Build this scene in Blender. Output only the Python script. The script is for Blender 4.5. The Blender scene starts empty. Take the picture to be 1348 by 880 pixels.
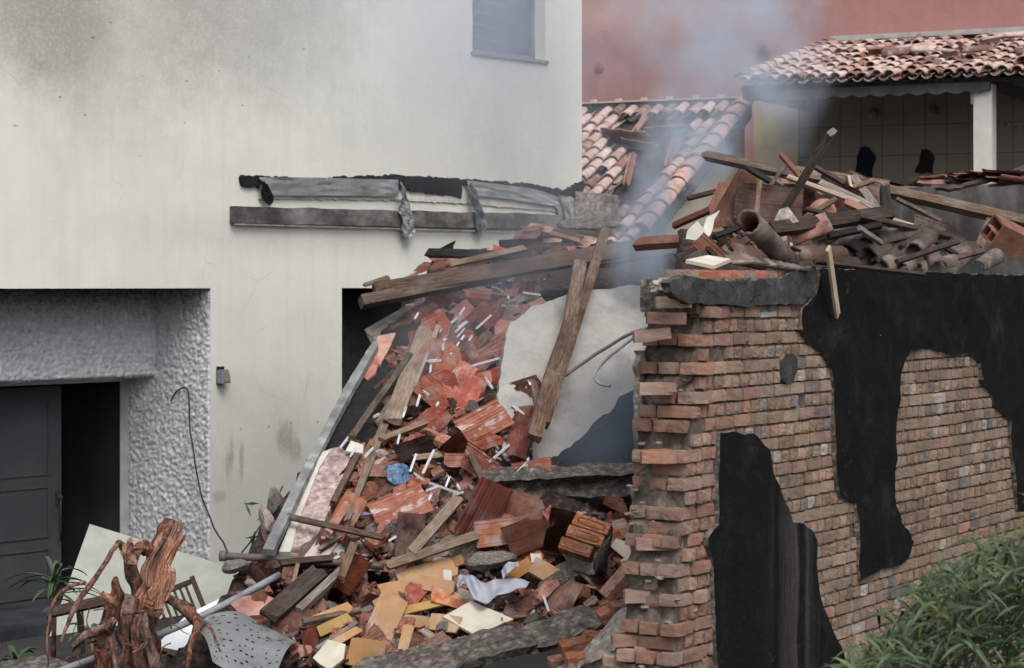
import bpy, bmesh, math, random
from mathutils import Vector, Matrix, noise
rnd = random.Random(11)
R = math.radians
sc = bpy.context.scene
# ---------------------------------------------------------------- camera
F = 3000.0; CX = 674.0; HY = 375.0; EYE = 3.15     # focal length in photo pixels, principal column, horizon row, eye height
cam_d = bpy.data.cameras.new('camera'); cam = bpy.data.objects.new('camera', cam_d)
sc.collection.objects.link(cam); sc.camera = cam
cam.location = (0, 0, EYE); cam.rotation_euler = (R(90), 0, 0)
cam_d.sensor_width = 36; cam_d.lens = 36*F/1348; cam_d.shift_y = -(440-HY)/1348
cam_d.dof.use_dof = True; cam_d.dof.focus_distance = 15.5; cam_d.dof.aperture_fstop = 5.0
cam_d.clip_start = 0.5; cam_d.clip_end = 500
# ---------------------------------------------------------------- world, sun, exposure
w = bpy.data.worlds.new('World'); sc.world = w; w.use_nodes = True
nt = w.node_tree; bg = nt.nodes['Background']
sky = nt.nodes.new('ShaderNodeTexSky'); sky.sky_type = 'NISHITA'; sky.sun_disc = False
SUN_EL, SUN_AZ = R(52), R(162)          # azimuth measured from +Y towards +X: light comes from behind the camera's right
sky.sun_elevation = SUN_EL; sky.sun_rotation = SUN_AZ
sky.air_density = 1.0; sky.dust_density = 4.0; sky.ozone_density = 1.0
hs = nt.nodes.new('ShaderNodeHueSaturation'); hs.inputs['Saturation'].default_value = 0.28   # overcast: nearly grey sky
nt.links.new(sky.outputs[0], hs.inputs['Color']); nt.links.new(hs.outputs[0], bg.inputs['Color'])
bg.inputs['Strength'].default_value = 0.105
sun_d = bpy.data.lights.new('sun', 'SUN'); sun_d.energy = 0.9; sun_d.angle = R(35); sun_d.color = (1, .97, .93)
sun = bpy.data.objects.new('sun', sun_d); sc.collection.objects.link(sun)
sdir = Vector((math.sin(SUN_AZ)*math.cos(SUN_EL), math.cos(SUN_AZ)*math.cos(SUN_EL), math.sin(SUN_EL)))
sun.rotation_euler = sdir.to_track_quat('Z', 'Y').to_euler()
sc.view_settings.view_transform = 'Standard'; sc.view_settings.look = 'None'
sc.view_settings.exposure = 0.85; sc.view_settings.gamma = 1; sc.view_settings.use_curve_mapping = False
sc.render.engine = 'CYCLES'
sc.cycles.max_bounces = 6; sc.cycles.diffuse_bounces = 3; sc.cycles.glossy_bounces = 2; sc.cycles.volume_bounces = 1
sc.cycles.transparent_max_bounces = 8; sc.cycles.volume_step_rate = 2.0; sc.cycles.volume_max_steps = 64

# ---------------------------------------------------------------- geometry helpers
def ray(px, py): return Vector(((px-CX)/F, 1.0, -(py-HY)/F))
def P(px, py, Y):
    v = ray(px, py)*Y; v.z += EYE; return v
def on_plane(px, py, p0, n):
    r = ray(px, py); e = Vector((0, 0, EYE)); return e + r*((p0-e).dot(n)/r.dot(n))
def fbm(p, o=4): return noise.fractal(p, 1.0, 2.0, o)
def link(o):
    sc.collection.objects.link(o); return o
def meta(o, label=None, cat=None, group=None, kind=None):
    if label: o['label'] = label
    if cat: o['category'] = cat
    if group: o['group'] = group
    if kind: o['kind'] = kind
    return o
def obj(name, me, m=None, parent=None, mw=None, label=None, cat=None, group=None, kind=None):
    if isinstance(me, bmesh.types.BMesh):
        bm = me; me = bpy.data.meshes.new(name); bm.to_mesh(me); bm.free()
    if m is not None and not me.materials:
        for q in (m if isinstance(m, (list, tuple)) else [m]): me.materials.append(q)
    o = link(bpy.data.objects.new(name, me))
    if parent is not None: o.parent = parent
    if mw is not None: o.matrix_world = mw if parent is None else mw   # parts get their matrix in the parent's frame
    if parent is not None and mw is not None: o.matrix_parent_inverse = Matrix.Identity(4); o.matrix_basis = mw
    return meta(o, label, cat, group, kind or ('thing' if cat else None))
def empty(name, loc, label, cat, group=None, rot=None):
    o = link(bpy.data.objects.new(name, None)); o.empty_display_size = .2
    if rot is not None: o.matrix_world = rot
    else: o.location = loc
    return meta(o, label, cat, group, 'thing')
def smooth(bm):
    for f in bm.faces: f.smooth = True
    return bm
def frame(o, x, up):
    x = x.normalized(); y = up.cross(x).normalized(); z = x.cross(y)
    m = Matrix((x, y, z)).transposed().to_4x4(); m.translation = o; return m
def box(bm, lo, hi, mi=0):
    x0, y0, z0 = lo; x1, y1, z1 = hi
    v = [bm.verts.new(c) for c in ((x0,y0,z0),(x1,y0,z0),(x1,y1,z0),(x0,y1,z0),(x0,y0,z1),(x1,y0,z1),(x1,y1,z1),(x0,y1,z1))]
    for f in ((0,3,2,1),(4,5,6,7),(0,1,5,4),(1,2,6,5),(2,3,7,6),(3,0,4,7)):
        fc = bm.faces.new([v[i] for i in f]); fc.material_index = mi
    return v
def span_normal(a, b, side=Vector((1, 0, 0))):
    n = side.cross(b-a).normalized(); return n if n.dot(Vector((0, -1, .3))) > 0 else -n
def tube(pts, rad, seg=8, bm=None, rough=0.0, seed=0, cap=True):
    own = bm is None
    if own: bm = bmesh.new()
    n = len(pts); rings = []; prev = None
    for i, p in enumerate(pts):
        p = Vector(p); a = Vector(pts[max(0, i-1)]); b = Vector(pts[min(n-1, i+1)])
        t = (b-a).normalized()
        if prev is None:
            up = Vector((0, 0, 1)) if abs(t.z) < .9 else Vector((1, 0, 0)); s = t.cross(up).normalized()
        else: s = (prev - t*prev.dot(t)).normalized()
        prev = s; u = t.cross(s); r = rad[i] if isinstance(rad, (list, tuple)) else rad
        ring = []
        for k in range(seg):
            an = 2*math.pi*k/seg; d = s*math.cos(an)+u*math.sin(an)
            if rough > .3: r = (rad[i] if isinstance(rad, (list, tuple)) else rad)*(1+.55*noise.noise(Vector((math.cos(an)*2.2+seed, math.sin(an)*2.2, i*.07)))-.25*abs(noise.noise(Vector((math.cos(an)*5, math.sin(an)*5+seed, i*.05)))))
            rr = r*(1+rough*noise.noise(Vector((p.x*9+seed, p.y*9, p.z*9))+d*1.5)) if rough else r
            ring.append(bm.verts.new(p+d*rr))
        rings.append(ring)
    for i in range(n-1):
        for k in range(seg):
            bm.faces.new((rings[i][k], rings[i][(k+1)%seg], rings[i+1][(k+1)%seg], rings[i+1][k])).smooth = True
    if cap:
        bm.faces.new(rings[0][::-1]); bm.faces.new(rings[-1])
    return bm
def refine(pts, k=6, jit=0.0, seed=0):
    """Catmull-Rom through the points, with a little wander."""
    pts = [Vector(p) for p in pts]; out = []
    for i in range(len(pts)-1):
        p0 = pts[max(0, i-1)]; p1 = pts[i]; p2 = pts[i+1]; p3 = pts[min(len(pts)-1, i+2)]
        for j in range(k):
            t = j/k
            q = .5*((2*p1)+(p2-p0)*t+(2*p0-5*p1+4*p2-p3)*t*t+(3*p1-p0-3*p2+p3)*t**3)
            if jit and (i or j): q = q + jit*noise.noise_vector(q*7+Vector((seed, 0, 0)))
            out.append(q)
    out.append(pts[-1]); return out
def poly_px(poly, p0, n, th, m, name, jag=0.0, sub=0.05, seed=0, bumpy=0.0, **kw):
    """flat slab whose outline is traced in a real plane through p0 with normal n; gets real thickness th behind that plane"""
    n = n.normalized(); pts = [on_plane(x, y, p0, n) for x, y in poly]
    c = sum(pts, Vector())/len(pts)
    xa = (pts[1]-pts[0]).normalized(); M = frame(c, xa, n); Mi = M.inverted()
    loc = [(Mi@p) for p in pts]
    out = []
    for i, a in enumerate(loc):
        b = loc[(i+1) % len(loc)]; L = (b-a).length; k = max(1, int(L/sub)) if sub else 1
        for j in range(k):
            q = a.lerp(b, j/k)
            if jag and (j or True):
                q = q + jag*Vector((noise.noise(q*14+Vector((seed, 0, 0))), noise.noise(q*14+Vector((0, seed, 5))), 0))
            out.append(q)
    bm = bmesh.new(); top = [bm.verts.new((q.x, q.y, 0)) for q in out]
    f = bm.faces.new(top)
    if f.normal.z < 0: f.normal_flip()
    r = bmesh.ops.extrude_face_region(bm, geom=[f])
    for v in r['geom']:
        if isinstance(v, bmesh.types.BMVert): v.co.z -= th
    bmesh.ops.triangulate(bm, faces=[g for g in bm.faces if len(g.verts) > 4])
    if bumpy:
        for _ in range(3):
            es = [e for e in bm.edges if e.calc_length() > .09]
            if es: bmesh.ops.subdivide_edges(bm, edges=es, cuts=1); bmesh.ops.triangulate(bm, faces=[g for g in bm.faces if len(g.verts) > 4])
        for v in bm.verts: v.co.z += bumpy*noise.noise(v.co*5+Vector((seed, 3, 1)))
    bmesh.ops.recalc_face_normals(bm, faces=bm.faces)
    return obj(name, bm, m, mw=M, **kw)

# ---------------------------------------------------------------- materials
class NT:
    def __init__(s, name):
        s.m = bpy.data.materials.new(name); s.m.use_nodes = True; s.t = s.m.node_tree
        s.b = s.t.nodes['Principled BSDF']; s.tc = s.t.nodes.new('ShaderNodeTexCoord'); s.vec = s.tc.outputs['Object']
    def n(s, typ, **kw):
        x = s.t.nodes.new('ShaderNode'+typ)
        for k, v in kw.items():
            if k in x.inputs: s.put(x.inputs[k], v)
            else: setattr(x, k, v)
        return x
    def put(s, inp, v):
        if isinstance(v, bpy.types.NodeSocket): s.t.links.new(v, inp)
        elif isinstance(v, (tuple, list)) and len(v) == 3 and inp.type == 'RGBA': inp.default_value = (*v, 1)
        else: inp.default_value = v
    def mapping(s, vec=None, scale=(1,1,1), loc=None, rot=None):
        x = s.n('Mapping'); s.put(x.inputs['Vector'], vec or s.vec); x.inputs['Scale'].default_value = scale
        if loc is not None: s.put(x.inputs['Location'], loc)
        if rot is not None: x.inputs['Rotation'].default_value = rot
        return x.outputs[0]
    def noise(s, scale, vec=None, detail=5, rough=.6, dist=0):
        x = s.n('TexNoise', Scale=scale, Detail=detail, Roughness=rough, Distortion=dist); s.put(x.inputs['Vector'], vec or s.vec); return x.outputs['Fac']
    def ramp(s, fac, stops):
        x = s.n('ValToRGB'); s.put(x.inputs[0], fac); e = x.color_ramp.elements
        while len(e) < len(stops): e.new(.5)
        for q, (p, c) in zip(e, stops):
            q.position = p; q.color = (c, c, c, 1) if isinstance(c, (int, float)) else (*c, 1)
        return x.outputs[0]
    def math(s, op, a, b=0, c=None, clamp=False):
        x = s.n('Math', operation=op); x.use_clamp = clamp; s.put(x.inputs[0], a); s.put(x.inputs[1], b)
        if c is not None: s.put(x.inputs[2], c)
        return x.outputs[0]
    def mix(s, fac, a, b, mode='MIX'):
        x = s.n('MixRGB', blend_type=mode); s.put(x.inputs[0], fac); s.put(x.inputs[1], a); s.put(x.inputs[2], b); return x.outputs[0]
    def ell(s, cx, cz, rx, rz, soft=.5, nz=None, amt=.4):
        """soft ellipse mask in the object's X/Z plane with a noisy edge"""
        sp = s.n('SeparateXYZ'); s.put(sp.inputs[0], s.vec)
        dx = s.math('DIVIDE', s.math('SUBTRACT', sp.outputs[0], cx), rx); dz = s.math('DIVIDE', s.math('SUBTRACT', sp.outputs[2], cz), rz)
        d = s.math('SQRT', s.math('ADD', s.math('MULTIPLY', dx, dx), s.math('MULTIPLY', dz, dz)))
        if nz is not None: d = s.math('ADD', d, s.math('MULTIPLY', s.math('SUBTRACT', nz, .5), amt*2))
        mr = s.n('MapRange'); s.put(mr.inputs[0], d); mr.inputs[1].default_value = 1+soft; mr.inputs[2].default_value = 1-soft; mr.interpolation_type = 'SMOOTHSTEP'
        return mr.outputs[0]
    def bump(s, h, strength=.4, dist=.01, prev=None):
        x = s.n('Bump', Strength=strength, Distance=dist); s.put(x.inputs['Height'], h)
        if prev is not None: s.put(x.inputs['Normal'], prev)
        return x.outputs[0]
    def done(s, col, rough=.85, nrm=None, spec=.3, metal=0):
        s.put(s.b.inputs['Base Color'], col); s.put(s.b.inputs['Roughness'], rough); s.b.inputs['Specular IOR Level'].default_value = spec
        s.b.inputs['Metallic'].default_value = metal
        if nrm is not None: s.put(s.b.inputs['Normal'], nrm)
        return s.m
def shifted(s):
    """object coordinates moved by the object's random number, so copies that share a mesh do not share a pattern"""
    oi = s.n('ObjectInfo'); r = s.math('MULTIPLY', oi.outputs['Random'], 37.0)
    cmb = s.n('CombineXYZ'); s.put(cmb.inputs[0], r); s.put(cmb.inputs[1], r); s.put(cmb.inputs[2], r)
    return s.mapping(loc=cmb.outputs[0]), oi.outputs['Random']
def M_std(name, stops, scale=6, rough=.88, bump=.4, bscale=40, bdist=.006, stretch=(1,1,1), var=.25, dust=None, dustamt=.35, spot=None, spec=.25, metal=0, hue=0):
    s = NT(name); v, rr = shifted(s)
    vs = s.mapping(v, scale=stretch)
    c = s.ramp(s.noise(scale, vs), stops)
    if dust:
        dm = s.ramp(s.noise(5.0, v, 6, .7), [(.5-.12*0, 0), (.72, 1)])
        dm = s.math('MULTIPLY', dm, dustamt*2, clamp=True); c = s.mix(dm, c, dust)
    if spot: # dark soot spots
        sm = s.ramp(s.noise(3.0, v, 5, .65), [(.5, 0), (.68, 1)]); c = s.mix(s.math('MULTIPLY', sm, spot[1]), c, spot[0])
    h = s.n('HueSaturation'); s.put(h.inputs['Color'], c)
    s.put(h.inputs['Value'], s.math('ADD', s.math('MULTIPLY', rr, 2*var), 1-var))
    if hue: s.put(h.inputs['Hue'], s.math('ADD', s.math('MULTIPLY', s.math('FRACT', s.math('MULTIPLY', rr, 7.3)), 2*hue), .5-hue))
    s.put(h.inputs['Saturation'], s.math('ADD', s.math('MULTIPLY', s.math('FRACT', s.math('MULTIPLY', rr, 13.7)), .3), .85))
    nb = s.bump(s.noise(bscale, vs, 6, .65), bump, bdist)
    return s.done(h.outputs[0], rough, nb, spec, metal)
WOOD = dict(scale=9, stretch=(1, 9, 9), bscale=16, bump=.55, bdist=.006)
m_wood_brown = M_std('weathered_brown_wood', [(.3, (.055,.034,.024)), (.5, (.115,.075,.053)), (.7, (.19,.135,.098))], dust=(.24,.21,.19), dustamt=.25, spot=((.02,.016,.014), .7), **WOOD)
m_wood_tan = M_std('dusty_tan_wood', [(.3, (.12,.082,.055)), (.5, (.21,.15,.105)), (.7, (.31,.235,.17))], dust=(.35,.31,.27), dustamt=.2, spot=((.05,.035,.025), .5), **WOOD)
m_wood_grey = M_std('grey_weathered_wood', [(.3, (.10,.085,.072)), (.5, (.185,.16,.14)), (.7, (.28,.25,.22))], spot=((.03,.028,.026), .5), **WOOD)
m_wood_pale = M_std('pale_split_wood', [(.3, (.26,.20,.15)), (.7, (.46,.38,.30))], **WOOD)
m_wood_dark = M_std('dark_stained_wood', [(.3, (.02,.014,.011)), (.55, (.05,.034,.026)), (.75, (.095,.066,.052))], dust=(.12,.10,.09), dustamt=.2, **WOOD)
m_char = M_std('charred_wood', [(.3, (.008,.008,.009)), (.6, (.022,.021,.022)), (.8, (.06,.055,.052))], scale=12, stretch=(1,5,5), bscale=18, bump=.8, bdist=.01)
m_wood_red = M_std('reddish_brown_wood', [(.3, (.09,.035,.024)), (.6, (.17,.075,.05)), (.8, (.24,.12,.085))], dust=(.26,.2,.18), dustamt=.2, **WOOD)
m_board = M_std('tan_fibreboard', [(.25, (.27,.145,.065)), (.6, (.40,.225,.105)), (.8, (.47,.30,.165))], scale=6, bscale=60, bump=.12, var=.18, spot=((.09,.055,.035), .55), dust=(.42,.36,.30), dustamt=.35)
m_board_y = M_std('yellowish_fibreboard', [(.25, (.30,.19,.075)), (.8, (.43,.30,.14))], scale=5, bscale=60, bump=.12, var=.12, spot=((.14,.09,.04), .35))
m_tile = M_std('clay_tile', [(.28, (.29,.09,.058)), (.5, (.44,.15,.098)), (.72, (.50,.22,.155))], scale=12, bscale=60, bump=.35, var=.22, dust=(.50,.42,.38), dustamt=.48, spot=((.09,.05,.045), .45), hue=.012)
m_tile_dull = M_std('sooty_clay_tile', [(.28, (.11,.06,.05)), (.5, (.24,.12,.095)), (.72, (.38,.22,.18))], scale=5, bscale=55, bump=.4, var=.38, dust=(.28,.24,.22), dustamt=.4, spot=((.03,.024,.022), .9), hue=.012)
m_tile_old = M_std('dirty_barrel_tile', [(.28, (.045,.034,.030)), (.5, (.10,.075,.063)), (.72, (.19,.145,.12))], scale=5, bscale=50, bump=.4, var=.35, dust=(.28,.25,.23), dustamt=.3, spot=((.03,.026,.024), .8))
m_tile_salmon = M_std('salmon_clay', [(.28, (.27,.12,.09)), (.7, (.45,.24,.18))], scale=5, bscale=50, bump=.4, var=.2, dust=(.4,.36,.33), dustamt=.3, spot=((.06,.045,.04), .5))
m_brick_loose = M_std('loose_brick_clay', [(.28, (.16,.06,.035)), (.55, (.31,.125,.07)), (.8, (.40,.20,.13))], scale=7, bscale=45, bump=.6, bdist=.01, var=.3, dust=(.34,.28,.24), dustamt=.5, spot=((.04,.03,.027), .6))
m_conc = M_std('broken_concrete', [(.25, (.10,.088,.078)), (.5, (.24,.215,.19)), (.75, (.46,.42,.38))], scale=22, bscale=35, bump=.9, bdist=.015, var=.3, spot=((.05,.045,.04), .6))
m_conc_dark = M_std('sooty_concrete', [(.25, (.025,.023,.021)), (.5, (.095,.082,.072)), (.75, (.28,.25,.22))], scale=20, bscale=40, bump=1, bdist=.02, var=.2)
m_mortar_pink = M_std('pinkish_mortar', [(.25, (.12,.08,.075)), (.5, (.34,.26,.245)), (.75, (.56,.47,.44))], scale=20, bscale=40, bump=.7, bdist=.012, var=.12, spot=((.09,.07,.065), .55))
m_plaster_pale = M_std('pale_plaster', [(.25, (.42,.40,.35)), (.6, (.56,.54,.49)), (.8, (.64,.62,.57))], scale=5, bscale=30, bump=.3, var=.08, spot=((.2,.18,.16), .4))
m_plaster_pink = M_std('pale_pink_plaster', [(.25, (.46,.37,.35)), (.8, (.60,.51,.49))], scale=5, bscale=30, bump=.2, var=.1, spot=((.2,.17,.16), .4))
m_white = M_std('white_plastic', [(.3, (.58,.57,.62)), (.7, (.74,.73,.78))], scale=8, bump=.1, var=.1, rough=.6)
m_steel = M_std('grey_steel_pipe', [(.3, (.13,.14,.16)), (.6, (.22,.24,.27)), (.8, (.30,.32,.35))], scale=7, bump=.15, rough=.5, spec=.5, spot=((.11,.06,.04), .5), var=.1)
m_steel_brown = M_std('rust_brown_pipe', [(.3, (.06,.048,.045)), (.6, (.12,.10,.095)), (.8, (.19,.165,.16))], scale=7, bump=.3, rough=.55, spec=.45, spot=((.08,.04,.03), .5), var=.1)
m_foil = M_std('crumpled_flashing_metal', [(.3, (.38,.39,.40)), (.6, (.60,.61,.62)), (.8, (.75,.76,.77))], scale=6, bump=.5, bscale=14, bdist=.01, rough=.42, spec=.6, metal=.35, var=.1, spot=((.06,.06,.065), .6))
m_bark = M_std('torn_root_bark', [(.3, (.022,.012,.010)), (.45, (.08,.040,.030)), (.58, (.22,.10,.07)), (.75, (.40,.24,.19))], scale=16, stretch=(2.2,2.2,1), bscale=26, bump=1, bdist=.02, var=.12, dust=(.34,.27,.23), dustamt=.35)
m_fibre = M_std('fresh_splintered_wood', [(.3, (.30,.12,.08)), (.45, (.66,.36,.25)), (.62, (.80,.56,.42))], scale=26, stretch=(3.2,3.2,.5), bscale=24, bump=1, bdist=.02, var=.1)
m_black = M_std('black_metal', [(.3, (.012,.013,.015)), (.7, (.035,.037,.042))], rough=.5, bump=.1)
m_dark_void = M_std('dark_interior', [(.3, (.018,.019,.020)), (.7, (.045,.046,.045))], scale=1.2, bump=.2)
m_leafd = M_std('dark_green_leaf', [(.3, (.022,.045,.020)), (.7, (.055,.095,.040))], scale=3, var=.4, rough=.5, bump=.05, spec=.5)
m_soil = M_std('rubble_soil_with_gap_shade', [(.3, (.008,.006,.006)), (.48, (.026,.018,.016)), (.62, (.075,.045,.038)), (.8, (.2,.15,.13))], scale=14, bscale=22, bump=1, bdist=.03, var=0)  # soil colour darkened so the gaps between pieces carry painted shade
# ================================================================ SETTING
s = NT('ground_concrete'); gc = s.ramp(s.noise(1.3, detail=8), [(.3, (.03,.03,.03)), (.55, (.045,.042,.04)), (.8, (.09,.085,.08))])
m_ground = s.done(gc, .9, s.bump(s.noise(30, detail=6), .6, .01))
bm = bmesh.new(); bmesh.ops.create_grid(bm, x_segments=2, y_segments=2, size=150)
obj('ground', bm, m_ground, mw=Matrix.Translation((0, 40, 0)), kind='structure', label='dark soot-stained concrete yard ground')

# ---------------------------------------------------------------- cream facade (local: x along, y into the wall, z up)
F0 = Vector((-4.49, 20, 0)); FD = Vector((.63, .777, 0)).normalized(); FN = Vector((FD.y, -FD.x, 0))
FM = Matrix((FD, -FN, Vector((0, 0, 1)))).transposed().to_4x4(); FM.translation = F0; FMi = FM.inverted()
def Fw(px, py, off=0): return on_plane(px, py, F0+FN*off, FN)
def Fl(px, py, off=0): return FMi @ Fw(px, py, off)
def tF(px, off=0): return Fl(px, 375, off).x
T0, T_END = -6.0, tF(766)
tp = tF(277); tw0, tw1 = tF(450), tF(566); tz0, tz1 = tF(622), tF(718)
ZP = 3.115
zwb = Fl(670, 74).z
def grid_wall(bm, xs, zs, holes, th):
    """front and back skins with real holes and reveals; holes = list of (x0,x1,z0,z1)"""
    V = {}
    def v(x, y, z):
        k = (round(x, 4), round(y, 4), round(z, 4))
        if k not in V: V[k] = bm.verts.new((x, y, z))
        return V[k]
    def solid(i, j):
        if i < 0 or j < 0 or i >= len(xs)-1 or j >= len(zs)-1: return False
        cx, cz = (xs[i]+xs[i+1])/2, (zs[j]+zs[j+1])/2
        return not any(a < cx < b and c < cz < d for a, b, c, d in holes)
    for i in range(len(xs)-1):
        for j in range(len(zs)-1):
            if not solid(i, j): continue
            a, b, c, d = xs[i], xs[i+1], zs[j], zs[j+1]
            bm.faces.new((v(a,0,c), v(b,0,c), v(b,0,d), v(a,0,d))); bm.faces.new((v(a,th,d), v(b,th,d), v(b,th,c), v(a,th,c)))
            if not solid(i-1, j): bm.faces.new((v(a,0,c), v(a,0,d), v(a,th,d), v(a,th,c)))
            if not solid(i+1, j): bm.faces.new((v(b,0,d), v(b,0,c), v(b,th,c), v(b,th,d)))
            if not solid(i, j-1): bm.faces.new((v(a,0,c), v(a,th,c), v(b,th,c), v(b,0,c)))
            if not solid(i, j+1): bm.faces.new((v(a,0,d), v(b,0,d), v(b,th,d), v(a,th,d)))
s = NT('cream_plaster')
n1 = s.noise(1.1, detail=6); n2 = s.noise(4, detail=7, rough=.7)
strk = s.noise(3, s.mapping(scale=(3.2, 1, .12)), 6, .65); speck = s.noise(28, detail=6, rough=.8)
col = s.ramp(n1, [(.3, (.59,.595,.54)), (.7, (.68,.683,.62))])
col = s.mix(s.math('MULTIPLY', s.ramp(strk, [(.48, 0), (.75, 1)]), .20), col, (.44,.44,.41))
def stain(col, mask, c, k, grit=True):
    g = s.ramp(speck, [(.34, .45), (.50, 1)]) if grit else 1.0
    f = s.math('MULTIPLY', mask, s.math('MULTIPLY', g, k) if grit else k); return s.mix(f, col, c)
def FL(px, py):
    q = Fl(px, py); return q.x, q.z
SX = 3000/22.0
x, z = FL(150, -40); col = stain(col, s.ell(x, z, 1.35, 1.45, .45, n2, .5), (.27,.26,.235), .42)
x, z = FL(60, 20); col = stain(col, s.ell(x, z, .75, .6, .5, n2, .5), (.16,.14,.12), .5)
x, z = FL(340, -10); col = stain(col, s.ell(x, z, 1.3, 1.0, .6, n2, .5), (.25,.24,.225), .55)
x, z = FL(120, 95); col = stain(col, s.ell(x, z, .28, .55, .6, n2, .5), (.38,.36,.28), .25, False)
x, z = FL(690, 170); col = stain(col, s.ell(x, z, .95, 1.5, .6, n2, .5), (.26,.25,.24), .45)
x, z = FL(560, 190); col = stain(col, s.ell(x, z, 1.3, .7, .7, n2, .6), (.34,.335,.32), .3)
x, z = FL(520, 310); col = stain(col, s.ell(x, z, 3.0, .22, .8, n2, .6), (.30,.29,.27), .35)
x, z = FL(350, 640); col = stain(col, s.ell(x, z, .9, .9, .6, n2, .6), (.30,.31,.28), .3)
for (px, py, rx, rz, k) in ((305,600,.035,.16,.5), (318,605,.03,.17,.5), (375,575,.10,.16,.55), (388,590,.10,.12,.45), (288,655,.08,.05,.4), (300,612,.03,.14,.4)):
    x, z = FL(px, py); col = stain(col, s.ell(x, z, rx, rz, .5, n2, 1.0), (.19,.19,.17), k)
for i_, (px, py) in enumerate(((317,565),(354,562),(383,557),(418,556),(122,50),(328,76),(288,93),(246,107),(319,139),(20,166),(243,162),(79,128),(436,640),(146,30),(400,65),(112,152),(184,206))):
    x, z = FL(px, py); col = s.mix(s.math('MULTIPLY', s.ell(x, z, .016 if i_ < 4 else .012+.02*((i_*37) % 5)/5, .012 if i_ < 4 else .008, .8, n2, 1.6), .6), col, (.07,.065,.06))
# hairline cracks, only in a few zones
vo = s.n('TexVoronoi', feature='DISTANCE_TO_EDGE', Scale=1.15); s.put(vo.inputs['Vector'], s.mix(.45, s.vec, s.n('TexNoise', Scale=3.0, Detail=8.0).outputs['Color'], 'ADD'))
crk = s.math('LESS_THAN', vo.outputs[0], .0035); crk = s.math('MULTIPLY', crk, s.ramp(s.noise(1.7), [(.52, 0), (.62, 1)]))
col = s.mix(s.math('MULTIPLY', crk, .2), col, (.16,.155,.14))
ptch = s.ramp(s.noise(2.3, s.mapping(loc=(5,2,9)), 3), [(.6, 0), (.625, 1)]); col = s.mix(s.math('MULTIPLY', ptch, .10), col, (.68,.68,.63))
nb = s.bump(s.noise(3.5, s.mapping(scale=(1,1,.5)), 8, .75), .18, .02); nb = s.bump(s.noise(12, detail=7, rough=.7), .35, .012, nb); nb = s.bump(s.noise(90, detail=3), .15, .003, nb)
m_cream = s.done(col, .88, nb, .2)

house = empty('cream_house', (0, 0, 0), 'cream plastered house front with soot-stained wall, deep dark doorway and small upper window', 'house', rot=FM)
bm = bmesh.new(); TH = .28
xs = sorted([T0, 0, tp, tw0, tw1, tz0, tz1, T_END]); zs = sorted([-.05, ZP, zwb, 9.0])
zh = [(-4.2, tp, -1, ZP), (tw0, tw1, -1, ZP+.0), (tz0, tz1, zwb, 7.2)]
xs = sorted(set(xs+[-4.2])); zs = sorted(set(zs+[7.2]))
grid_wall(bm, xs, zs, zh, TH)
obj('wall', bm, m_cream, house)
# side return of the house at its right end and rear walls/roof so that it is a body, not a screen
bm = bmesh.new(); box(bm, (T_END-TH, TH+.002, -.05), (T_END, 7.0, 9.0)); box(bm, (T0, 6.8, -.05), (T_END-TH-.002, 7.0, 9.0)); box(bm, (T0, TH+.002, -.05), (T0+TH, 6.798, 9.0))
obj('side_wall', bm, m_cream, house)
bm = bmesh.new(); box(bm, (T0-.2, -.2, 9.002), (T_END+.2, 7.2, 9.2)); obj('roof_slab', bm, m_conc, house)
bm = bmesh.new(); box(bm, (T0+TH+.01, 5.0, 0), (T_END-TH-.01, 5.1, 8.9)); box(bm, (tp+.03, TH+.01, .01), (tp+.13, 4.99, 3.4)); box(bm, (T0+TH+.01, TH+.01, 3.45), (T_END-TH-.01, 4.99, 3.55))
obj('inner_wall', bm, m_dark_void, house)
bm = bmesh.new(); box(bm, (tw0-.4, 1.3, .01), (tw1+2.5, 1.4, 3.4)); obj('passage_wall', bm, M_std('dim_passage_wall', [(.3,(.16,.17,.16)),(.7,(.26,.27,.25))], var=0, scale=2, spot=((.06,.06,.06),.6)), house)
# dark blue sooty window
s = NT('sooty_window_glass'); m_glass = s.done(s.ramp(s.noise(3, detail=6), [(.3, (.025,.035,.05)), (.7, (.10,.13,.17))]), .25, None, .5)
bm = bmesh.new(); box(bm, (tz0+.01, .20, zwb+.01), (tz1-.01, .215, 7.19)); wn = obj('window', bm, m_glass, house, label='small upper window with grey-blue sooty glass')
bm = bmesh.new()
for a, b, c, d in ((tz0+.005, tz0+.05, zwb+.005, 7.195), (tz1-.05, tz1-.005, zwb+.005, 7.195), (tz0+.052, tz1-.052, zwb+.005, zwb+.05)): box(bm, (a, .15, c), (b, .198, d))
m_framew = M_std('grey_window_frame', [(.3, (.10,.11,.12)), (.7, (.2,.21,.22))], var=0, bump=.1)
obj('window_frame', bm, m_framew, wn)
bm = bmesh.new()
for z in (.13, .27, .41, .55, .72, .9): tube([(tz0+.05, .12, zwb+z+.07), (tz1-.28, .12, zwb+z)], .006, 5, bm)
obj('window_bar', bm, m_framew, wn)
bm = bmesh.new(); box(bm, (tz0-.03, -.03, zwb-.035), (tz1+.03, .0-.003, zwb-.002)); obj('window_sill', bm, m_conc, wn)

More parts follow.
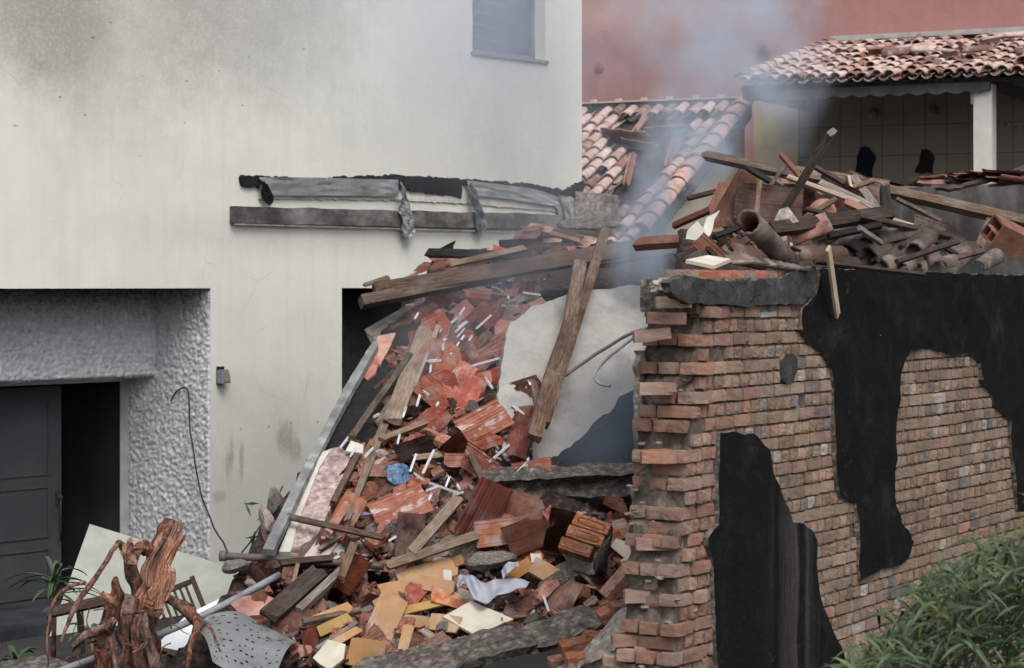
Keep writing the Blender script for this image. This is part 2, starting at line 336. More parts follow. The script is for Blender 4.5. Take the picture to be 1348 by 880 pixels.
# ---------------------------------------------------------------- stuccoed porch in the deep doorway
s = NT('rough_white_stucco')
base = s.ramp(s.noise(16, detail=6, rough=.7), [(.3, (.38,.385,.40)), (.5, (.60,.605,.625)), (.7, (.74,.74,.76))])
sn = s.noise(5, detail=6, rough=.75)
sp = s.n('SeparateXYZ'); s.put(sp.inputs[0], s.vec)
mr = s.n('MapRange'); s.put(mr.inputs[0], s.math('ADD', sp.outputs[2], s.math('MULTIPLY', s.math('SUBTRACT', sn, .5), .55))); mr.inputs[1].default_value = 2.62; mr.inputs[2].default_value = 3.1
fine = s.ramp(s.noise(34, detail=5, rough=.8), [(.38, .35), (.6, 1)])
base = s.mix(s.math('MULTIPLY', mr.outputs[0], s.math('MULTIPLY', fine, .88)), base, (.035,.035,.038))   # fire soot under the ceiling, with the recess's shade painted in
s2 = s.ramp(s.noise(2.4, detail=6, rough=.8), [(.5, 0), (.75, 1)]); base = s.mix(s.math('MULTIPLY', s2, .2), base, (.09,.08,.07))
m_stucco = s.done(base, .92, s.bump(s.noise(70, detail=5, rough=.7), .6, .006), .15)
def rough_panel(bm, o, u, v, n, lu, lv, step=.0135, amp=.026, seed=0):
    nu, nv = max(2, int(lu/step)), max(2, int(lv/step)); g = []
    for i in range(nu+1):
        row = []
        for j in range(nv+1):
            p = o+u*(lu*i/nu)+v*(lv*j/nv)
            e = min(i, nu-i, j, nv-j)
            a = amp*(.55*(1-abs(noise.noise(p*22+Vector((seed,0,0)))*2.4))+.7*max(0,noise.noise(p*47+Vector((0,seed,0))))*1.6+.3*noise.noise(p*80))
            row.append(bm.verts.new(p+n*max(0, a+.004)*(1 if e > 0 else .15)))
        g.append(row)
    for i in range(nu):
        for j in range(nv): bm.faces.new((g[i][j], g[i+1][j], g[i+1][j+1], g[i][j+1]))
X, Yv, Z = Vector((1,0,0)), Vector((0,1,0)), Vector((0,0,1))
D1, D2 = .775, 1.17; ZL = 2.26
bm = bmesh.new()
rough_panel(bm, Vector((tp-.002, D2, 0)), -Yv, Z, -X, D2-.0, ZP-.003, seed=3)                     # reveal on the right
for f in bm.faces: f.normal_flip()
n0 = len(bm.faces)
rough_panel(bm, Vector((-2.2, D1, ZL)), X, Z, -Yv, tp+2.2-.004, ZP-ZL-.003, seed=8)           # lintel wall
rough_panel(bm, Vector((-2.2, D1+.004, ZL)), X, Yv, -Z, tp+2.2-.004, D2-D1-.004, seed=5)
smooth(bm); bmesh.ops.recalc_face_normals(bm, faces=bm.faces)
obj('stucco_reveal', bm, m_stucco, house, label='rough whitish stucco lining of the doorway, soot and painted shade towards the top')
bm = bmesh.new(); box(bm, (-4.3, TH+.002, ZP+.004), (tp+.02, D2+.2, ZP+.10)); box(bm, (-4.3, D1+.03, ZL+.03), (tp-.002-.0, D2+.1, ZP+.002)); box(bm, (tp+.0, TH+.002, 0), (tp+.02, D2+.12, ZP+.002))
obj('porch_ceiling', bm, m_conc_dark, house)
def tD(px, off): return Fl(px, 375, -off).x
tf0, tf1 = tD(170, D2), tD(188, D2)
m_framed = M_std('dirty_white_frame', [(.3, (.56,.57,.60)), (.7, (.72,.73,.76))], var=0, bump=.15)
bm = bmesh.new(); box(bm, (tf0, D2, 0), (tp-.012, D2+.12, ZL+.028)); box(bm, (-2.2, D2+.004, ZL-.07), (tf0-.002, D2+.11, ZL-.004))
obj('door_frame', bm, m_framed, house)
tl = tD(78, D2+.05)
m_door = M_std('shaded_white_door', [(.3, (.040,.042,.045)), (.7, (.060,.062,.065))], var=0, bump=.1, scale=2)  # white door; its dark grey colour has the recess's shade painted in
bm = bmesh.new(); box(bm, (tl-.95, D2+.02, .03), (tl, D2+.06, ZL-.09))
dr = obj('door', bm, m_door, house, label='panelled white door leaf, shade painted in, closed on the left side of the doorway')
bm = bmesh.new()
for z0, z1 in ((.15, .62), (.72, 1.22), (1.32, 2.05)):
    x0, x1 = tl-.82, tl-.15
    for a, b, c, d in ((x0, x1, z0, z0+.022), (x0, x1, z1-.022, z1), (x0, x0+.022, z0+.0225, z1-.0225), (x1-.022, x1, z0+.0225, z1-.0225)): box(bm, (a, D2+.008, c), (b, D2+.0185, d))
obj('door_moulding', bm, m_door, dr)
bm = tube([(tl-.05, D2-.03, .68), (tl-.05, D2-.035, .9), (tl-.05, D2-.03, 1.12)], .009, 8); box(bm, (tl-.075, D2+.005, 1.02), (tl-.02, D2+.018, 1.16)); bmesh.ops.create_uvsphere(bm, u_segments=10, v_segments=8, radius=.028, matrix=Matrix.Translation((tl-.05, D2-.02, 1.10)))
obj('door_handle', bm, m_black, dr)
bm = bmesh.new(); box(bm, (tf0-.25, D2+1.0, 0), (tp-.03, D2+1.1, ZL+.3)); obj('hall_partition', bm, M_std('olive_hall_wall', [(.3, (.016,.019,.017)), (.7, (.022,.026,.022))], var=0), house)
# left step and dark paved threshold
bm = bmesh.new(); box(bm, (-2.2, .05, -.02), (tp-.03, D2+.8, .10))
obj('threshold_step', bm, M_std('black_floor_tile', [(.3, (.015,.017,.022)), (.7, (.06,.065,.075))], scale=3, rough=.35, bump=.4, var=0), house)

# ---------------------------------------------------------------- ripped ledge on the facade (remains of the collapsed canopy)
LM = FM
ledge = empty('ledge_remains', (0,0,0), 'scorched grey board and torn metal flashing left along the cream wall where the canopy was', 'ledge', rot=FM)
def FB(px, py): q = Fl(px, py); return q.x, q.z
s = NT('scorched_board'); bn = s.noise(1.6, s.mapping(scale=(1.4, 1, 2)), 6, .7)
m_scorch = s.done(s.ramp(bn, [(.30, (.02,.018,.018)), (.45, (.07,.062,.058)), (.6, (.16,.15,.145)), (.75, (.24,.235,.23))]), .8, s.bump(s.noise(30), .3))
xa, za = FB(302, 272); xb, zb = FB(742, 283); xc, zc = FB(742, 303); xd, zd = FB(302, 294)
bm = bmesh.new(); N = 60; rows = []
for i in range(N+1):
    t = i/N; x = xa+(xb-xa)*t; zt = za+(zb-za)*t; zl = zd+(zc-zd)*t; j = .008*noise.noise(Vector((x*3, 0, 0)))
    rows.append([bm.verts.new(c) for c in ((x, -.004, zl), (x, -.055, zl+j), (x, -.055, zt+j*2), (x, -.004, zt+j*2))])
for i in range(N):
    a, b = rows[i], rows[i+1]
    for k in range(4): bm.faces.new((a[k], b[k], b[(k+1)%4], a[(k+1)%4]))
bm.faces.new(rows[0][::-1]); bm.faces.new(rows[-1]); bmesh.ops.recalc_face_normals(bm, faces=bm.faces)
obj('scorched_board', bm, m_scorch, ledge)
bm = bmesh.new(); rows = []                               # thin shadow-gap batten under the board
box(bm, (xd, -.065, min(zd, zc)-.018), (xb, -.057, min(zd, zc)-.004)); obj('batten', bm, m_conc, ledge)
def f_patch(poly, name, m, y0, y1, jag=.012, parent=ledge, label=None):
    """a patch on the facade: outline in the wall's plane, from depth y0 (nearest) to y1"""
    pts = [Fl(x, y) for x, y in poly]; out = []
    for i, a in enumerate(pts):
        b = pts[(i+1) % len(pts)]; k = max(1, int((b-a).length/.035))
        for j in range(k):
            q = a.lerp(b, j/k); out.append((q.x+jag*noise.noise(q*22), q.z+jag*noise.noise(q*22+Vector((9,0,0)))))
    bm = bmesh.new(); f = bm.faces.new([bm.verts.new((x, y0, z)) for x, z in out])
    r = bmesh.ops.extrude_face_region(bm, geom=[f])
    for v in r['geom']:
        if isinstance(v, bmesh.types.BMVert): v.co.y = y1
    bmesh.ops.triangulate(bm, faces=[g for g in bm.faces if len(g.verts) > 4]); bmesh.ops.recalc_face_normals(bm, faces=bm.faces)
    return obj(name, bm, m, parent, label=label)
f_patch([(314,231),(338,232),(420,236),(470,232),(520,231),(606,236),(690,242),(740,250),(766,238),(766,252),(752,262),(735,262),(700,252),(640,246),(606,243),(604,262),(590,256),(570,256),(548,252),(524,250),(520,240),(340,238),(338,246),(316,246)], 'torn_bitumen', m_char, -.035, -.003, .03)
f_patch([(340,262),(520,264),(600,268),(735,279),(735,262),(700,262),(610,256),(520,262),(350,256)], 'exposed_plaster', m_plaster_pale, -.018, -.002, .02)
f_patch([(722,262),(748,258),(757,270),(757,302),(742,304),(735,290)], 'broken_plaster', m_conc, -.05, -.003, .03)
m_foil2 = m_foil
def f_strip(top, bot, name, n=5, amp=.02, off=-.05, m=None):
    """crumpled sheet between two polylines in the wall plane, standing off the wall"""
    A = refine([Fl(x, y) for x, y in top], 8); B = refine([Fl(x, y) for x, y in bot], 8); k = min(len(A), len(B))
    A = [A[int(i*(len(A)-1)/(k-1))] for i in range(k)]; B = [B[int(i*(len(B)-1)/(k-1))] for i in range(k)]
    bm = bmesh.new(); g = []
    for i in range(k):
        row = []
        for j in range(n+1):
            q = A[i].lerp(B[i], j/n); q.y = off - amp*(.6+noise.noise(q*Vector((5, 1, 5)).x*0+Vector((q.x*4, j*1.3, q.z*11))))
            q.z += .3*amp*noise.noise(Vector((q.x*9, j, 4))); row.append(bm.verts.new(q))
        g.append(row)
    for i in range(k-1):
        for j in range(n): bm.faces.new((g[i][j], g[i][j+1], g[i+1][j+1], g[i+1][j]))
    bmesh.ops.solidify(bm, geom=bm.faces[:], thickness=.003)
    return obj(name, bm, m or m_foil, ledge)
f_strip([(336,234),(400,234),(470,236),(519,237)], [(340,247),(352,257),(440,258),(519,259)], 'metal_flashing', amp=.010)
f_strip([(610,238),(660,244),(700,250),(736,262)], [(612,257),(660,262),(700,268),(725,272)], 'metal_flashing', amp=.010)
f_strip([(334,237),(338,246),(337,258)], [(345,243),(352,262),(347,272)], 'hanging_flashing', m=m_char, amp=.04)
f_strip([(519,240),(517,270),(520,300),(525,314)], [(523,250),(530,272),(536,298),(534,316)], 'hanging_flashing', amp=.05, off=-.07)
f_strip([(606,246),(612,262),(616,290),(621,308)], [(612,240),(622,266),(630,290),(628,306)], 'hanging_flashing', amp=.05, off=-.07, m=m_steel)
f_strip([(727,256),(733,270),(738,288)], [(736,258),(743,276),(745,292)], 'hanging_flashing', amp=.04, m=m_foil)
# broken stub pillar right of the facade's end
p0 = Fw(780, 290, .25)
poly_px([(757,253),(806,257),(806,300),(800,306),(757,306)], p0, Vector((-.25,-.97,0)), .35, m_conc, 'broken_pillar', jag=.02, bumpy=.01, label='broken grey plaster pillar stub with bolt holes at the end of the cream wall', cat='pillar')

# ---------------------------------------------------------------- wall lamp
q = Fl(289, 495)
LMx = FM @ Matrix.Translation((q.x, 0, q.z))
wl = empty('wall_lamp', (0,0,0), 'small black square wall lamp beside the stuccoed doorway', 'lamp', rot=LMx)
bm = bmesh.new(); box(bm, (-.045, -.02, -.08), (.045, -.002, .09)); obj('back_plate', bm, m_black, wl)
bm = bmesh.new(); v = box(bm, (-.055, -.10, -.07), (.055, -.022, .06)); v[4].co.y += .03; v[5].co.y += .03; bmesh.ops.bevel(bm, geom=bm.edges[:], offset=.006, segments=2); obj('housing', bm, m_steel, wl)
s = NT('lamp_lens'); m_lens = s.done((.25,.22,.14), .2)
bm = bmesh.new(); box(bm, (-.038, -.108, -.055), (.038, -.103, .01)); obj('lens', bm, m_lens, wl)
# cable down the stucco
a = FM @ Vector((tD(243, .3), .25, Fl(243, 515, -.3).z)); b = P(300, 726, 21.0)
cpts = refine([FM @ Vector((tD(222,.55), .52, Fl(222,528,-.5).z)), FM @ Vector((tD(232,.42), .40, Fl(232,514,-.4).z)), a, P(250,560,21.9), P(262,640,21.7), P(280,690,21.4), b, P(304,742,20.8)], 8, .01)
obj('hanging_cable', tube(cpts, .008, 6), m_black, label='thin dark cable hanging down the stucco beside the doorway', cat='cable')
# ================================================================ BUILDINGS BEHIND
B0 = Vector(((1000-CX)/F*33, 33, 0)); BDr = Vector((math.cos(R(26)), -math.sin(R(26)), 0)); BNn = Vector((-BDr.y*-1*-1, -BDr.x, 0))
BNn = Vector((BDr.y, -BDr.x, 0))                     # towards the camera
BM = Matrix((BDr, -BNn, Vector((0,0,1)))).transposed().to_4x4(); BM.translation = B0; BMi = BM.inverted()
def Bl(px, py, off=0): return BMi @ on_plane(px, py, B0+BNn*off, BNn)       # local: x right, y away, z up ; off = metres in front of the red wall
s = NT('salmon_red_render')
n1 = s.noise(.8, detail=7); n2 = s.noise(3, detail=7, rough=.7)
c = s.ramp(n1, [(.3, (.30,.15,.138)), (.7, (.38,.195,.178))]); c = s.mix(s.math('MULTIPLY', s.ramp(n2, [(.5, 0), (.8, 1)]), .45), c, (.27,.14,.125))
st = s.noise(2, s.mapping(scale=(2.5,1,.15)), 6, .6); c = s.mix(s.math('MULTIPLY', s.ramp(st, [(.5,0),(.8,1)]), .3), c, (.40,.27,.25))
q = Bl(1003, 75); c = s.mix(s.math('MULTIPLY', s.ell(q.x, q.z, .11, .19, .5, n2, .4), .9), c, (.035,.025,.022))
q = Bl(860, 15); c = s.mix(s.math('MULTIPLY', s.ell(q.x, q.z, 1.6, .35, .6, n2, .6), .4), c, (.66,.33,.25))
m_red = s.done(c, .9, s.bump(s.noise(7, detail=8, rough=.75), .5, .02), .2)
bm = bmesh.new(); box(bm, (-14, 0, -.05), (9, .3, 11)); 
o = obj('red_wall', bm, m_red, mw=BM, label='tall salmon red rendered wall of the building at the back', cat='wall')
q = Bl(790, 89)
bm = bmesh.new(); bmesh.ops.create_cone(bm, cap_ends=True, segments=20, radius1=.075, radius2=.07, depth=.03, matrix=Matrix.Translation((q.x, -.016, q.z)) @ Matrix.Rotation(R(90), 4, 'X'))
bmesh.ops.create_cone(bm, cap_ends=True, segments=16, radius1=.03, radius2=.03, depth=.02, matrix=Matrix.Translation((q.x, -.042, q.z)) @ Matrix.Rotation(R(90), 4, 'X'))
obj('vent_cap', bm, M_std('mauve_painted_metal', [(.3,(.18,.08,.08)),(.7,(.27,.13,.12))], var=0), mw=BM, label='small round vent cap on the red wall', cat='vent')

def shell(r0, r1, L, th=.013, seg=8, arc=math.pi, seed=0, chip=0.0):
    """half-pipe clay tile, axis along x, open side down; returns (verts, faces)"""
    V = []; Fc = []
    nx = 4
    for i in range(nx+1):
        t = i/nx; r = r0+(r1-r0)*t; x = (t-.5)*L
        if chip and i in (0, nx): x += (1 if i == 0 else -1)*0
        for lay in (0, 1):
            rr = r-th*lay
            for k in range(seg+1):
                a = (math.pi-arc)/2+arc*k/seg
                dx = 0
                if chip and i in (0, nx): dx = (1 if i == 0 else -1)*chip*max(0, noise.noise(Vector((k*.6, seed*3.1, i)))*2)
                V.append((x+dx, rr*math.cos(a), rr*math.sin(a)*.92))
    S = seg+1; st = 2*S
    for i in range(nx):
        for k in range(seg):
            a = i*st+k; Fc.append((a, a+st, a+st+1, a+1)); a += S; Fc.append((a, a+1, a+st+1, a+st))
        for k in (0, seg):
            a = i*st+k; b = a+S; Fc.append((a, b, b+st, a+st) if k == 0 else (a, a+st, b+st, b))
    for i in (0, nx):
        for k in range(seg):
            a = i*st+k; Fc.append((a, a+1, a+1+S, a+S) if i == 0 else (a, a+S, a+S+1, a+1))
    return V, Fc
class Bag:
    def __init__(s): s.v = []; s.f = []; s.c = []
    def add(s, VF, M, col=(1,1,1)):
        n = len(s.v); s.v += [tuple(M @ Vector(v)) for v in VF[0]]; s.f += [tuple(i+n for i in f) for f in VF[1]]; s.c += [(*col, 1)]*len(VF[0])
    def mesh(s, name, sm=False):
        me = bpy.data.meshes.new(name); me.from_pydata(s.v, [], s.f); a = me.color_attributes.new('tint', 'FLOAT_COLOR', 'POINT')
        a.data.foreach_set('color', [x for c in s.c for x in c])
        if sm: me.polygons.foreach_set('use_smooth', [True]*len(me.polygons))
        me.update(); return me
def M_tint(name, dark, dustc, bump=.6, scale=7, rough=.88, dark_amt=.6, dust_amt=.4, ds=2.2, bscale=30):
    s = NT(name); a = s.n('Attribute', attribute_name='tint'); v = s.vec
    c = s.mix(.55, a.outputs['Color'], s.ramp(s.noise(scale, detail=7, rough=.7), [(.3, .35), (.7, 1.35)]), 'MULTIPLY')
    c = s.mix(s.math('MULTIPLY', s.ramp(s.noise(ds, detail=7, rough=.7), [(.48, 0), (.7, 1)]), dark_amt), c, dark)
    c = s.mix(s.math('MULTIPLY', s.ramp(s.noise(ds*2.3, s.mapping(loc=(4,9,1)), 7, .7), [(.5, 0), (.75, 1)]), dust_amt), c, dustc)
    return s.done(c, rough, s.bump(s.noise(bscale, detail=6, rough=.7), bump, .008), .25)
m_rooft = M_tint('roof_barrel_tiles', (.06,.045,.045), (.62,.55,.53), dark_amt=.5, dust_amt=.75)
m_under = M_std('dark_roof_underside', [(.3,(.018,.015,.014)),(.7,(.05,.04,.036))], var=0)
def tcol(dark=1.0):
    k = rnd.random(); a = Vector((.42,.24,.20)).lerp(Vector((.62,.50,.45)), k**1.2) if k > .25 else Vector((.30,.13,.10)).lerp(Vector((.14,.10,.09)), k*3)
    return tuple(a*dark)
def tile_roof(origin, ux, dn, W, L, colw=.205, expo=.30, skip=None, left_clip=None, jit=1.0, extra_z=0):
    """barrel tiles; origin = top left corner, ux = unit across, dn = unit down the slope"""
    up = ux.cross(dn); up = up if up.z > 0 else -up
    bag = Bag(); nc = int(W/colw); nr = int(L/expo)
    for i in range(nc+1):
        for j in range(nr):
            a = (i+.5)*colw; b = L-(j+.5)*expo
            if left_clip and left_clip(a, b): continue
            if skip and skip(a, b): continue
            base = origin + ux*(a+rnd.gauss(0,.007)*jit) + dn*(b+rnd.gauss(0,.014)*jit)
            x = (dn + ux*rnd.gauss(0,.045)*jit).normalized(); upj = (up+ux*rnd.gauss(0,.05)*jit).normalized()
            upt = (x*-.0+upj).normalized(); x = (x + up*.06).normalized()
            M = frame(base+up*(.052+rnd.uniform(-.008,.014)*jit), x, upt)
            bag.add(shell(.36*colw, .46*colw, expo*1.22, .014), M, tcol())
            M2 = frame(base+ux*colw*.5+up*.055, x, -upt)
            bag.add(shell(.085, .068, expo*1.22, .014, 6, math.pi*.8), M2, tuple(Vector(tcol())*.6))
    return bag
# ---- back-left roof
off = 2.2                                                       # metres in front of red wall for its ridge
rl = Bl(700, 152, off); rr = Bl(985, 136, off); rz = (rl.z+rr.z)/2
def loc_roof(parent_M): pass
ridgeL = Vector((rl.x, rl.y, rz)); ridgeR = Vector((rr.x, rr.y, rz))
sl = math.atan(.50); dn = Vector((0, -math.cos(sl), -math.sin(sl))); ux = Vector((1, 0, 0))
bh = empty('yellow_house', (0,0,0), 'low yellow house behind the rubble with a broken barrel tile roof', 'house', rot=BM)
W = rr.x-rl.x; Lr = 4.6
def hole1(a, b):
    ca, cb = W-1.05, 1.15
    return ((a-ca)/.62)**2+((b-cb)/.62)**2 < 1+.5*noise.noise(Vector((a*3, b*3, 0))) or (abs(b-.62) < .17 and a > W-1.8) or ((a-(W-.65))/.35)**2+((b-2.2)/1.2)**2 < 1 or rnd.random() < .03
bag = tile_roof(ridgeL, ux, dn, W-.12, Lr, colw=.19, expo=.30, skip=hole1)
rf = obj('roof', bag.mesh('roof_tiles', True), m_rooft, bh)
bm = bmesh.new(); n_ = dn.cross(ux); 
a = ridgeL-Vector((0,0,.05)); b = ridgeR-Vector((0,0,.05)); v = [bm.verts.new(q) for q in (a, b, b+dn*Lr, a+dn*Lr)]; f = bm.faces.new(v); r = bmesh.ops.extrude_face_region(bm, geom=[f])
for x in r['geom']:
    if isinstance(x, bmesh.types.BMVert): x.co.z -= .05
bmesh.ops.recalc_face_normals(bm, faces=bm.faces); obj('roof_deck', bm, m_under, bh)
# salmon broken sheets lying in the hole
for k, (a_, b_, l_, w_, an) in enumerate(((W-1.35,1.05,.75,.28,.25), (W-.75,1.0,.65,.3,-.1), (W-1.0,1.45,.6,.22,.35), (W-1.3,.62,.7,.10,1.5), (W-.45,1.75,.9,.14,1.35), (W-.85,2.3,1.0,.10,1.3))):
    x = (ux*math.cos(an)+dn*math.sin(an)); upv = Vector((0, .5, 1)).normalized()
    M = frame(ridgeL+ux*a_+dn*b_+Vector((0,-.02,.06+.01*k)), x, upv); bm = bmesh.new()
    bmesh.ops.create_grid(bm, x_segments=8, y_segments=4, size=.5)
    for v in bm.verts: v.co = Vector((v.co.x*l_, v.co.y*w_, .025*noise.noise(v.co*5+Vector((k,0,0)))+.03*math.cos(v.co.y*9)))
    for e in (-1, 1):
        for v in bm.verts:
            if v.co.x*e > l_*.45: v.co.x += .05*noise.noise(v.co*20)
    bmesh.ops.solidify(bm, geom=bm.faces[:], thickness=.014); obj('broken_roof_sheet', bm, m_tile_salmon, rf, mw=M)
# ridge capping with little clips
bm = bmesh.new(); box(bm, (ridgeL.x-.2, ridgeL.y+.0, rz-.02), (ridgeR.x-.15, ridgeL.y+.16, rz+.10)); 
obj('ridge_beam', bm, m_conc_dark, bh)
bm = bmesh.new(); box(bm, (ridgeL.x-.2, ridgeL.y-.03, rz+.102), (ridgeR.x-.15, ridgeL.y+.18, rz+.125))
x = ridgeL.x+.15
while x < ridgeR.x-.3: box(bm, (x, ridgeL.y-.02, rz+.127), (x+.07, ridgeL.y+.06, rz+.16)); x += .38
obj('ridge_capping', bm, M_std('pale_pink_capping', [(.3,(.42,.33,.31)),(.7,(.6,.5,.48))], var=0), bh)
# verge: overlapping big barrel tiles, serrated valance under them
bag = Bag(); vx = ridgeR.x-.02; nv = 12
for k in range(nv):
    c_ = Vector((vx, ridgeR.y, rz+.07))+dn*(.15+k*.345); x = (dn+Vector((0,0,.05))).normalized()
    bag.add(shell(.105, .135, .42, .016, 10), frame(c_+Vector((rnd.gauss(0,.006),0,0)), x, Vector((0,.4,1)).normalized()), tuple(Vector((.62,.38,.31))*rnd.uniform(.85,1.15)))
obj('verge_tile', bag.mesh('verge', True), m_rooft, bh, kind=None)
bm = bmesh.new(); k = 0; L0 = 0
while L0 < Lr-.1:
    c_ = Vector((vx+.07, ridgeR.y, rz))+dn*L0; st = .10
    v = [bm.verts.new(q) for q in (c_+Vector((0,0,.02)), c_+dn*st+Vector((0,0,.02)), c_+dn*st+Vector((0,0,-.14)), c_+dn*st*.5+Vector((0,0,-.19)), c_+Vector((0,0,-.14)))]
    bm.faces.new(v); L0 += st
bmesh.ops.remove_doubles(bm, verts=bm.verts[:], dist=.001); bmesh.ops.solidify(bm, geom=bm.faces[:], thickness=.022)
m_fascia = M_std('grey_painted_fascia', [(.3,(.055,.058,.062)),(.7,(.10,.103,.108))], var=0, bump=.2, scale=3)
obj('valance', bm, m_fascia, bh)
# yellow gable wall under the verge: polygon following the slope
m_yel = M_std('dirty_yellow_plaster', [(.3,(.34,.28,.16)),(.6,(.44,.37,.22)),(.8,(.48,.42,.28))], scale=2, var=0, bscale=12, spot=((.2,.16,.1),.4))
xg = vx-.03; yb = ridgeR.y
def slab_poly(pts, th, m, name, parent, label=None):
    bm = bmesh.new(); f = bm.faces.new([bm.verts.new(q) for q in pts]); r = bmesh.ops.extrude_face_region(bm, geom=[f])
    for v in r['geom']:
        if isinstance(v, bmesh.types.BMVert): v.co += th
    bmesh.ops.recalc_face_normals(bm, faces=bm.faces); return obj(name, bm, m, parent, label=label)
e = Vector((xg, yb, rz-.06)); f_ = e+dn*4.3
# gable wall runs along the verge; a front wall faces the camera to the right of it, closing the yard
slab_poly([Vector((xg, yb, 0)), e, f_, Vector((xg, f_.y, 0))], Vector((-.2,0,0)), m_yel, 'gable_wall', bh)
# ---- veranda on the right
vo_ = 3.4                                                       # veranda eave distance in front of the red wall
el = Bl(975, 108, vo_); er = Bl(1346, 108, vo_); ez = (Bl(975,108,vo_).z+Bl(1346,102,vo_).z)/2
tl_ = Bl(1095, 62, .25)
ve = empty('veranda', (0,0,0), 'veranda with barrel tile roof, grey scalloped fascia and white post at the back right', 'veranda', rot=BM)
topz = tl_.z-.02; rise = topz-ez; run = vo_-.25; dn2 = Vector((0, -run, -rise)); L2 = dn2.length; dn2.normalize()
Wv = er.x-el.x; o2 = Vector((el.x, -.25, topz)); lc = lambda a, b: a < max(0, (tl_.x-el.x))*(1-b/L2)
bag = tile_roof(o2, ux, dn2, Wv+1.2, L2+.12, colw=.178, expo=.30, jit=1.25, left_clip=lc, skip=lambda a, b: rnd.random() < .035)
for _ in range(14):
    a, b = rnd.uniform(1.0, Wv), rnd.uniform(.8, L2-.5); an = rnd.uniform(0, 6.28)
    bag.add(shell(.07,.085,.38,.014,chip=.05,seed=_), frame(o2+ux*a+dn2*b+Vector((0,0,.16)), (ux*math.cos(an)+dn2*math.sin(an)), Vector((rnd.gauss(0,.4), rnd.gauss(0,.4), 1)).normalized()), tcol(.9))
rv = obj('roof', bag.mesh('veranda_tiles', True), m_rooft, ve)
slab_poly([o2+ux*max(0, tl_.x-el.x)-Vector((0,0,.03)), o2+ux*(Wv+1.2)-Vector((0,0,.03)), o2+ux*(Wv+1.2)+dn2*L2-Vector((0,0,.03)), o2+dn2*L2-Vector((0,0,.03))], Vector((0,0,-.05)), m_under, 'roof_deck', ve)
# left verge tiles
bag = Bag(); A_ = o2+ux*max(0, tl_.x-el.x); B_ = o2+dn2*L2; n_ = 12
for k in range(n_):
    c_ = A_.lerp(B_, (k+.5)/n_)+Vector((0,0,.09)); bag.add(shell(.075,.095,(B_-A_).length/n_*1.2,.015), frame(c_, (B_-A_).normalized()+Vector((0,0,.04)), Vector((0,0,1))), tcol())
obj('verge_tile', bag.mesh('veranda_verge', True), m_rooft, ve); bag = Bag()
A2 = o2+ux*(Wv-.02)+dn2*.2; B2 = o2+ux*(Wv+.02)+dn2*(L2+.05)
for k in range(9):
    c_ = A2.lerp(B2, (k+.5)/9)+Vector((0,0,.13)); bag.add(shell(.09,.11,(B2-A2).length/9*1.2,.015), frame(c_, (B2-A2).normalized()+Vector((0,0,.04)), Vector((0,0,1))), tcol())
obj('verge_tile', bag.mesh('veranda_verge', True), m_rooft, ve)
# grey flashing against the red wall
bm = bmesh.new(); zf = Bl(1098, 58, .1).z; box(bm, (tl_.x-.05, -.2, zf+.03), (tl_.x+5, -.002, zf+.10)); obj('wall_flashing', bm, M_std('pale_grey_flashing', [(.3,(.3,.29,.28)),(.7,(.45,.44,.43))], var=0), ve)
# fascia with scalloped lower edge
yf = -vo_; x0 = el.x+.02; x1 = Bl(1300, 108, vo_).x; zt = ez-.02; zb_ = Bl(1100, 126, vo_).z
bm = bmesh.new(); x = x0; pts = []
sw = .245
bm_top = []
while x < x1-.01:
    for k in range(8):
        t = k/8; xx = min(x+t*sw, x1); bm_top.append((xx, zb_-.035*math.sin(math.pi*t)))
    x += sw
bm_top.append((x1, zb_))
for (a, za_), (b, zb2) in zip(bm_top[:-1], bm_top[1:]):
    bm.faces.new([bm.verts.new(c) for c in ((a, yf, za_), (b, yf, zb2), (b, yf, zt), (a, yf, zt))])
bmesh.ops.remove_doubles(bm, verts=bm.verts[:], dist=.001); r = bmesh.ops.extrude_face_region(bm, geom=bm.faces[:])
for v in r['geom']:
    if isinstance(v, bmesh.types.BMVert): v.co.y += .03
bmesh.ops.recalc_face_normals(bm, faces=bm.faces); obj('fascia', bm, m_fascia, ve)
bm = bmesh.new(); box(bm, (x1+.002, yf, zb_), (x1+.03, -.3, zt)); obj('side_fascia', bm, m_fascia, ve)
bm = bmesh.new(); box(bm, (x0, yf+.032, zb_+.02), (x0+.03, -.4, zt)); obj('side_fascia', bm, m_fascia, ve)
# post, right
pc = Bl(1296, 200, vo_-.15)
bm = bmesh.new(); hw = .115; box(bm, (pc.x-hw, -vo_+.06, 0), (pc.x+hw, -vo_+.28, zb_+.08)); bmesh.ops.bevel(bm, geom=[e for e in bm.edges if abs(e.verts[0].co.z-e.verts[1].co.z) > 1], offset=.008, segments=2)
obj('post', bm, M_std('white_painted_post', [(.3,(.50,.48,.45)),(.7,(.60,.58,.55))], var=0, bump=.2), ve)
bm = bmesh.new(); box(bm, (pc.x-.16, -vo_+.10, zb_-.16), (pc.x-hw-.003, -vo_+.24, zb_+.06)); obj('bracket', bm, m_plaster_pale, ve)
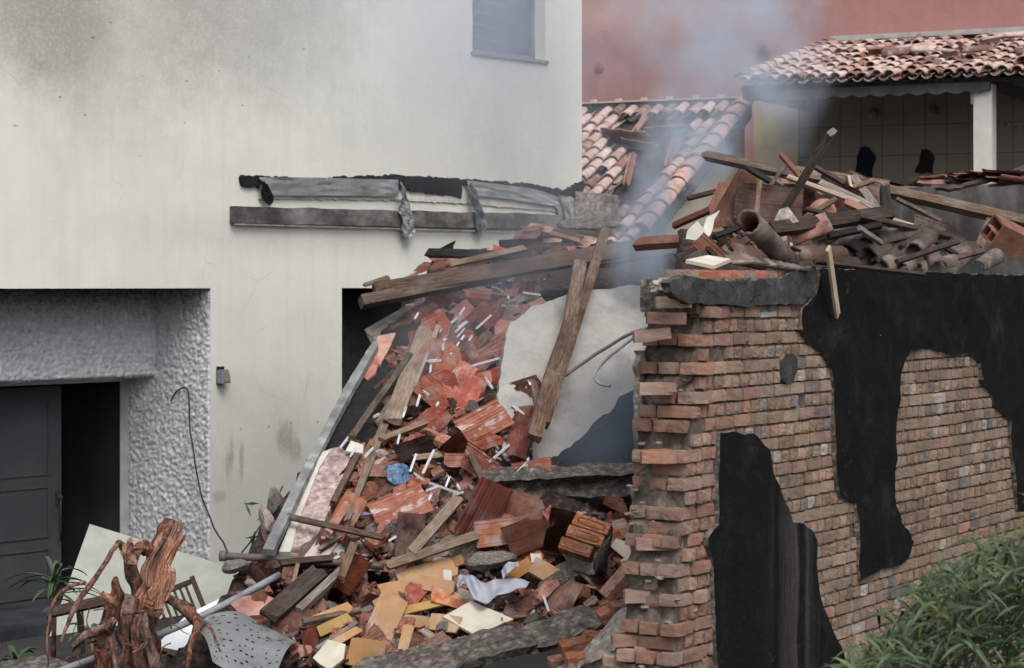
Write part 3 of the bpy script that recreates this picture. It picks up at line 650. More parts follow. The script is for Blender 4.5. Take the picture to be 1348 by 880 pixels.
# tiled rear wall inside the veranda
s = NT('glazed_wall_tiles')
br = s.n('TexBrick', offset=0.0, Scale=1.0); br.inputs['Mortar Size'].default_value = .006; br.inputs['Brick Width'].default_value = .30; br.inputs['Row Height'].default_value = .41
sp = s.n('SeparateXYZ'); s.put(sp.inputs[0], s.vec); cb = s.n('CombineXYZ'); s.put(cb.inputs[0], sp.outputs[0]); s.put(cb.inputs[1], sp.outputs[2]); s.put(br.inputs['Vector'], cb.outputs[0])
s.put(br.inputs['Color1'], (.30,.285,.24)); s.put(br.inputs['Color2'], (.27,.255,.215)); s.put(br.inputs['Mortar'], (.10,.095,.085))
m_wt = s.done(s.mix(s.math('MULTIPLY', s.noise(1.5, detail=6), .6), br.outputs['Color'], (.12,.11,.10)), .5, None, .3)
yw = -.9
xL = Bl(1052, 150, .9).x
bm = bmesh.new(); box(bm, (xL, yw, 0), (er.x+3.5, yw+.15, topz-.25)); obj('tiled_wall', bm, m_wt, ve)
bm = bmesh.new(); box(bm, (Bl(992,150,.95).x, yw-.05, 0), (xL-.002, yw+.15, ez+.05)); obj('yellow_wall', bm, m_yel, ve)
bm = bmesh.new(); box(bm, (er.x+3.3, -vo_-1.5, 0), (er.x+3.5, yw-.002, topz-.3)); obj('end_wall', bm, m_wt, ve)
# tap fixtures
for i, (px, py) in enumerate(((1150,149),(1228,147))):
    q = Bl(px, py, .9); T = BM @ Matrix.Translation((q.x, yw, q.z))
    t = empty('wall_spotlight', (0,0,0), ('left' if i == 0 else 'right')+' one of two small pale spotlights high on the dark tiled veranda wall', 'lamp', 'spotlights on the veranda wall', rot=T)
    bm = bmesh.new(); box(bm, (-.045, -.04, -.05), (.045, -.002, .05)); bmesh.ops.bevel(bm, geom=bm.edges[:], offset=.008, segments=1); obj('bracket', bm, m_plaster_pale, t)
    bm = bmesh.new(); bmesh.ops.create_cone(bm, cap_ends=True, segments=14, radius1=.06, radius2=.035, depth=.12, matrix=Matrix.Translation((0.02, -.10, .02)) @ Matrix.Rotation(R(70), 4, 'X')); obj('lamp_head', bm, m_framew, t)
# hung dark garments
for i, (px, py, h, wd, lab) in enumerate(((1140,214,.42,.27,'dark navy jacket hanging on the tiled veranda wall, left of the other'),(1220,213,.32,.23,'small dark garment hanging on the tiled veranda wall near the white post'))):
    q = Bl(px, py, .85); bm = bmesh.new(); nx, nz = 14, 18
    g = []
    for j in range(nz+1):
        t = j/nz; row = []; hw_ = wd*(.22+.33*min(1, t*2.6)+.06*math.sin(t*7+i)+(.0 if t < .9 else .02))
        for k in range(nx+1):
            a = k/nx*2-1; x = a*hw_+.02*math.sin(t*5); y = -.06*math.sqrt(max(0, 1-a*a))-.018*math.sin(a*9+t*3)*t
            row.append(bm.verts.new((x, y-.01, h*(.5-t)+.012*math.sin(a*6))))
        g.append(row)
    for j in range(nz):
        for k in range(nx): bm.faces.new((g[j][k], g[j+1][k], g[j+1][k+1], g[j][k+1]))
    smooth(bm); bmesh.ops.solidify(bm, geom=bm.faces[:], thickness=.008)
    obj('hanging_garment', bm, M_std('navy_cloth_%d' % i, [(.3,(.030,.036,.075) if i == 0 else (.045,.042,.052)),(.7,(.022,.026,.055) if i == 0 else (.035,.03,.04))], var=0, bump=.3), mw=BM @ Matrix.Translation((q.x, -.87, q.z)), label=lab, cat='garment')
a = Bl(1309, 160, 2.2); b = Bl(1420, 190, 2.2)
obj('drain_pipe', tube([a, a.lerp(b, .5), b], .02, 8), m_conc, mw=BM, label='thin grey pipe running diagonally behind the white veranda post', cat='pipe')

# grey soot-stained low wall on the right, debris lies on it
s = NT('sooty_grey_render'); n1 = s.noise(2.2, s.mapping(scale=(1,1,.6)), 8, .7)
c = s.ramp(n1, [(.3,(.04,.039,.038)),(.5,(.12,.118,.115)),(.7,(.26,.255,.25))]); st = s.noise(9, s.mapping(scale=(1,1,.05)), 5, .6); c = s.mix(s.math('MULTIPLY', s.ramp(st,[(.5,0),(.7,1)]), .35), c, (.3,.3,.29))
m_greyw = s.done(c, .8, s.bump(s.noise(25), .35, .008), .3)
G0 = P(1180, 240, 20.6); G1 = P(1420, 232, 19.3)
gx = (G1-G0); gx.z = 0; gM = frame(Vector((G0.x, G0.y, 0)), gx, Vector((0,0,1)))
bm = bmesh.new(); box(bm, (-.35, 0, 0), (3.5, .18, 4.03)); bmesh.ops.subdivide_edges(bm, edges=bm.edges[:], cuts=10, use_grid_fill=True)
for v in bm.verts:
    if v.co.z > 3.9: v.co.z += .05*noise.noise(v.co*6)
    v.co.y += .012*noise.noise(v.co*4)
    if v.co.x < -.2: v.co.x += .12*noise.noise(v.co*5)
obj('grey_wall', bm, m_greyw, mw=gM, label='soot-streaked grey rendered wall topped with broken tiles at the right edge', cat='wall')
def heap_top_grey(px): return None
# ================================================================ BROKEN BRICK WALL (local: x along, y into the wall, z up)
W0 = Vector(((900-CX)/F*12, 12, 0)); WD = Vector((.52, .854, 0)).normalized(); WN = Vector((WD.y, -WD.x, 0))
WM = Matrix((WD, -WN, Vector((0,0,1)))).transposed().to_4x4(); WM.translation = W0; WMi = WM.inverted()
def Ww(px, py, off=0): return on_plane(px, py, W0+WN*off, WN)
def Wl(px, py, off=0): return WMi @ Ww(px, py, off)
def brick_tmpl(seed, nx=4, ny=2, nz=2):
    bm = bmesh.new(); bmesh.ops.create_cube(bm, size=1.0)
    bmesh.ops.subdivide_edges(bm, edges=bm.edges[:], cuts=3, use_grid_fill=True)
    for v in bm.verts:
        c = v.co; e = sorted((abs(c.x), abs(c.y), abs(c.z)))
        if e[1] > .49 : c *= (.98 if e[0] < .49 else .965)
        n = noise.noise_vector(c*2.3+Vector((seed*5.3, seed, 0))); v.co += Vector((n.x*.02, n.y*.03, n.z*.045))
        n = noise.noise_vector(c*6+Vector((seed*2.3, 0, seed))); v.co += Vector((n.x*.008, n.y*.018, n.z*.03))
        # knock off a corner
        k = Vector((.5*(1 if seed % 2 else -1), -.5, .5*(1 if seed % 3 else -1)))
        d = (v.co-k).length
        if d < .26 and seed % 2: v.co += (Vector((0,.5,0))-k*.2)*(.26-d)*.8
    bm.verts.ensure_lookup_table(); V = [tuple(v.co) for v in bm.verts]; Fc = [tuple(v.index for v in f.verts) for f in bm.faces]; bm.free(); return V, Fc
TB = [brick_tmpl(i) for i in range(14)]
bag = Bag(); PITCH = .0755; ZT = 3.215
def corner_x(z):
    py = 375+(3.15-z)*3000/12
    px = 921 if py < 430 else 921-(py-430)*.09 if py < 760 else 893-(py-760)*.04
    return Wl(px, 375).x
row = 0; z = ZT-.14
tv = rnd
def bcol(x, z, end=False):
    k = rnd.random()
    fresh = max(0, 1-x/.55)
    a = Vector((.22,.148,.105)).lerp(Vector((.29,.21,.155)), k)
    if rnd.random() < .06: a = Vector((.32,.19,.14))
    if rnd.random() < .06: a = Vector((.17,.145,.135))
    if rnd.random() < .05: a = Vector((.38,.33,.29))
    b = Vector((.33,.17,.115)).lerp(Vector((.22,.125,.095)), rnd.random())
    if rnd.random() < .25: b = Vector((.33,.22,.17))
    return tuple(a.lerp(b, min(1, fresh*1.5) if not end else .9)*rnd.uniform(.8,1.15)*(.92 if x > 2.5 else 1))
XE = 7.5
while z > 0.2:
    hdr = row % 2 == 0; h = PITCH-.012
    x = corner_x(z)+(.02 if hdr else -.015)+.07*noise.noise(Vector((row*.53,0,0)))+rnd.gauss(0,.018)
    first = True; n = 0
    while x < XE:
        L = (.098 if hdr else .205)*rnd.uniform(.93,1.06)
        if n < 3 and not hdr and rnd.random() < .2: L *= .55
        zz = z+.006*noise.noise(Vector((x*1.1, row*.3, 0)))+rnd.gauss(0,.0015)
        D = .215 if hdr else .103
        rot = Matrix.Rotation(rnd.gauss(0,.012)*(3 if n < 2 else 1), 4, 'Z') @ Matrix.Rotation(rnd.gauss(0,.01)*(2.5 if n < 2 else 1), 4, 'Y')
        out = rnd.gauss(0, .0025) if n > 1 else rnd.gauss(-.004, .012)
        missing = rnd.random() < .006
        if not missing:
            M = Matrix.Translation((x+L/2, D/2+out, zz)) @ rot @ Matrix.Diagonal((L, D, h, 1))
            bag.add(TB[rnd.randrange(14)], M, bcol(x-corner_x(z), z, n == 0))
        if n < 3:   # the rest of the wall's thickness at the broken end
            y = D+.012
            while y < .30:
                D2_ = min(.205 if (not hdr and False) else .103, .325-y)
                L2_ = L*rnd.uniform(.9, 1.1) if not hdr else rnd.uniform(.12,.2)
                xo = x + rnd.uniform(-.015,.05)+.04*noise.noise(Vector((row*.4, y*5, 7)))
                if rnd.random() > .03:
                    M = Matrix.Translation((xo+L2_/2, y+D2_/2, zz+rnd.gauss(0,.003))) @ rot @ Matrix.Diagonal((L2_, D2_, h, 1)); bag.add(TB[rnd.randrange(14)], M, bcol(0, z, True))
                y += D2_+.012
        x += L+.011; n += 1
    row += 1; z -= PITCH
# the odd bricks sticking out of the broken end
for px, py, L, an in ((838,441,.20,.12),(866,398,.19,.03),(857,419,.21,-.02),(845,512,.2,.0),(848,602,.2,0),(842,716,.21,0),(826,785,.2,0),(812,842,.22,.03),(838,858,.2,0),(800,868,.22,.02)):
    c = on_plane(px+20, py, W0+WN*-.14, Vector((-.3,-.95,0))); 
    M = WMi @ frame(c, Vector((1,.05,an)), Vector((0,0,1))) @ Matrix.Diagonal((L, .10, PITCH-.012, 1)); bag.add(TB[rnd.randrange(14)], M, bcol(0, 0, True))
m_brick = M_tint('old_wall_bricks', (.075,.062,.058), (.36,.31,.27), bump=.7, dark_amt=.45, dust_amt=.5, ds=2.0, bscale=34)
bw = empty('broken_brick_wall', (0,0,0), 'tall broken brick wall with toothed left end and patches of charred black plaster', 'wall', rot=WM)
obj('brickwork', bag.mesh('brickwork'), m_brick, bw)
bag = Bag()
for k in range(60):
    z = rnd.uniform(.6, 3.1); cx = corner_x(z); y = rnd.uniform(-.01, .33); x = cx+rnd.uniform(-.035,.03) if y > .02 else cx+rnd.uniform(0,.25)
    sz = rnd.uniform(.012,.036); bm = bmesh.new(); bmesh.ops.create_icosphere(bm, subdivisions=2, radius=.5)
    for v in bm.verts: v.co += .22*noise.noise_vector(v.co*2.6+Vector((k,0,0)))
    bm.verts.ensure_lookup_table(); bag.add(([tuple(v.co) for v in bm.verts], [tuple(v.index for v in f.verts) for f in bm.faces]), Matrix.Translation((x, y, z)) @ Matrix.Diagonal((sz*1.3, sz*1.5, sz*.7, 1)), (.22,.18,.15)); bm.free()
obj('mortar_crumbs', bag.mesh('mortar_crumbs'), m_brick, bw, kind='stuff')
# mortar core
bm = bmesh.new(); nz = 120; nx = 140; g = []
m_mortar = M_std('sandy_mortar', [(.28,(.045,.036,.030)),(.5,(.11,.088,.072)),(.75,(.24,.20,.165))], scale=14, bscale=40, bump=1, bdist=.02, var=0, spot=((.05,.04,.035),.7))
for j in range(nz+1):
    z = ZT-.06-(ZT-.08)*j/nz; cx = corner_x(z)+.022+.03*noise.noise(Vector((z*6,3,1))); r_ = []
    for i in range(nx+1):
        x = cx+(XE-cx)*(i/nx)**1.25; p = Vector((x*3, z*3, 0)); r_.append(bm.verts.new((x+(.03*noise.noise(p*3) if i == 0 else 0), .015+.010*noise.noise(p*2.6)+.006*noise.noise(p*9), z)))
    g.append(r_)
for j in range(nz):
    for i in range(nx): bm.faces.new((g[j][i], g[j+1][i], g[j+1][i+1], g[j][i+1]))
# end strip of the core
for j in range(nz):
    prev = None
    for k in range(1, 7):
        pass
cols = [[r_[0] for r_ in g]]
for k in range(1, 8):
    c_ = []
    for j in range(nz+1):
        v0 = g[j][0].co; p = Vector((k*.5, v0.z*8, 3)); c_.append(bm.verts.new((v0.x+.03*noise.noise(p*1.3)+.01, .02+k*.042, v0.z)))
    cols.append(c_)
for a, b in zip(cols[:-1], cols[1:]):
    for j in range(nz): bm.faces.new((a[j], b[j], b[j+1], a[j+1]))
back = cols[-1]; far = [bm.verts.new((XE, .32, g[j][-1].co.z)) for j in range(nz+1)]
for j in range(nz): bm.faces.new((back[j], far[j], far[j+1], back[j+1]))
bmesh.ops.recalc_face_normals(bm, faces=bm.faces); smooth(bm)
obj('mortar', bm, m_mortar, bw)
# ragged plaster skin left on the hidden side, seen edge-on as a grey strip
def wbox_strip(px0, py0, py1, name, seed):
    a = Wl(px0, py0, -.335); pts = []
    bm = bmesh.new(); n = int((py1-py0)/5); rows = []
    for i in range(n+1):
        q = Wl(px0+5*noise.noise(Vector((i*.35, seed, 0))), py0+(py1-py0)*i/n, -.335)
        w_ = .05+.02*noise.noise(Vector((i*.5, seed, 4)))
        rows.append([bm.verts.new(c) for c in ((q.x, .325, q.z), (q.x, .352+.01*noise.noise(Vector((i,0,0))), q.z), (q.x+.5, .352, q.z), (q.x+.5, .325, q.z))])
    for a, b in zip(rows[:-1], rows[1:]):
        for k in range(4): bm.faces.new((a[k], a[(k+1)%4], b[(k+1)%4], b[k]))
    bm.faces.new(rows[0]); bm.faces.new(rows[-1]); bmesh.ops.recalc_face_normals(bm, faces=bm.faces); obj(name, bm, m_conc, bw)
wbox_strip(838, 462, 636, 'rear_plaster', 1); wbox_strip(834, 640, 760, 'rear_plaster', 2)
# black plaster patches
s = NT('charred_black_plaster')
n1 = s.noise(3, detail=8, rough=.7)
c = s.ramp(n1, [(.3,(.0028,.0028,.003)),(.55,(.0065,.0063,.0065)),(.72,(.030,.029,.029))])
st = s.noise(6, s.mapping(scale=(1.6,1,.05)), 6, .65); q = Wl(1030, 740); lm = s.ell(q.x+.15, q.z-.35, .33, .95, .7, n1, .5)
c = s.mix(s.math('MULTIPLY', s.math('MULTIPLY', s.ramp(st,[(.42,0),(.7,1)]), lm), .55), c, (.15,.14,.13))
wh = s.ramp(s.noise(42, detail=2), [(.70,0),(.74,1)]); c = s.mix(s.math('MULTIPLY', wh, .22), c, (.28,.25,.22))
vo = s.n('TexVoronoi', feature='DISTANCE_TO_EDGE', Scale=1.9); s.put(vo.inputs['Vector'], s.mix(.4, s.vec, s.n('TexNoise', Scale=4.0, Detail=8.0).outputs['Color'], 'ADD'))
ck = s.math('MULTIPLY', s.math('LESS_THAN', vo.outputs[0], .006), s.ramp(s.noise(2.6), [(.60,0),(.68,1)])); c = s.mix(s.math('MULTIPLY', ck, .4), c, (.20,.18,.16))
m_blackp = s.done(c, .78, s.bump(s.noise(7, detail=10, rough=.8), 1.0, .05), .14)
s = NT('sooty_grey_plaster'); n1 = s.noise(5, detail=8, rough=.75); c = s.ramp(n1, [(.3,(.022,.022,.023)),(.55,(.055,.054,.054)),(.75,(.15,.145,.14))])
vo = s.n('TexVoronoi', feature='DISTANCE_TO_EDGE', Scale=5.0); s.put(vo.inputs['Vector'], s.mix(.2, s.vec, s.n('TexNoise', Scale=6.0).outputs['Color'], 'ADD'))
c = s.mix(s.math('MULTIPLY', s.math('LESS_THAN', vo.outputs[0], .02), .8), c, (.01,.01,.01)); m_greyp = s.done(c, .85, s.bump(n1, .8, .03), .2)
def w_patch(poly, name, m, th, jag=.02, label=None, y1=.010, seed=0, amp=.012):
    pts = [Wl(x, y, th) for x, y in poly]; out = []
    for i, a in enumerate(pts):
        b = pts[(i+1) % len(pts)]; k = max(1, int((b-a).length/.016))
        for j in range(k):
            q = a.lerp(b, j/k); n1_ = noise.noise(q*11+Vector((seed,0,0)))+.6*noise.noise(q*31); n2_ = noise.noise(q*11+Vector((9,seed,0)))+.6*noise.noise(q*31+Vector((5,0,0)))
            n1_ += .5*noise.noise(q*75); n2_ += .5*noise.noise(q*75+Vector((3,0,0))); out.append(Vector((q.x+jag*n1_, -th, q.z+jag*n2_)))
    bm = bmesh.new(); f = bm.faces.new([bm.verts.new(q) for q in out])
    r = bmesh.ops.extrude_face_region(bm, geom=[f]); fr = [v for v in r['geom'] if isinstance(v, bmesh.types.BMVert)]
    for v in fr: v.co.y = y1
    bmesh.ops.triangulate(bm, faces=[g for g in bm.faces if len(g.verts) > 4])
    for _ in range(5):
        es = [e for e in bm.edges if e.calc_length() > .12 and max(v.co.y for v in e.verts) < 0]
        if not es: break
        bmesh.ops.subdivide_edges(bm, edges=es, cuts=1); bmesh.ops.triangulate(bm, faces=[g for g in bm.faces if len(g.verts) > 3])
    for v in bm.verts:
        if v.co.y < 0: v.co.y -= amp*(noise.noise(v.co*3+Vector((seed,0,0)))+.6*noise.noise(v.co*8))
    bmesh.ops.recalc_face_normals(bm, faces=bm.faces)
    for f in bm.faces:
        if abs(f.normal.y) < .35: f.material_index = 1
    return obj(name, bm, [m, m_conc_dark], bw, label=label)
w_patch([(880,372),(900,362),(912,365),(960,372),(1030,366),(1040,360),(1073,350),(1076,372),(1072,388),(1058,400),(1030,400),(985,404),(960,401),(908,400),(893,393),(884,386)], 'grey_plaster_strip', m_greyp, .038, .008, 'cracked grey sooty plaster band at the wall top', amp=.012)
w_patch([(1077,353),(1200,358),(1348,363),(1380,363),(1380,680),(1340,672),(1337,640),(1332,580),(1330,552),(1312,535),(1308,520),(1292,500),(1292,478),(1278,465),(1258,468),(1240,462),(1222,457),(1198,462),(1190,478),(1186,500),(1183,540),(1182,560),(1181,580),(1182,592),(1178,615),(1178,655),(1188,686),(1203,712),(1198,732),(1188,745),(1165,748),(1133,764),(1131,700),(1130,664),(1108,655),(1101,620),(1098,560),(1100,520),(1097,486),(1085,465),(1066,452),(1054,434),(1057,405),(1074,390)], 'black_plaster', m_blackp, .024, .010, 'large charred black plaster patch hanging down like two legs', seed=3, amp=.02)
w_patch([(948,571),(968,568),(975,572),(992,571),(1012,592),(1018,625),(1030,650),(1034,662),(1041,670),(1046,688),(1058,690),(1070,698),(1076,712),(1076,740),(1078,770),(1084,800),(1096,828),(1112,860),(1118,900),(945,900),(941,800),(938,740),(933,718),(933,708),(942,695),(947,690),(946,640)], 'black_plaster', m_blackp, .024, .006, 'tall charred black plaster patch with a stepped top, low on the wall', seed=7)
w_patch([(1030,474),(1034,467),(1043,466),(1049,472),(1050,488),(1046,502),(1038,506),(1031,500)], 'grey_plaster_spot', m_greyp, .02, .004, 'small oval grey plaster spot')
# brick course bedded on the top, reddish
bag = Bag(); x = Wl(902, 356).x
while x < Wl(1080, 352).x:
    L = rnd.uniform(.09,.2); bag.add(TB[rnd.randrange(14)], Matrix.Translation((x+L/2, .06, 3.205)) @ Matrix.Diagonal((L, .11, .05, 1)), (.42,.15,.09) if rnd.random() < .6 else (.3,.2,.16)); x += L+.008
obj('top_course', bag.mesh('top_course'), m_brick, bw)
# the rest of the wall's top behind the plaster
bm = bmesh.new(); box(bm, (.15, .0, 3.0), (XE, .34, 3.19)); bmesh.ops.subdivide_edges(bm, edges=bm.edges[:], cuts=8, use_grid_fill=True)
for v in bm.verts: v.co += Vector((0,.0,.02*noise.noise(v.co*5)))
obj('lintel_core', bm, m_conc_dark, bw)
# chunk of lintel projecting at the broken corner
bm = bmesh.new(); bmesh.ops.create_icosphere(bm, subdivisions=4, radius=1)
for v in bm.verts: v.co = Vector((v.co.x*.14, v.co.y*.13, v.co.z*.062)) + .03*noise.noise_vector(v.co*2.2)+.012*noise.noise_vector(v.co*6)
c = Wl(888, 379, -.10)
obj('lintel_stub', bm, m_conc, bw, mw=Matrix.Translation((c.x, c.y, c.z)))
# ================================================================ RUBBLE HEAPS (height fields in world metres)
def interp(t, x):
    if x <= t[0][0]: return t[0][1]
    for (a, b), (c, d) in zip(t[:-1], t[1:]):
        if x <= c: return b+(d-b)*(x-a)/(c-a)
    return t[-1][1]
RIDGE = [(12.0,-.2),(13.6,.12),(14.6,.48),(15.6,.98),(17,1.75),(19.0,2.78),(19.8,3.0),(20.4,3.25),(20.9,3.48),(21.5,3.46),(22.4,3.1),(23.3,1.0),(24,-.2)]
def heap1(X, Y):
    z = interp(RIDGE, Y)
    xl = -.98-(19-Y)*.31
    if Y > 19: xl = -1.13+(Y-19)*.25
    if X < xl: z -= (xl-X)*(9.0 if Y > 16.8 else 4.5)
    xr = interp([(12,1.2),(15.9,1.0),(16.3,.8),(16.8,.35),(17.5,.10),(18.5,.25),(19.4,1.3),(20,2.6),(24,4)], Y)
    if X > xr: z -= (X-xr)*3.0
    z += .10*fbm(Vector((X*1.3, Y*1.3, 1)))+.035*noise.noise(Vector((X*6, Y*6, 2)))
    return z
def heap2(X, Y):
    q = WMi @ Vector((X, Y, 0)); v = q.y
    if v < .32: return -1
    z = 3.12+min(v-.3, 3.6)*.235
    if v > 4.6: z -= (v-4.6)*1.5
    le = .0735*Y+.05*noise.noise(Vector((Y*2, 0, 0)))
    if X < le: z -= (le-X)*30
    if q.x > 4.2: z -= min(.35, (q.x-4.2)*.25)
    z += .07*fbm(Vector((X*1.6, Y*1.6, 7)))+.03*noise.noise(Vector((X*7, Y*7, 2)))
    return z
def heap(X, Y): return max(heap1(X, Y), heap2(X, Y), 0)
def hit(px, py, y0=11.5, y1=24):
    r = ray(px, py); Y = y0; fn = heap; prev = None
    while Y < y1:
        if EYE+r.z*Y <= fn(r.x*Y, Y):
            a, b = Y-.05, Y
            for _ in range(6):
                m = (a+b)/2
                if EYE+r.z*m <= fn(r.x*m, m): b = m
                else: a = m
            return b
        Y += .05
    return None
def hitY(px, py, default=20.3):
    h = hit(px, py)
    if h is None:                     # nothing behind: use the heap depth of the column just below
        for k in range(1, 14):
            h = hit(px, py+6*k)
            if h: return h
        return default
    return h
def surfN(px, py):
    Y = hitY(px, py); X = ray(px, py).x*Y; e = .12
    n = Vector((-(heap(X+e, Y)-heap(X-e, Y))/(2*e), -(heap(X, Y+e)-heap(X, Y-e))/(2*e), 1))
    n.x = max(-1.2, min(1.2, n.x)); n.y = max(-1.3, min(.2, n.y)); return n.normalized()
def heap_mesh(fn, x0, x1, y0, y1, st, name, label, zmin=.02):
    bm = bmesh.new(); nx, ny = int((x1-x0)/st), int((y1-y0)/st); V = {}
    zz = {}
    for i in range(nx+1):
        for j in range(ny+1):
            x, y = x0+i*st, y0+j*st; z = fn(x, y); zz[i, j] = z
    for i in range(nx):
        for j in range(ny):
            ks = [(i,j),(i+1,j),(i+1,j+1),(i,j+1)]
            if max(zz[k] for k in ks) < zmin: continue
            vs = []
            for k in ks:
                if k not in V:
                    x, y = x0+k[0]*st, y0+k[1]*st; V[k] = bm.verts.new((x+.3*st*noise.noise(Vector((x*9,y*9,0))), y, max(zz[k]+.02*noise.noise(Vector((x*14, y*14, 5))), -.02)))
                vs.append(V[k])
            bm.faces.new(vs)
    smooth(bm); return obj(name, bm, m_soil, kind='stuff', label=label)
heap_mesh(heap1, -4, 4, 12.2, 24.2, .05, 'rubble_mass', 'fine dusty brick rubble filling the long slope')
heap_mesh(heap2, -.5, 6, 12.2, 21, .06, 'rubble_mass', 'fine dark debris packed behind the brick wall')

# ---------------------------------------------------------------- prefab meshes
def to_mesh(bm, name): me = bpy.data.meshes.new(name); bmesh.ops.recalc_face_normals(bm, faces=bm.faces); bm.to_mesh(me); bm.free(); return me
def plank_bm(L, w_, t, seed=0, broken=(1, 1), bow=.0, taper=0):
    n = max(5, int(L/.09)); bm = bmesh.new(); rings = []
    sec = [(-.5,-.5),(-.17,-.5),(.17,-.5),(.5,-.5),(.5,.5),(.17,.5),(-.17,.5),(-.5,.5)]; b = min(w_, t)*.10
    for i in range(n+1):
        u = i/n; x = (u-.5)*L; r = []
        tw = 1-taper*u
        for k, (a, c) in enumerate(sec):
            y = a*w_*tw; z = c*t
            if k in (0, 3, 4, 7): y -= math.copysign(b*.5, y); z -= math.copysign(b*.5, z)
            y += .05*min(w_, .1)*noise.noise(Vector((x*3, k*.0, seed))); z += .06*t*noise.noise(Vector((x*4, k*1.7, seed+3)))+bow*math.sin(math.pi*u)
            xx = x
            if i == 0 and broken[0]: xx += broken[0]*w_*.55*(rnd.random()-.15)
            if i == n and broken[1]: xx -= broken[1]*w_*.55*(rnd.random()-.15)
            r.append(bm.verts.new((xx, y, z)))
        rings.append(r)
    for a, c in zip(rings[:-1], rings[1:]):
        for k in range(8): bm.faces.new((a[k], a[(k+1)%8], c[(k+1)%8], c[k]))
    bm.faces.new(rings[0][::-1]); bm.faces.new(rings[-1]); return bm
def tile_profile(kind, y):
    """height of a clay roof tile across its width y in [-.5,.5]"""
    if kind == 0:   # flat tile with ribs and raised lips
        z = 0; y0 = y
        for c, wd, h in ((-.46,.05,.022),(-.36,.03,.010),(-.02,.045,.014),(.07,.045,.014),(.16,.045,.014),(.40,.05,.020),(.48,.03,.012)):
            z += .42*h*max(0, 1-abs(y-c)/(wd*1.2))
        z += .007*math.cos(y*6.3)*(1 if abs(y) < .5 else 0)
        return z
    return .045*math.sqrt(max(0, 1-((y+.24)/.26)**2)) if y < .02 else .008*max(0, 1-abs(y-.46)/.05)+.006*max(0, 1-abs(y-.25)/.05)
def tile_bm(L, w_, kind=0, cuts=0, seed=0):
    rr = random.Random(seed*7+kind); ny, nx = 44, 8; bm = bmesh.new(); g = []
    for i in range(nx+1):
        g.append([bm.verts.new(((i/nx-.5)*L, (j/ny-.5)*w_, tile_profile(kind, j/ny-.5)+.004*noise.noise(Vector((i*.5, j*.03, seed)))+(0.008 if i == 0 else 0))) for j in range(ny+1)])
    for i in range(nx):
        for j in range(ny): bm.faces.new((g[i][j], g[i+1][j], g[i+1][j+1], g[i][j+1]))
    r = bmesh.ops.solidify(bm, geom=bm.faces[:], thickness=.013)
    for _ in range(cuts):
        a = rr.uniform(0, 6.283); d = rr.uniform(.10, .30)
        sx = math.cos(a); sy = math.sin(a); ext = abs(sx)*L*.5+abs(sy)*w_*.5
        no = Vector((sx, sy, rr.uniform(-.25, .25))).normalized(); co = Vector((sx, sy, 0))*ext*(1-2.0*d)
        res = bmesh.ops.bisect_plane(bm, geom=bm.verts[:]+bm.edges[:]+bm.faces[:], dist=.0005, plane_co=co, plane_no=no, clear_outer=True)
        es = [e for e in bm.edges if e.is_boundary]
        if es:
            try: bmesh.ops.holes_fill(bm, edges=es, sides=0)
            except Exception: pass
    for v in bm.verts: # ragged broken edges
        v.co += Vector((.006, .006, .002))*noise.noise(v.co*60) if any(len(f.verts) > 5 for f in v.link_faces) else Vector()
    return bm
def rock_bm(seed, sub=3, sharp=.5):
    bm = bmesh.new(); bmesh.ops.create_icosphere(bm, subdivisions=sub, radius=.5); rr = random.Random(seed)
    pl = [(Vector((rr.gauss(0,1), rr.gauss(0,1), rr.gauss(0,1))).normalized(), rr.uniform(.22,.40)) for _ in range(9)]
    for v in bm.verts:
        for n_, d in pl:
            k = v.co.dot(n_)-d
            if k > 0: v.co -= n_*k*.92
        v.co += .05*noise.noise_vector(v.co*4+Vector((seed,0,0)))+.025*noise.noise_vector(v.co*11+Vector((0,seed,0)))
    return bm
TILES = [to_mesh(tile_bm(.42, .25, k % 2 if k > 5 else 0, 0 if k < 2 else 1+(k % 3), k), 'roof_tile_mesh') for k in range(16)]
def with_mat(me, m):
    k = (me.name, m.name)
    if k not in MC:
        c = me.copy(); c.materials.clear(); c.materials.append(m); MC[k] = c
    return MC[k]
MC = {}
ROCKS = [to_mesh(rock_bm(k, 3), 'rubble_chunk_mesh') for k in range(10)]
def brick_me(seed):
    V, Fc = TB[seed % 14]; me = bpy.data.meshes.new('brick_mesh'); me.from_pydata(V, [], Fc); return me
BR = [brick_me(k) for k in range(8)]
HALF = []
for k in range(6):
    V, Fc = shell(.058, .074, .42 if k < 3 else .28, .015, 12, chip=.022, seed=k+1); me = bpy.data.meshes.new('barrel_tile_mesh'); me.from_pydata(V, [], Fc)
    me.polygons.foreach_set('use_smooth', [False]*len(me.polygons)); HALF.append(me)

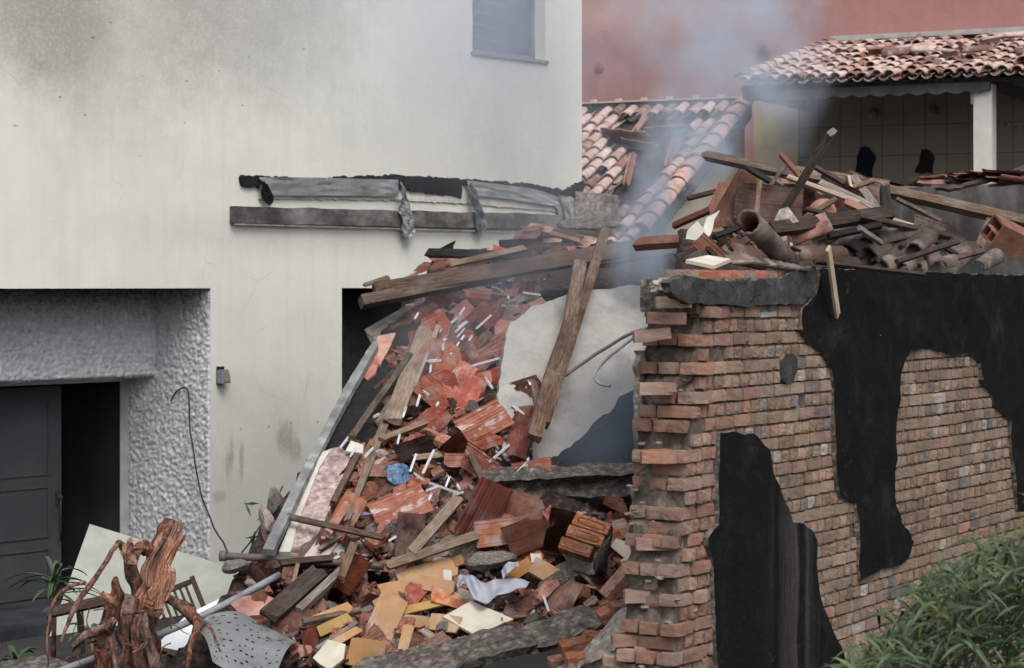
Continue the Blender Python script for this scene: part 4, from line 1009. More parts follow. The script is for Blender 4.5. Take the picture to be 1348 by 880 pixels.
# ---------------------------------------------------------------- labels that single out
LAND = [(525,625,'the blue plastic bag'),(650,776,'the crumpled white cloth'),(745,450,'the leaning double plank'),(412,655,'the pinkish block'),(625,812,'the square cream board'),
 (770,705,'the mortared brick lump'),(735,640,'the broken beam'),(325,840,'the perforated sheet'),(400,738,'the long brown pipe'),(600,368,'the long upper beam'),(485,677,'the violet strip'),
 (800,450,'the smooth grey slab'),(530,800,'the tan fibreboards'),(535,480,'the wide tan plank'),(460,510,'the dark bitumen slab'),(637,555,'the white-smeared tile'),(640,690,'the large ribbed tiles'),
 (1005,310,'the big brown clay pipe'),(1062,225,'the upright grey plank'),(1250,270,'the long right-hand beam'),(1096,370,'the hanging plank'),(1080,280,'the salmon clay dome'),
 (935,345,'the wall-top cream board'),(1190,335,'the stacked barrel tiles'),(1270,225,'the grey rendered wall'),(620,425,'the upper beam shards'),(1325,320,'the hollow brick'),
 (565,690,'the central tan plank'),(880,320,'the smoking gap'),(760,330,'the double plank top'),(600,335,'the beam ends'),(430,790,'the dark crossed boards')]
USED = {}
def where(px, py):
    L = sorted(((px-x)**2+(py-y)**2, x, y, n) for x, y, n in LAND)
    _, x, y, n = L[0]; dx, dy = px-x, py-y; d = math.hypot(dx, dy)
    if d < 7: return 'against '+n
    v = 'above' if dy < -abs(dx)*.45 else 'below' if dy > abs(dx)*.45 else ''
    h = ('right of' if dx > 0 else 'left of') if abs(dx) > abs(dy)*.45 else ''
    near = 'just ' if d < 32 else ''
    if v and h: return near+v+('-right of ' if dx > 0 else '-left of ')+n
    return near+(v or h)+' '+n
def uniq(base, px, py):
    adj = ['', 'small ', 'tilted ', 'dusty ']
    t = base+' '+where(px, py); return t
PEND = []      # fillers whose label may be shared: settled at the end
def label_later(o, base, px, py, size): PEND.append((o, base, px, py, size))
SIDE_WORDS = None
def settle():
    by = {}
    for o, b, px, py, s_ in PEND: by.setdefault(b+' '+where(px, py), []).append((o, px, py, s_))
    for t, L in by.items():
        if len(L) == 1: L[0][0]['label'] = t; continue
        if len(L) == 2:
            (a, ax, ay, _), (c, cx_, cy, _) = L
            if abs(ax-cx_) > abs(ay-cy): w1, w2 = ('left-hand', 'right-hand') if ax < cx_ else ('right-hand', 'left-hand')
            else: w1, w2 = ('upper', 'lower') if ay < cy else ('lower', 'upper')
            a['label'] = w1+' '+t; c['label'] = w2+' '+t; continue
        if len(L) == 3:
            xs_ = [l[1] for l in L]; ys_ = [l[2] for l in L]
            if max(xs_)-min(xs_) > max(ys_)-min(ys_): L.sort(key=lambda l: l[1]); ws = ('leftmost', 'middle', 'rightmost')
            else: L.sort(key=lambda l: l[2]); ws = ('topmost', 'middle', 'lowest')
            for l, w_ in zip(L, ws): l[0]['label'] = w_+' '+t
            continue
        L.sort(key=lambda l: l[1]); n = len(L)
        k = max(L, key=lambda l: l[2]); k2 = min(L, key=lambda l: l[2])
        L[0][0]['label'] = 'leftmost '+t; L[-1][0]['label'] = 'rightmost '+t
        rest = sorted(L[1:-1], key=lambda l: l[2]); rest[0][0]['label'] = 'topmost '+t
        if len(rest) > 1: rest[-1][0]['label'] = 'lowest '+t
        if len(rest) > 2: rest[1][0]['label'] = 'second from the top '+t
        for i, l in enumerate(rest[2:-1]): l[0]['label'] = ('inner '+t)

# ---------------------------------------------------------------- placing helpers
CAMP = Vector((0, 0, EYE))
def pt(px, py, d=None, lift=0.0):
    if d is None: d = hitY(px, py)
    return P(px, py, d-lift)
def mixN(p, n, tilt=.45, j=(0, 0, 0)):
    c = (CAMP-p).normalized(); return (n*(1-tilt)+c*tilt+Vector(j)).normalized()
def plank(x1, y1, x2, y2, w_px, t_px, m, label, lift=.06, d1=None, d2=None, up=None, broken=(1, 1), cat='plank', name='plank', group=None, bow=0, taper=0, tilt=.5, seed=None):
    a = pt(x1, y1, d1, lift); b = pt(x2, y2, d2, lift); c = (a+b)/2; s_ = c.y/F
    n = up or mixN(c, surfN((x1+x2)/2, (y1+y2)/2), tilt)
    bm = plank_bm((b-a).length, w_px*s_, t_px*s_, seed if seed is not None else rnd.random()*50, broken, bow, taper)
    bmesh.ops.recalc_face_normals(bm, faces=bm.faces)
    return obj(name, bm, m, mw=frame(c, b-a, n), label=label, cat=cat, group=group)
def flatdir(c, n, ang):
    """direction inside the plane (c,n) that appears at screen angle ang (degrees, counter-clockwise from right)"""
    e = CAMP; px = CX+c.x/c.y*F; py = HY-(c.z-EYE)/c.y*F
    q = on_plane(px+20*math.cos(R(ang)), py-20*math.sin(R(ang)), c, n); return q-c
def tile(px, py, ang, s=1.0, k=None, m=None, label=None, lift=.05, tilt=.5, j=(0,0,0), sw=1.0, cat='roof tile', group='broken clay roof tiles', d=None, me=None, name='roof_tile', dims=None):
    c = pt(px, py, d, lift); n = mixN(c, surfN(px, py), tilt, j)
    k = rnd.randrange(2, 16) if k is None else k
    x = flatdir(c, n, ang); M = frame(c, x, n) @ Matrix.Diagonal((s, s*sw, s, 1) if dims is None else (*dims, 1))
    return obj(name, with_mat(me or TILES[k], m or m_tile), None, mw=M, label=label, cat=cat, group=group)
# ================================================================ LARGE PIECES OF THE SLOPE
# smooth leaning grey slab with the dark hollow under its lower edge
s = NT('smooth_grey_slab'); n1 = s.noise(2.2, detail=8, rough=.7); c = s.ramp(n1, [(.3,(.30,.285,.265)),(.5,(.40,.385,.36)),(.7,(.49,.475,.45))])
c = s.mix(s.math('MULTIPLY', s.ramp(s.noise(1.3, detail=7, rough=.75, vec=s.mapping(loc=(4,2,0))), [(.5,0),(.72,1)]), .75), c, (.19,.18,.175)); c = s.mix(s.math('MULTIPLY', s.ramp(s.noise(3, detail=6, vec=s.mapping(loc=(1,7,0))), [(.5,0),(.8,1)]), .4), c, (.45,.35,.28))
m_slab = s.done(c, .9, s.bump(s.noise(12, detail=9, rough=.8), .9, .03), .2)
pS = pt(745, 520, 17.9); nS = Vector((.22, -.60, .62))
poly_px([(668,430),(700,404),(760,385),(830,376),(866,380),(862,420),(846,470),(842,512),(815,522),(806,540),(782,556),(768,574),(745,590),(722,606),(700,632),(680,640),(662,600),(655,520)], pS, nS, .16, m_slab, 'concrete_slab', jag=.022, bumpy=.012, label='large smooth grey concrete slab leaning beside the broken brick wall', cat='slab')
# added dark panel; its colour stands for the shade deep in the hollow
poly_px([(700,560),(860,500),(900,700),(690,720)], pt(800,600,19.6), Vector((0,-1,.1)), .1, m_dark_void, 'hollow_shade_panel', jag=.02, label='added dark panel painting the shade deep in the hollow under the grey slab', cat='slab')
# broken concrete beam
def lumpy_beam(x1, y1, x2, y2, h_px, dep, m, label, d1, d2, seed=0, cat='beam', name='concrete_beam', amp=.12, up=Vector((0,-.35,1)), chan=True):
    a = P(x1, y1, d1); b = P(x2, y2, d2); L = (b-a).length; h = h_px*a.y/F; bm = bmesh.new(); n = int(L/.035); rg = []
    sec = [(-.5,-.5),(-.5,-.2),(-.44,0),(-.5,.25),(-.5,.5),(-.25,.5),(0,.5),(.25,.5),(.5,.5),(.5,0),(.5,-.5),(.25,-.5),(0,-.5),(-.25,-.5)]
    for i in range(n+1):
        x = (i/n-.5)*L; r = []; e = min(i, n-i)/3; e = min(1, .62+.38*e)
        for k, (y, z) in enumerate(sec):
            if chan and k in (1, 2, 3): y += .16
            q = Vector((x, y*dep*e, z*h*e)); q += amp*h*(noise.noise_vector(Vector((x*5, y*2, z*3+seed)))+.6*noise.noise_vector(Vector((x*14, y*5, z*7+seed))))
            r.append(bm.verts.new(q))
        rg.append(r)
    for p, q in zip(rg[:-1], rg[1:]):
        for k in range(len(sec)): bm.faces.new((p[k], p[(k+1)%len(sec)], q[(k+1)%len(sec)], q[k]))
    bm.faces.new(rg[0][::-1]); bm.faces.new(rg[-1]); bmesh.ops.recalc_face_normals(bm, faces=bm.faces)
    return obj(name, bm, m, mw=frame((a+b)/2, b-a, up), label=label, cat=cat)
lumpy_beam(636, 640, 858, 628, 30, .22, m_conc_dark, 'broken concrete beam with a dark channel lying across the hollow below the grey slab', 16.6, 16.9, 1)
lumpy_beam(470, 905, 705, 848, 34, .35, m_conc_dark, 'rough concrete beam rising to the right along the bottom of the rubble', 14.2, 14.35, 5, chan=False, amp=.2)
lumpy_beam(695, 850, 800, 812, 26, .3, m_conc_dark, 'short sooty concrete beam piece above the black hole at the bottom', 14.4, 14.6, 9, chan=False, amp=.25)
# added black panel whose colour paints the shade of the hole below the beams
poly_px([(600,895),(650,872),(760,850),(800,860),(790,920),(600,920)], pt(700,880,14.0), Vector((0,-1,.2)), .05, m_dark_void, 'hole_shade_panel', jag=.02, label='added black panel painting the shade in the hole under the lowest concrete beams', cat='board')

# left edging: long grey board, dark bitumen slab, pinkish block
m_greyboard = M_std('grey_painted_board', [(.3,(.15,.155,.16)),(.7,(.27,.275,.28))], scale=5, var=0, bump=.4, bscale=20, spot=((.09,.09,.09),.6), dust=(.42,.42,.42))
poly_px([(487,455),(496,446),(497,455),(468,506),(441,556),(404,630),(374,694),(360,724),(346,722),(374,664),(414,586),(452,512)], pt(430,590,16.95), span_normal(P(497,450,18.75), P(350,730,15.75), Vector((1,.35,.25))), .05, m_greyboard, 'edge_board', jag=.006, label='long light grey board running down the left edge of the rubble', cat='board')
p0 = pt(480,520,17.92); nB = span_normal(P(560,410,19.4), P(440,620,17.0))
poly_px([(505,437),(560,420),(600,408),(590,440),(560,470),(530,520),(500,580),(470,622),(446,640),(420,600),(452,545),(478,490)], p0, nB, .09, m_char, 'bitumen_slab', jag=.02, bumpy=.02, label='dark bitumen covered slab next to the long light grey board', cat='slab')
for i, (pl, lab) in enumerate((([(486,466),(498,442),(521,438),(512,460),(500,480),(492,478)], 'upper of two orange tiles bedded along the edge of the dark bitumen slab'), ([(474,494),(487,470),(500,474),(494,492),(484,500)], 'lower of two orange tiles bedded along the edge of the dark bitumen slab'))):
    poly_px(pl, p0+nB.normalized()*.02, nB, .03, m_tile, 'edge_tile', jag=.008, label=lab, cat='tile')
plank(484,446,568,398,26,8,m_wood_grey,'broad grey board leaning out of the dark opening below the long beam',lift=0,d1=19.2,d2=19.6,tilt=.6)
# pinkish plaster block with a cream band
pB = pt(415,660,16.42); nP = span_normal(P(440,595,16.95), P(385,728,15.85))
o = poly_px([(436,592),(448,589),(461,602),(455,622),(442,650),(430,680),(420,700),(395,722),(372,724),(390,690),(405,650),(420,612)], pB, nP, .16, m_mortar_pink, 'plaster_block', jag=.012, bumpy=.02, label='long pinkish mortar block with a smooth cream edge lying near the left side', cat='block')
me_p = poly_px([(422,596),(436,591),(420,616),(405,655),(391,692),(382,727),(367,727),(385,680),(400,640)], pB+nP.normalized()*.012, nP, .14, m_plaster_pale, 'cream_edge', jag=.006, bumpy=.004)
mw = o.matrix_world.inverted() @ me_p.matrix_world; me_p.parent = o; me_p.matrix_parent_inverse = Matrix.Identity(4); me_p.matrix_basis = mw
poly_px([(386,712),(440,704),(444,716),(436,728),(428,741),(388,744)], pt(414,724,None,.10), Vector((.05,-.7,.5)), .05, m_plaster_pink, 'plaster_piece', jag=.008, label='flat pale pink plaster piece at the foot of the long pinkish block', cat='plaster')
poly_px([(440,712),(468,700),(470,716),(450,736),(436,738)], pt(450,720,None,.08), Vector((-.2,-.6,.6)), .06, m_plaster_pale, 'plaster_piece', jag=.014, bumpy=.01, label='cream broken plaster flake right of the flat pink piece', cat='plaster')
poly_px([(473,630),(490,607),(507,601),(508,628),(500,640),(484,648)], pt(490,625,None,.14), Vector((-.25,-.7,.5)), .14, m_mortar_pink, 'masonry_chunk', jag=.014, bumpy=.02, label='greyish mortar-covered brick chunk just left of the blue plastic bag', cat='masonry')

# ---------------------------------------------------------------- beams and planks at the top centre
UPF = Vector((0,-.95,.3))
plank(493,384,838,327,22,16,m_wood_brown,'long brown beam reaching left out of the rubble top, upper of two',d1=19.2,d2=19.9,up=UPF,broken=(0,1),name='beam',cat='beam')
plank(475,398,660,362,16,20,m_wood_brown,'shorter brown beam with a sawn light end, under the long upper beam',d1=19.1,d2=19.6,up=UPF,broken=(0,.5),name='beam',cat='beam')
plank(560,333,700,338,11,12,m_char,'charred black beam end above the long brown beam',d1=20.2,d2=20.4,up=UPF,broken=(1.5,1),name='beam',cat='beam')
plank(590,350,692,327,8,10,m_wood_tan,'light brown lath lying over the charred beam end',d1=19.9,d2=20.2,up=UPF)
plank(657,324,772,319,13,14,m_char,'black charred beam sticking left below the broken pillar',d1=20.9,d2=20.9,up=UPF,broken=(.3,1),name='beam',cat='beam')
plank(688,307,800,311,11,12,m_wood_dark,'topmost dark beam of the heap under the broken pillar',d1=21.0,d2=21.1,up=UPF,broken=(.3,1),name='beam',cat='beam')
plank(478,376,512,366,5,4,m_wood_brown,'thin splinter poking left over the end of the long beam',d1=19.9,d2=20.0,up=UPF,taper=-.6)
plank(690,372,870,366,30,14,m_wood_dark,'dark broad beam crossing behind the leaning double plank',d1=20.3,d2=20.5,up=UPF,name='beam',cat='beam')
plank(765,345,950,318,18,16,m_wood_red,'reddish brown beam running right through the smoke behind the double plank',d1=20.6,d2=20.6,up=UPF,name='beam',cat='beam')
plank(700,388,850,382,9,8,m_char,'thin charred strip along the top edge of the grey slab',d1=19.9,d2=20.0,up=UPF)
plank(640,352,750,342,12,10,m_wood_brown,'brown board just above the middle of the long upper beam',d1=20.4,d2=20.5,up=UPF)
plank(700,300,765,318,6,5,m_tile_dull,'thin reddish batten on top of the centre heap',d1=20.9,d2=20.8,up=UPF)
plank(598,395,665,410,6,5,m_wood_dark,'thin dark batten under the middle of the long beam',d1=19.5,d2=19.5,tilt=.6)
plank(620,378,650,388,9,5,m_wood_tan,'short pale wood offcut under the long beam',lift=.2,tilt=.6)
# leaning double plank
def dbl():
    r = empty('leaning_plank_pair', P(735,440,17.9), 'two nailed timbers leaning steeply against the rubble in front of the grey slab', 'timber')
    for (x1,y1,x2,y2,w_,t_,d1,d2,m,nm) in ((797,303,716,560,14,13,19.3,17.05,m_wood_brown,'rear_timber'),(763,346,750,425,18,12,18.6,18.15,m_wood_brown,'front_timber'),(752,420,724,500,19,12,18.12,17.5,m_wood_brown,'front_timber'),(727,490,703,578,20,12,17.5,16.9,m_wood_brown,'front_timber')):
        a = P(x1,y1,d1); b = P(x2,y2,d2); c = (a+b)/2; s_ = c.y/F; bm = plank_bm((b-a).length, w_*s_, t_*s_, rnd.random()*30, (.5,.5)); bmesh.ops.recalc_face_normals(bm, faces=bm.faces)
        M = Matrix.Translation(-r.location) @ frame(c, b-a, mixN(c, Vector((.3,-.5,.4)).normalized(), .6)); obj(nm, bm, m, r, mw=M)
dbl()
# bent bars
obj('bent_bar', tube(refine([P(743,495,17.6),P(790,463,17.8),P(830,440,18.0),P(868,428,18.2)],8,.004), .014, 8), m_steel_brown, label='straight dark steel rod crossing the smooth grey slab', cat='rod')
obj('bent_bar', tube(refine([P(804,508,17.3),P(790,506,17.35),P(783,496,17.4),P(790,482,17.5),P(812,462,17.7),P(850,432,18.0)],8,.003), .012, 8), m_steel, label='hooked steel rod curling down over the smooth grey slab', cat='rod')
# ---------------------------------------------------------------- planks in the slope
for a in (
 (562,434,515,558,24,9,m_wood_tan,'wide tan plank standing steeply in the left of the slope',.24,.7,0),
 (577,430,546,512,7,8,m_wood_pale,'narrow pale plank tight against the right of the wide tan one',.26,.7,.5),
 (540,467,462,578,9,8,m_wood_brown,'long thin brown batten slanting left of the wide tan plank',.25,.6,0),
 (568,452,500,560,16,6,m_wood_grey,'grey flat board behind the wide tan plank',.12,.6,0),
 (512,545,455,690,13,9,m_wood_tan,'long tan batten running down beside the pinkish block',.2,.6,.4),
 (500,580,562,556,9,7,m_wood_tan,'short tan batten crossing below the wide tan plank',.2,.5,0),
 (377,680,507,709,8,7,m_wood_brown,'thin brown lath crossing the foot of the pinkish block',.28,.5,0),
 (606,654,540,730,15,8,m_wood_tan,'tan plank slanting down left in the middle of the slope',.26,.5,0),
 (507,746,632,704,13,7,m_wood_tan,'tan plank above the fibreboards pointing up right',.24,.5,0),
 (352,812,424,750,26,10,m_wood_dark,'dark wide board at the lower left, left of two crossed boards',.25,.4,0),
 (392,806,450,752,12,10,m_wood_grey,'grey edge board beside the dark wide board at the lower left',.25,.4,0),
 (448,764,466,716,12,8,m_wood_brown,'short brown plank standing above the long brown pipe',.4,.5,0),
 (386,770,392,742,6,6,m_wood_brown,'little brown peg between the long brown pipe and dark board',.35,.5,0),
 (368,742,440,735,9,10,m_wood_dark,'dark flat bar just under the long brown pipe',.3,.5,0),
 (398,820,476,803,9,7,m_wood_brown,'brown lath lying on the tan boards at the lower left',.3,.4,0),
 (415,856,470,820,6,6,m_wood_grey,'thin grey batten pointing to the rusty white plate',.2,.4,0),
 (470,600,438,664,9,8,m_wood_brown,'brown batten beside the upper end of the pinkish block',.12,.5,0),
 (655,640,622,668,8,6,m_wood_red,'short reddish stick near the left end of the broken concrete beam',.2,.5,0),
 (560,690,600,672,7,8,m_wood_dark,'dark batten end below the white strips',.15,.5,0),
 (668,404,712,380,12,5,m_wood_grey,'greyish board scrap at the upper edge of the grey slab',.2,.5,0),
 (640,390,700,398,7,5,m_wood_dark,'dark splintered stick under the right part of the long beam',.15,.5,0),
 (700,500,716,580,10,8,m_wood_brown,'brown splinter beside the foot of the double plank',.25,.5,0),
 (620,600,640,645,10,9,m_wood_brown,'twisted brown wood piece right of the blue bag',.25,.5,.4),
 (548,392,600,378,14,6,m_wood_grey,'grey board under the left half of the long beam',.25,.5,0)):
    plank(a[0],a[1],a[2],a[3],a[4],a[5],a[6],a[7],lift=a[8]+.09,tilt=a[9],taper=a[10])
# tan fibreboards
for i, (cx_, cy_, ang, L, w_, m, lab) in enumerate((
 (563,754,15,78,24,m_board,'long tan fibreboard, uppermost in the fibreboard pile'),(531,778,8,56,27,m_board,'broad tan fibreboard left of the centre of the fibreboard pile'),
 (507,815,66,66,31,m_board,'upright tan fibreboard slab leaning in front of the pile'),(560,797,13,66,10,m_board_y,'narrow yellow board in the middle of the fibreboard pile'),
 (482,860,-10,50,32,m_board,'broken tan fibreboard with a dark crack at the bottom'),(432,810,22,66,12,m_board,'tan fibreboard strip at the left end of the pile'),
 (440,822,24,48,13,m_board_y,'yellowish fibreboard strip under the left tan one'),(548,818,-5,34,15,m_board,'small tan fibreboard below the narrow yellow board'),
 (585,820,-8,40,20,m_board,'tan fibreboard tucked under the square cream board'),(684,750,32,38,14,m_board,'tan fibreboard piece behind the white cloth'),
 (718,752,-30,40,24,m_board,'tan fibreboard wedge under the mortared brick lump'),(573,770,-12,50,16,m_board,'tan fibreboard just left of the white cloth'),
 (586,786,-22,40,10,m_board,'thin tan fibreboard left below the cloth'),(505,790,25,30,10,m_board_y,'short yellow board left of the broad tan fibreboard'),
 (592,742,20,38,12,m_board,'small tan fibreboard above the cloth'),(534,840,75,36,12,m_board,'tan strip standing right of the upright slab'),(455,838,30,44,9,m_board,'thin tan strip low in the fibreboard pile'))):
    c = pt(cx_, cy_, None, .16+.02*(i % 6)); n = mixN(c, surfN(cx_, cy_), .42, (rnd.gauss(0,.22), rnd.gauss(0,.08), rnd.gauss(0,.16))); x = flatdir(c, n, ang)
    yv = n.cross(x.normalized()); s_ = c.y/F; hx = L*.5/20*x.length; hy = w_*s_*.62
    poly = [(-hx, -hy), (hx*.9, -hy), (hx*1.03, -hy*rnd.uniform(.2,.6)), (hx*rnd.uniform(.86,1), hy), (-hx*rnd.uniform(.2,.5), hy*1.0), (-hx*rnd.uniform(.9,1.05), hy*rnd.uniform(.85,1.0))]
    bm = bmesh.new(); f = bm.faces.new([bm.verts.new((p, q+.006*noise.noise(Vector((p*9,q*9,i))), 0)) for p, q in poly])
    r = bmesh.ops.extrude_face_region(bm, geom=[f])
    for v in r['geom']:
        if isinstance(v, bmesh.types.BMVert): v.co.z -= .018
    bmesh.ops.recalc_face_normals(bm, faces=bm.faces); bmesh.ops.bevel(bm, geom=bm.edges[:], offset=.0015, segments=1)
    obj('fibreboard', bm, m, mw=frame(c, x, n), label=lab, cat='board', group='tan fibreboards in the lower rubble')
# flat boards
def quad(pl, d, n, th, m, name, lab, cat, lift=.2, jag=.004, bumpy=0, grp=None):
    cx_ = sum(p[0] for p in pl)/len(pl); cy_ = sum(p[1] for p in pl)/len(pl)
    return poly_px(pl, pt(cx_, cy_, d, lift), Vector(n), th, m, name, jag=jag, bumpy=bumpy, label=lab, cat=cat, group=grp)
m_cream2 = M_std('dirty_cream_board', [(.3,(.44,.40,.31)),(.6,(.56,.53,.44)),(.8,(.62,.59,.51))], scale=4, var=0, bump=.15, spot=((.25,.2,.14),.5))
quad([(583,812),(620,791),(676,815),(625,836)], None, (.05,-.55,.8), .02, m_cream2, 'cream_board', 'square cream board lying flat below the white cloth', 'board', .25)
quad([(412,866),(432,842),(455,848),(452,868),(434,882),(420,874)], None, (-.1,-.7,.6), .03, m_cream2, 'rusty_plate', 'small stained whitish plate at the bottom left of the rubble', 'plate', .2)
quad([(804,720),(811,709),(832,716),(829,740)], None, (.1,-.8,.5), .015, m_cream2, 'white_tile', 'small white square tile beside the foot of the brick wall', 'tile', .15)
quad([(583,750),(594,751),(595,771),(586,773)], None, (-.1,-.8,.5), .03, m_plaster_pale, 'plaster_strip', 'small light grey plaster strip beside the tan fibreboards, left of the cloth', 'plaster', .3)
quad([(582,770),(612,776),(640,786),(610,796),(588,790)], None, (-.1,-.6,.7), .06, m_conc, 'concrete_chunk', 'flat grey concrete chunk under the left of the white cloth', 'concrete', .15, .015)
quad([(698,729),(712,729),(714,741),(700,741)], None, (0,-.8,.5), .03, m_plaster_pale, 'plaster_cube', 'little pale plaster cube above the tan fibreboard wedge', 'plaster', .25)
quad([(545,700),(600,690),(640,700),(612,728),(560,735),(548,722)], None, (.1,-.5,.8), .10, m_conc, 'concrete_block', 'pale grey concrete block between the two tan planks', 'concrete', .05, .02, .02)
quad([(478,586),(462,580),(455,594),(478,597)], None, (.1,-.5,.8), .02, m_plaster_pale, 'white_board_scrap', 'whitish ribbed scrap at the left edge of the slope, above the pinkish block', 'scrap', .3)
lumps = ((615,722,44,30,m_conc,'pebbly grey concrete lump above the white cloth',.18),(646,737,52,30,m_conc,'beige stony mortar lump above the white cloth',.2),(733,770,50,36,m_conc_dark,'gravelly grey mortar lump below the mortared brick lump',.15),
 (765,752,80,36,m_conc,'grey mortar mass under the mortared brick lump',.05),(600,440,26,18,m_conc,'rounded grey lump on the tiles near the upper slope',.15),(660,478,18,16,m_conc,'grey-green mortar lump on the tiles left of the grey slab',.22),
 (612,484,22,16,m_conc,'buff mortar lump right of the wide tan plank',.2),(515,700,40,26,m_conc_dark,'dark grey lump under the thin brown lath',.05),(590,500,20,12,m_conc,'small grey lump in the middle of the tiles',.2),
 (352,695,22,50,m_mortar_pink,'crumbled mortar at the foot of the long grey board',.05),(360,660,16,30,m_conc,'grey crumbling mortar stuck to the long grey board',.05),(310,745,30,22,m_conc,'rubble lump left of the dark wide board',.1),
 (820,815,40,30,m_conc,'ragged mortar lump at the left foot of the brick wall',.0),(790,850,70,44,m_conc_dark,'large ragged mortar lump at the bottom beside the brick wall',.0),(640,705,22,14,m_conc_dark,'dark mortar bit at the lower end of the ribbed tiles',.2),
 (690,395,20,14,m_conc,'small mortar lump at the grey slab corner',.2),(300,815,26,20,m_conc_dark,'dark lump above the perforated sheet',.1))
for i, (px, py, wl_, h_, m, lab, lf) in enumerate(lumps):
    c = pt(px, py, None, lf); s_ = c.y/F; obj('mortar_lump', with_mat(ROCKS[i % 10], m), None, mw=frame(c, flatdir(c, mixN(c, surfN(px,py), .5), rnd.uniform(0,30)), mixN(c, surfN(px,py), .6)) @ Matrix.Diagonal((wl_*s_*1.35, h_*s_*1.45, h_*s_*1.0, 1)), label=lab, cat='rubble')
# lump of three mortared bricks
pc = pt(770, 712, 15.7); nb_ = Vector((-.15,-.80,.45)); Mx = frame(pc, on_plane(800,722,pc,nb_)-pc, nb_)
r = empty('mortared_brick_lump', (0,0,0), 'lump of three mortared bricks lying near the foot of the brick wall', 'masonry', rot=Mx)
for i, (y, x, L) in enumerate(((.115,.01,.27),(0.02,.0,.27),(-.08,-.03,.24))):
    me = BR[i].copy(); me.materials.append(m_brick_loose); b = obj('brick', me, None, r, mw=Matrix.Translation((x, y, 0)) @ Matrix.Diagonal((L, .088, .10, 1)))
    bm = bmesh.new(); n = 26; ro = []
    for k in range(n):
        a = 2*math.pi*k/n; ca = max(-1, min(1, 1.7*math.cos(a))); ro.append((ca*.085+.012*math.cos(a), .022*math.sin(a)))
    top = [bm.verts.new((p, q, .057)) for p, q in ro]; bot = [bm.verts.new((p*1.12, q*1.35, .046)) for p, q in ro]; inn = [bm.verts.new((p*.9, q*.6, .046)) for p, q in ro]
    for k in range(n): bm.faces.new((top[k], top[(k+1)%n], bot[(k+1)%n], bot[k])); bm.faces.new((inn[k], inn[(k+1)%n], top[(k+1)%n], top[k]))
    bmesh.ops.recalc_face_normals(bm, faces=bm.faces); obj('stamp_rim', bm, m_brick_loose, b, mw=Matrix.Diagonal((L, .088, .10, 1)).inverted() @ Matrix.Translation((0,0,.0)))
bm = rock_bm(44, 4)
obj('mortar_bed', bm, m_conc, r, mw=Matrix.Translation((0.01,0,-.09)) @ Matrix.Diagonal((.44,.42,.17,1)))
bm = rock_bm(45, 3); obj('mortar_bed', bm, m_conc_dark, r, mw=Matrix.Translation((.16,-.02,.0)) @ Matrix.Diagonal((.07,.42,.22,1)))

s = NT('lime_smeared_tile'); n1 = s.noise(9, detail=6); c = s.ramp(n1, [(.28,(.26,.09,.06)),(.5,(.38,.15,.105)),(.72,(.46,.23,.17))])
sm = s.math('MULTIPLY', s.ramp(s.noise(6, s.mapping(scale=(.8,2.2,1)), 6, .7), [(.54,0),(.58,1)]), .8)
c = s.mix(sm, c, (.60,.56,.52)); m_tile_smear = s.done(c, .9, s.bump(s.noise(50, detail=6), .4, .006), .2)
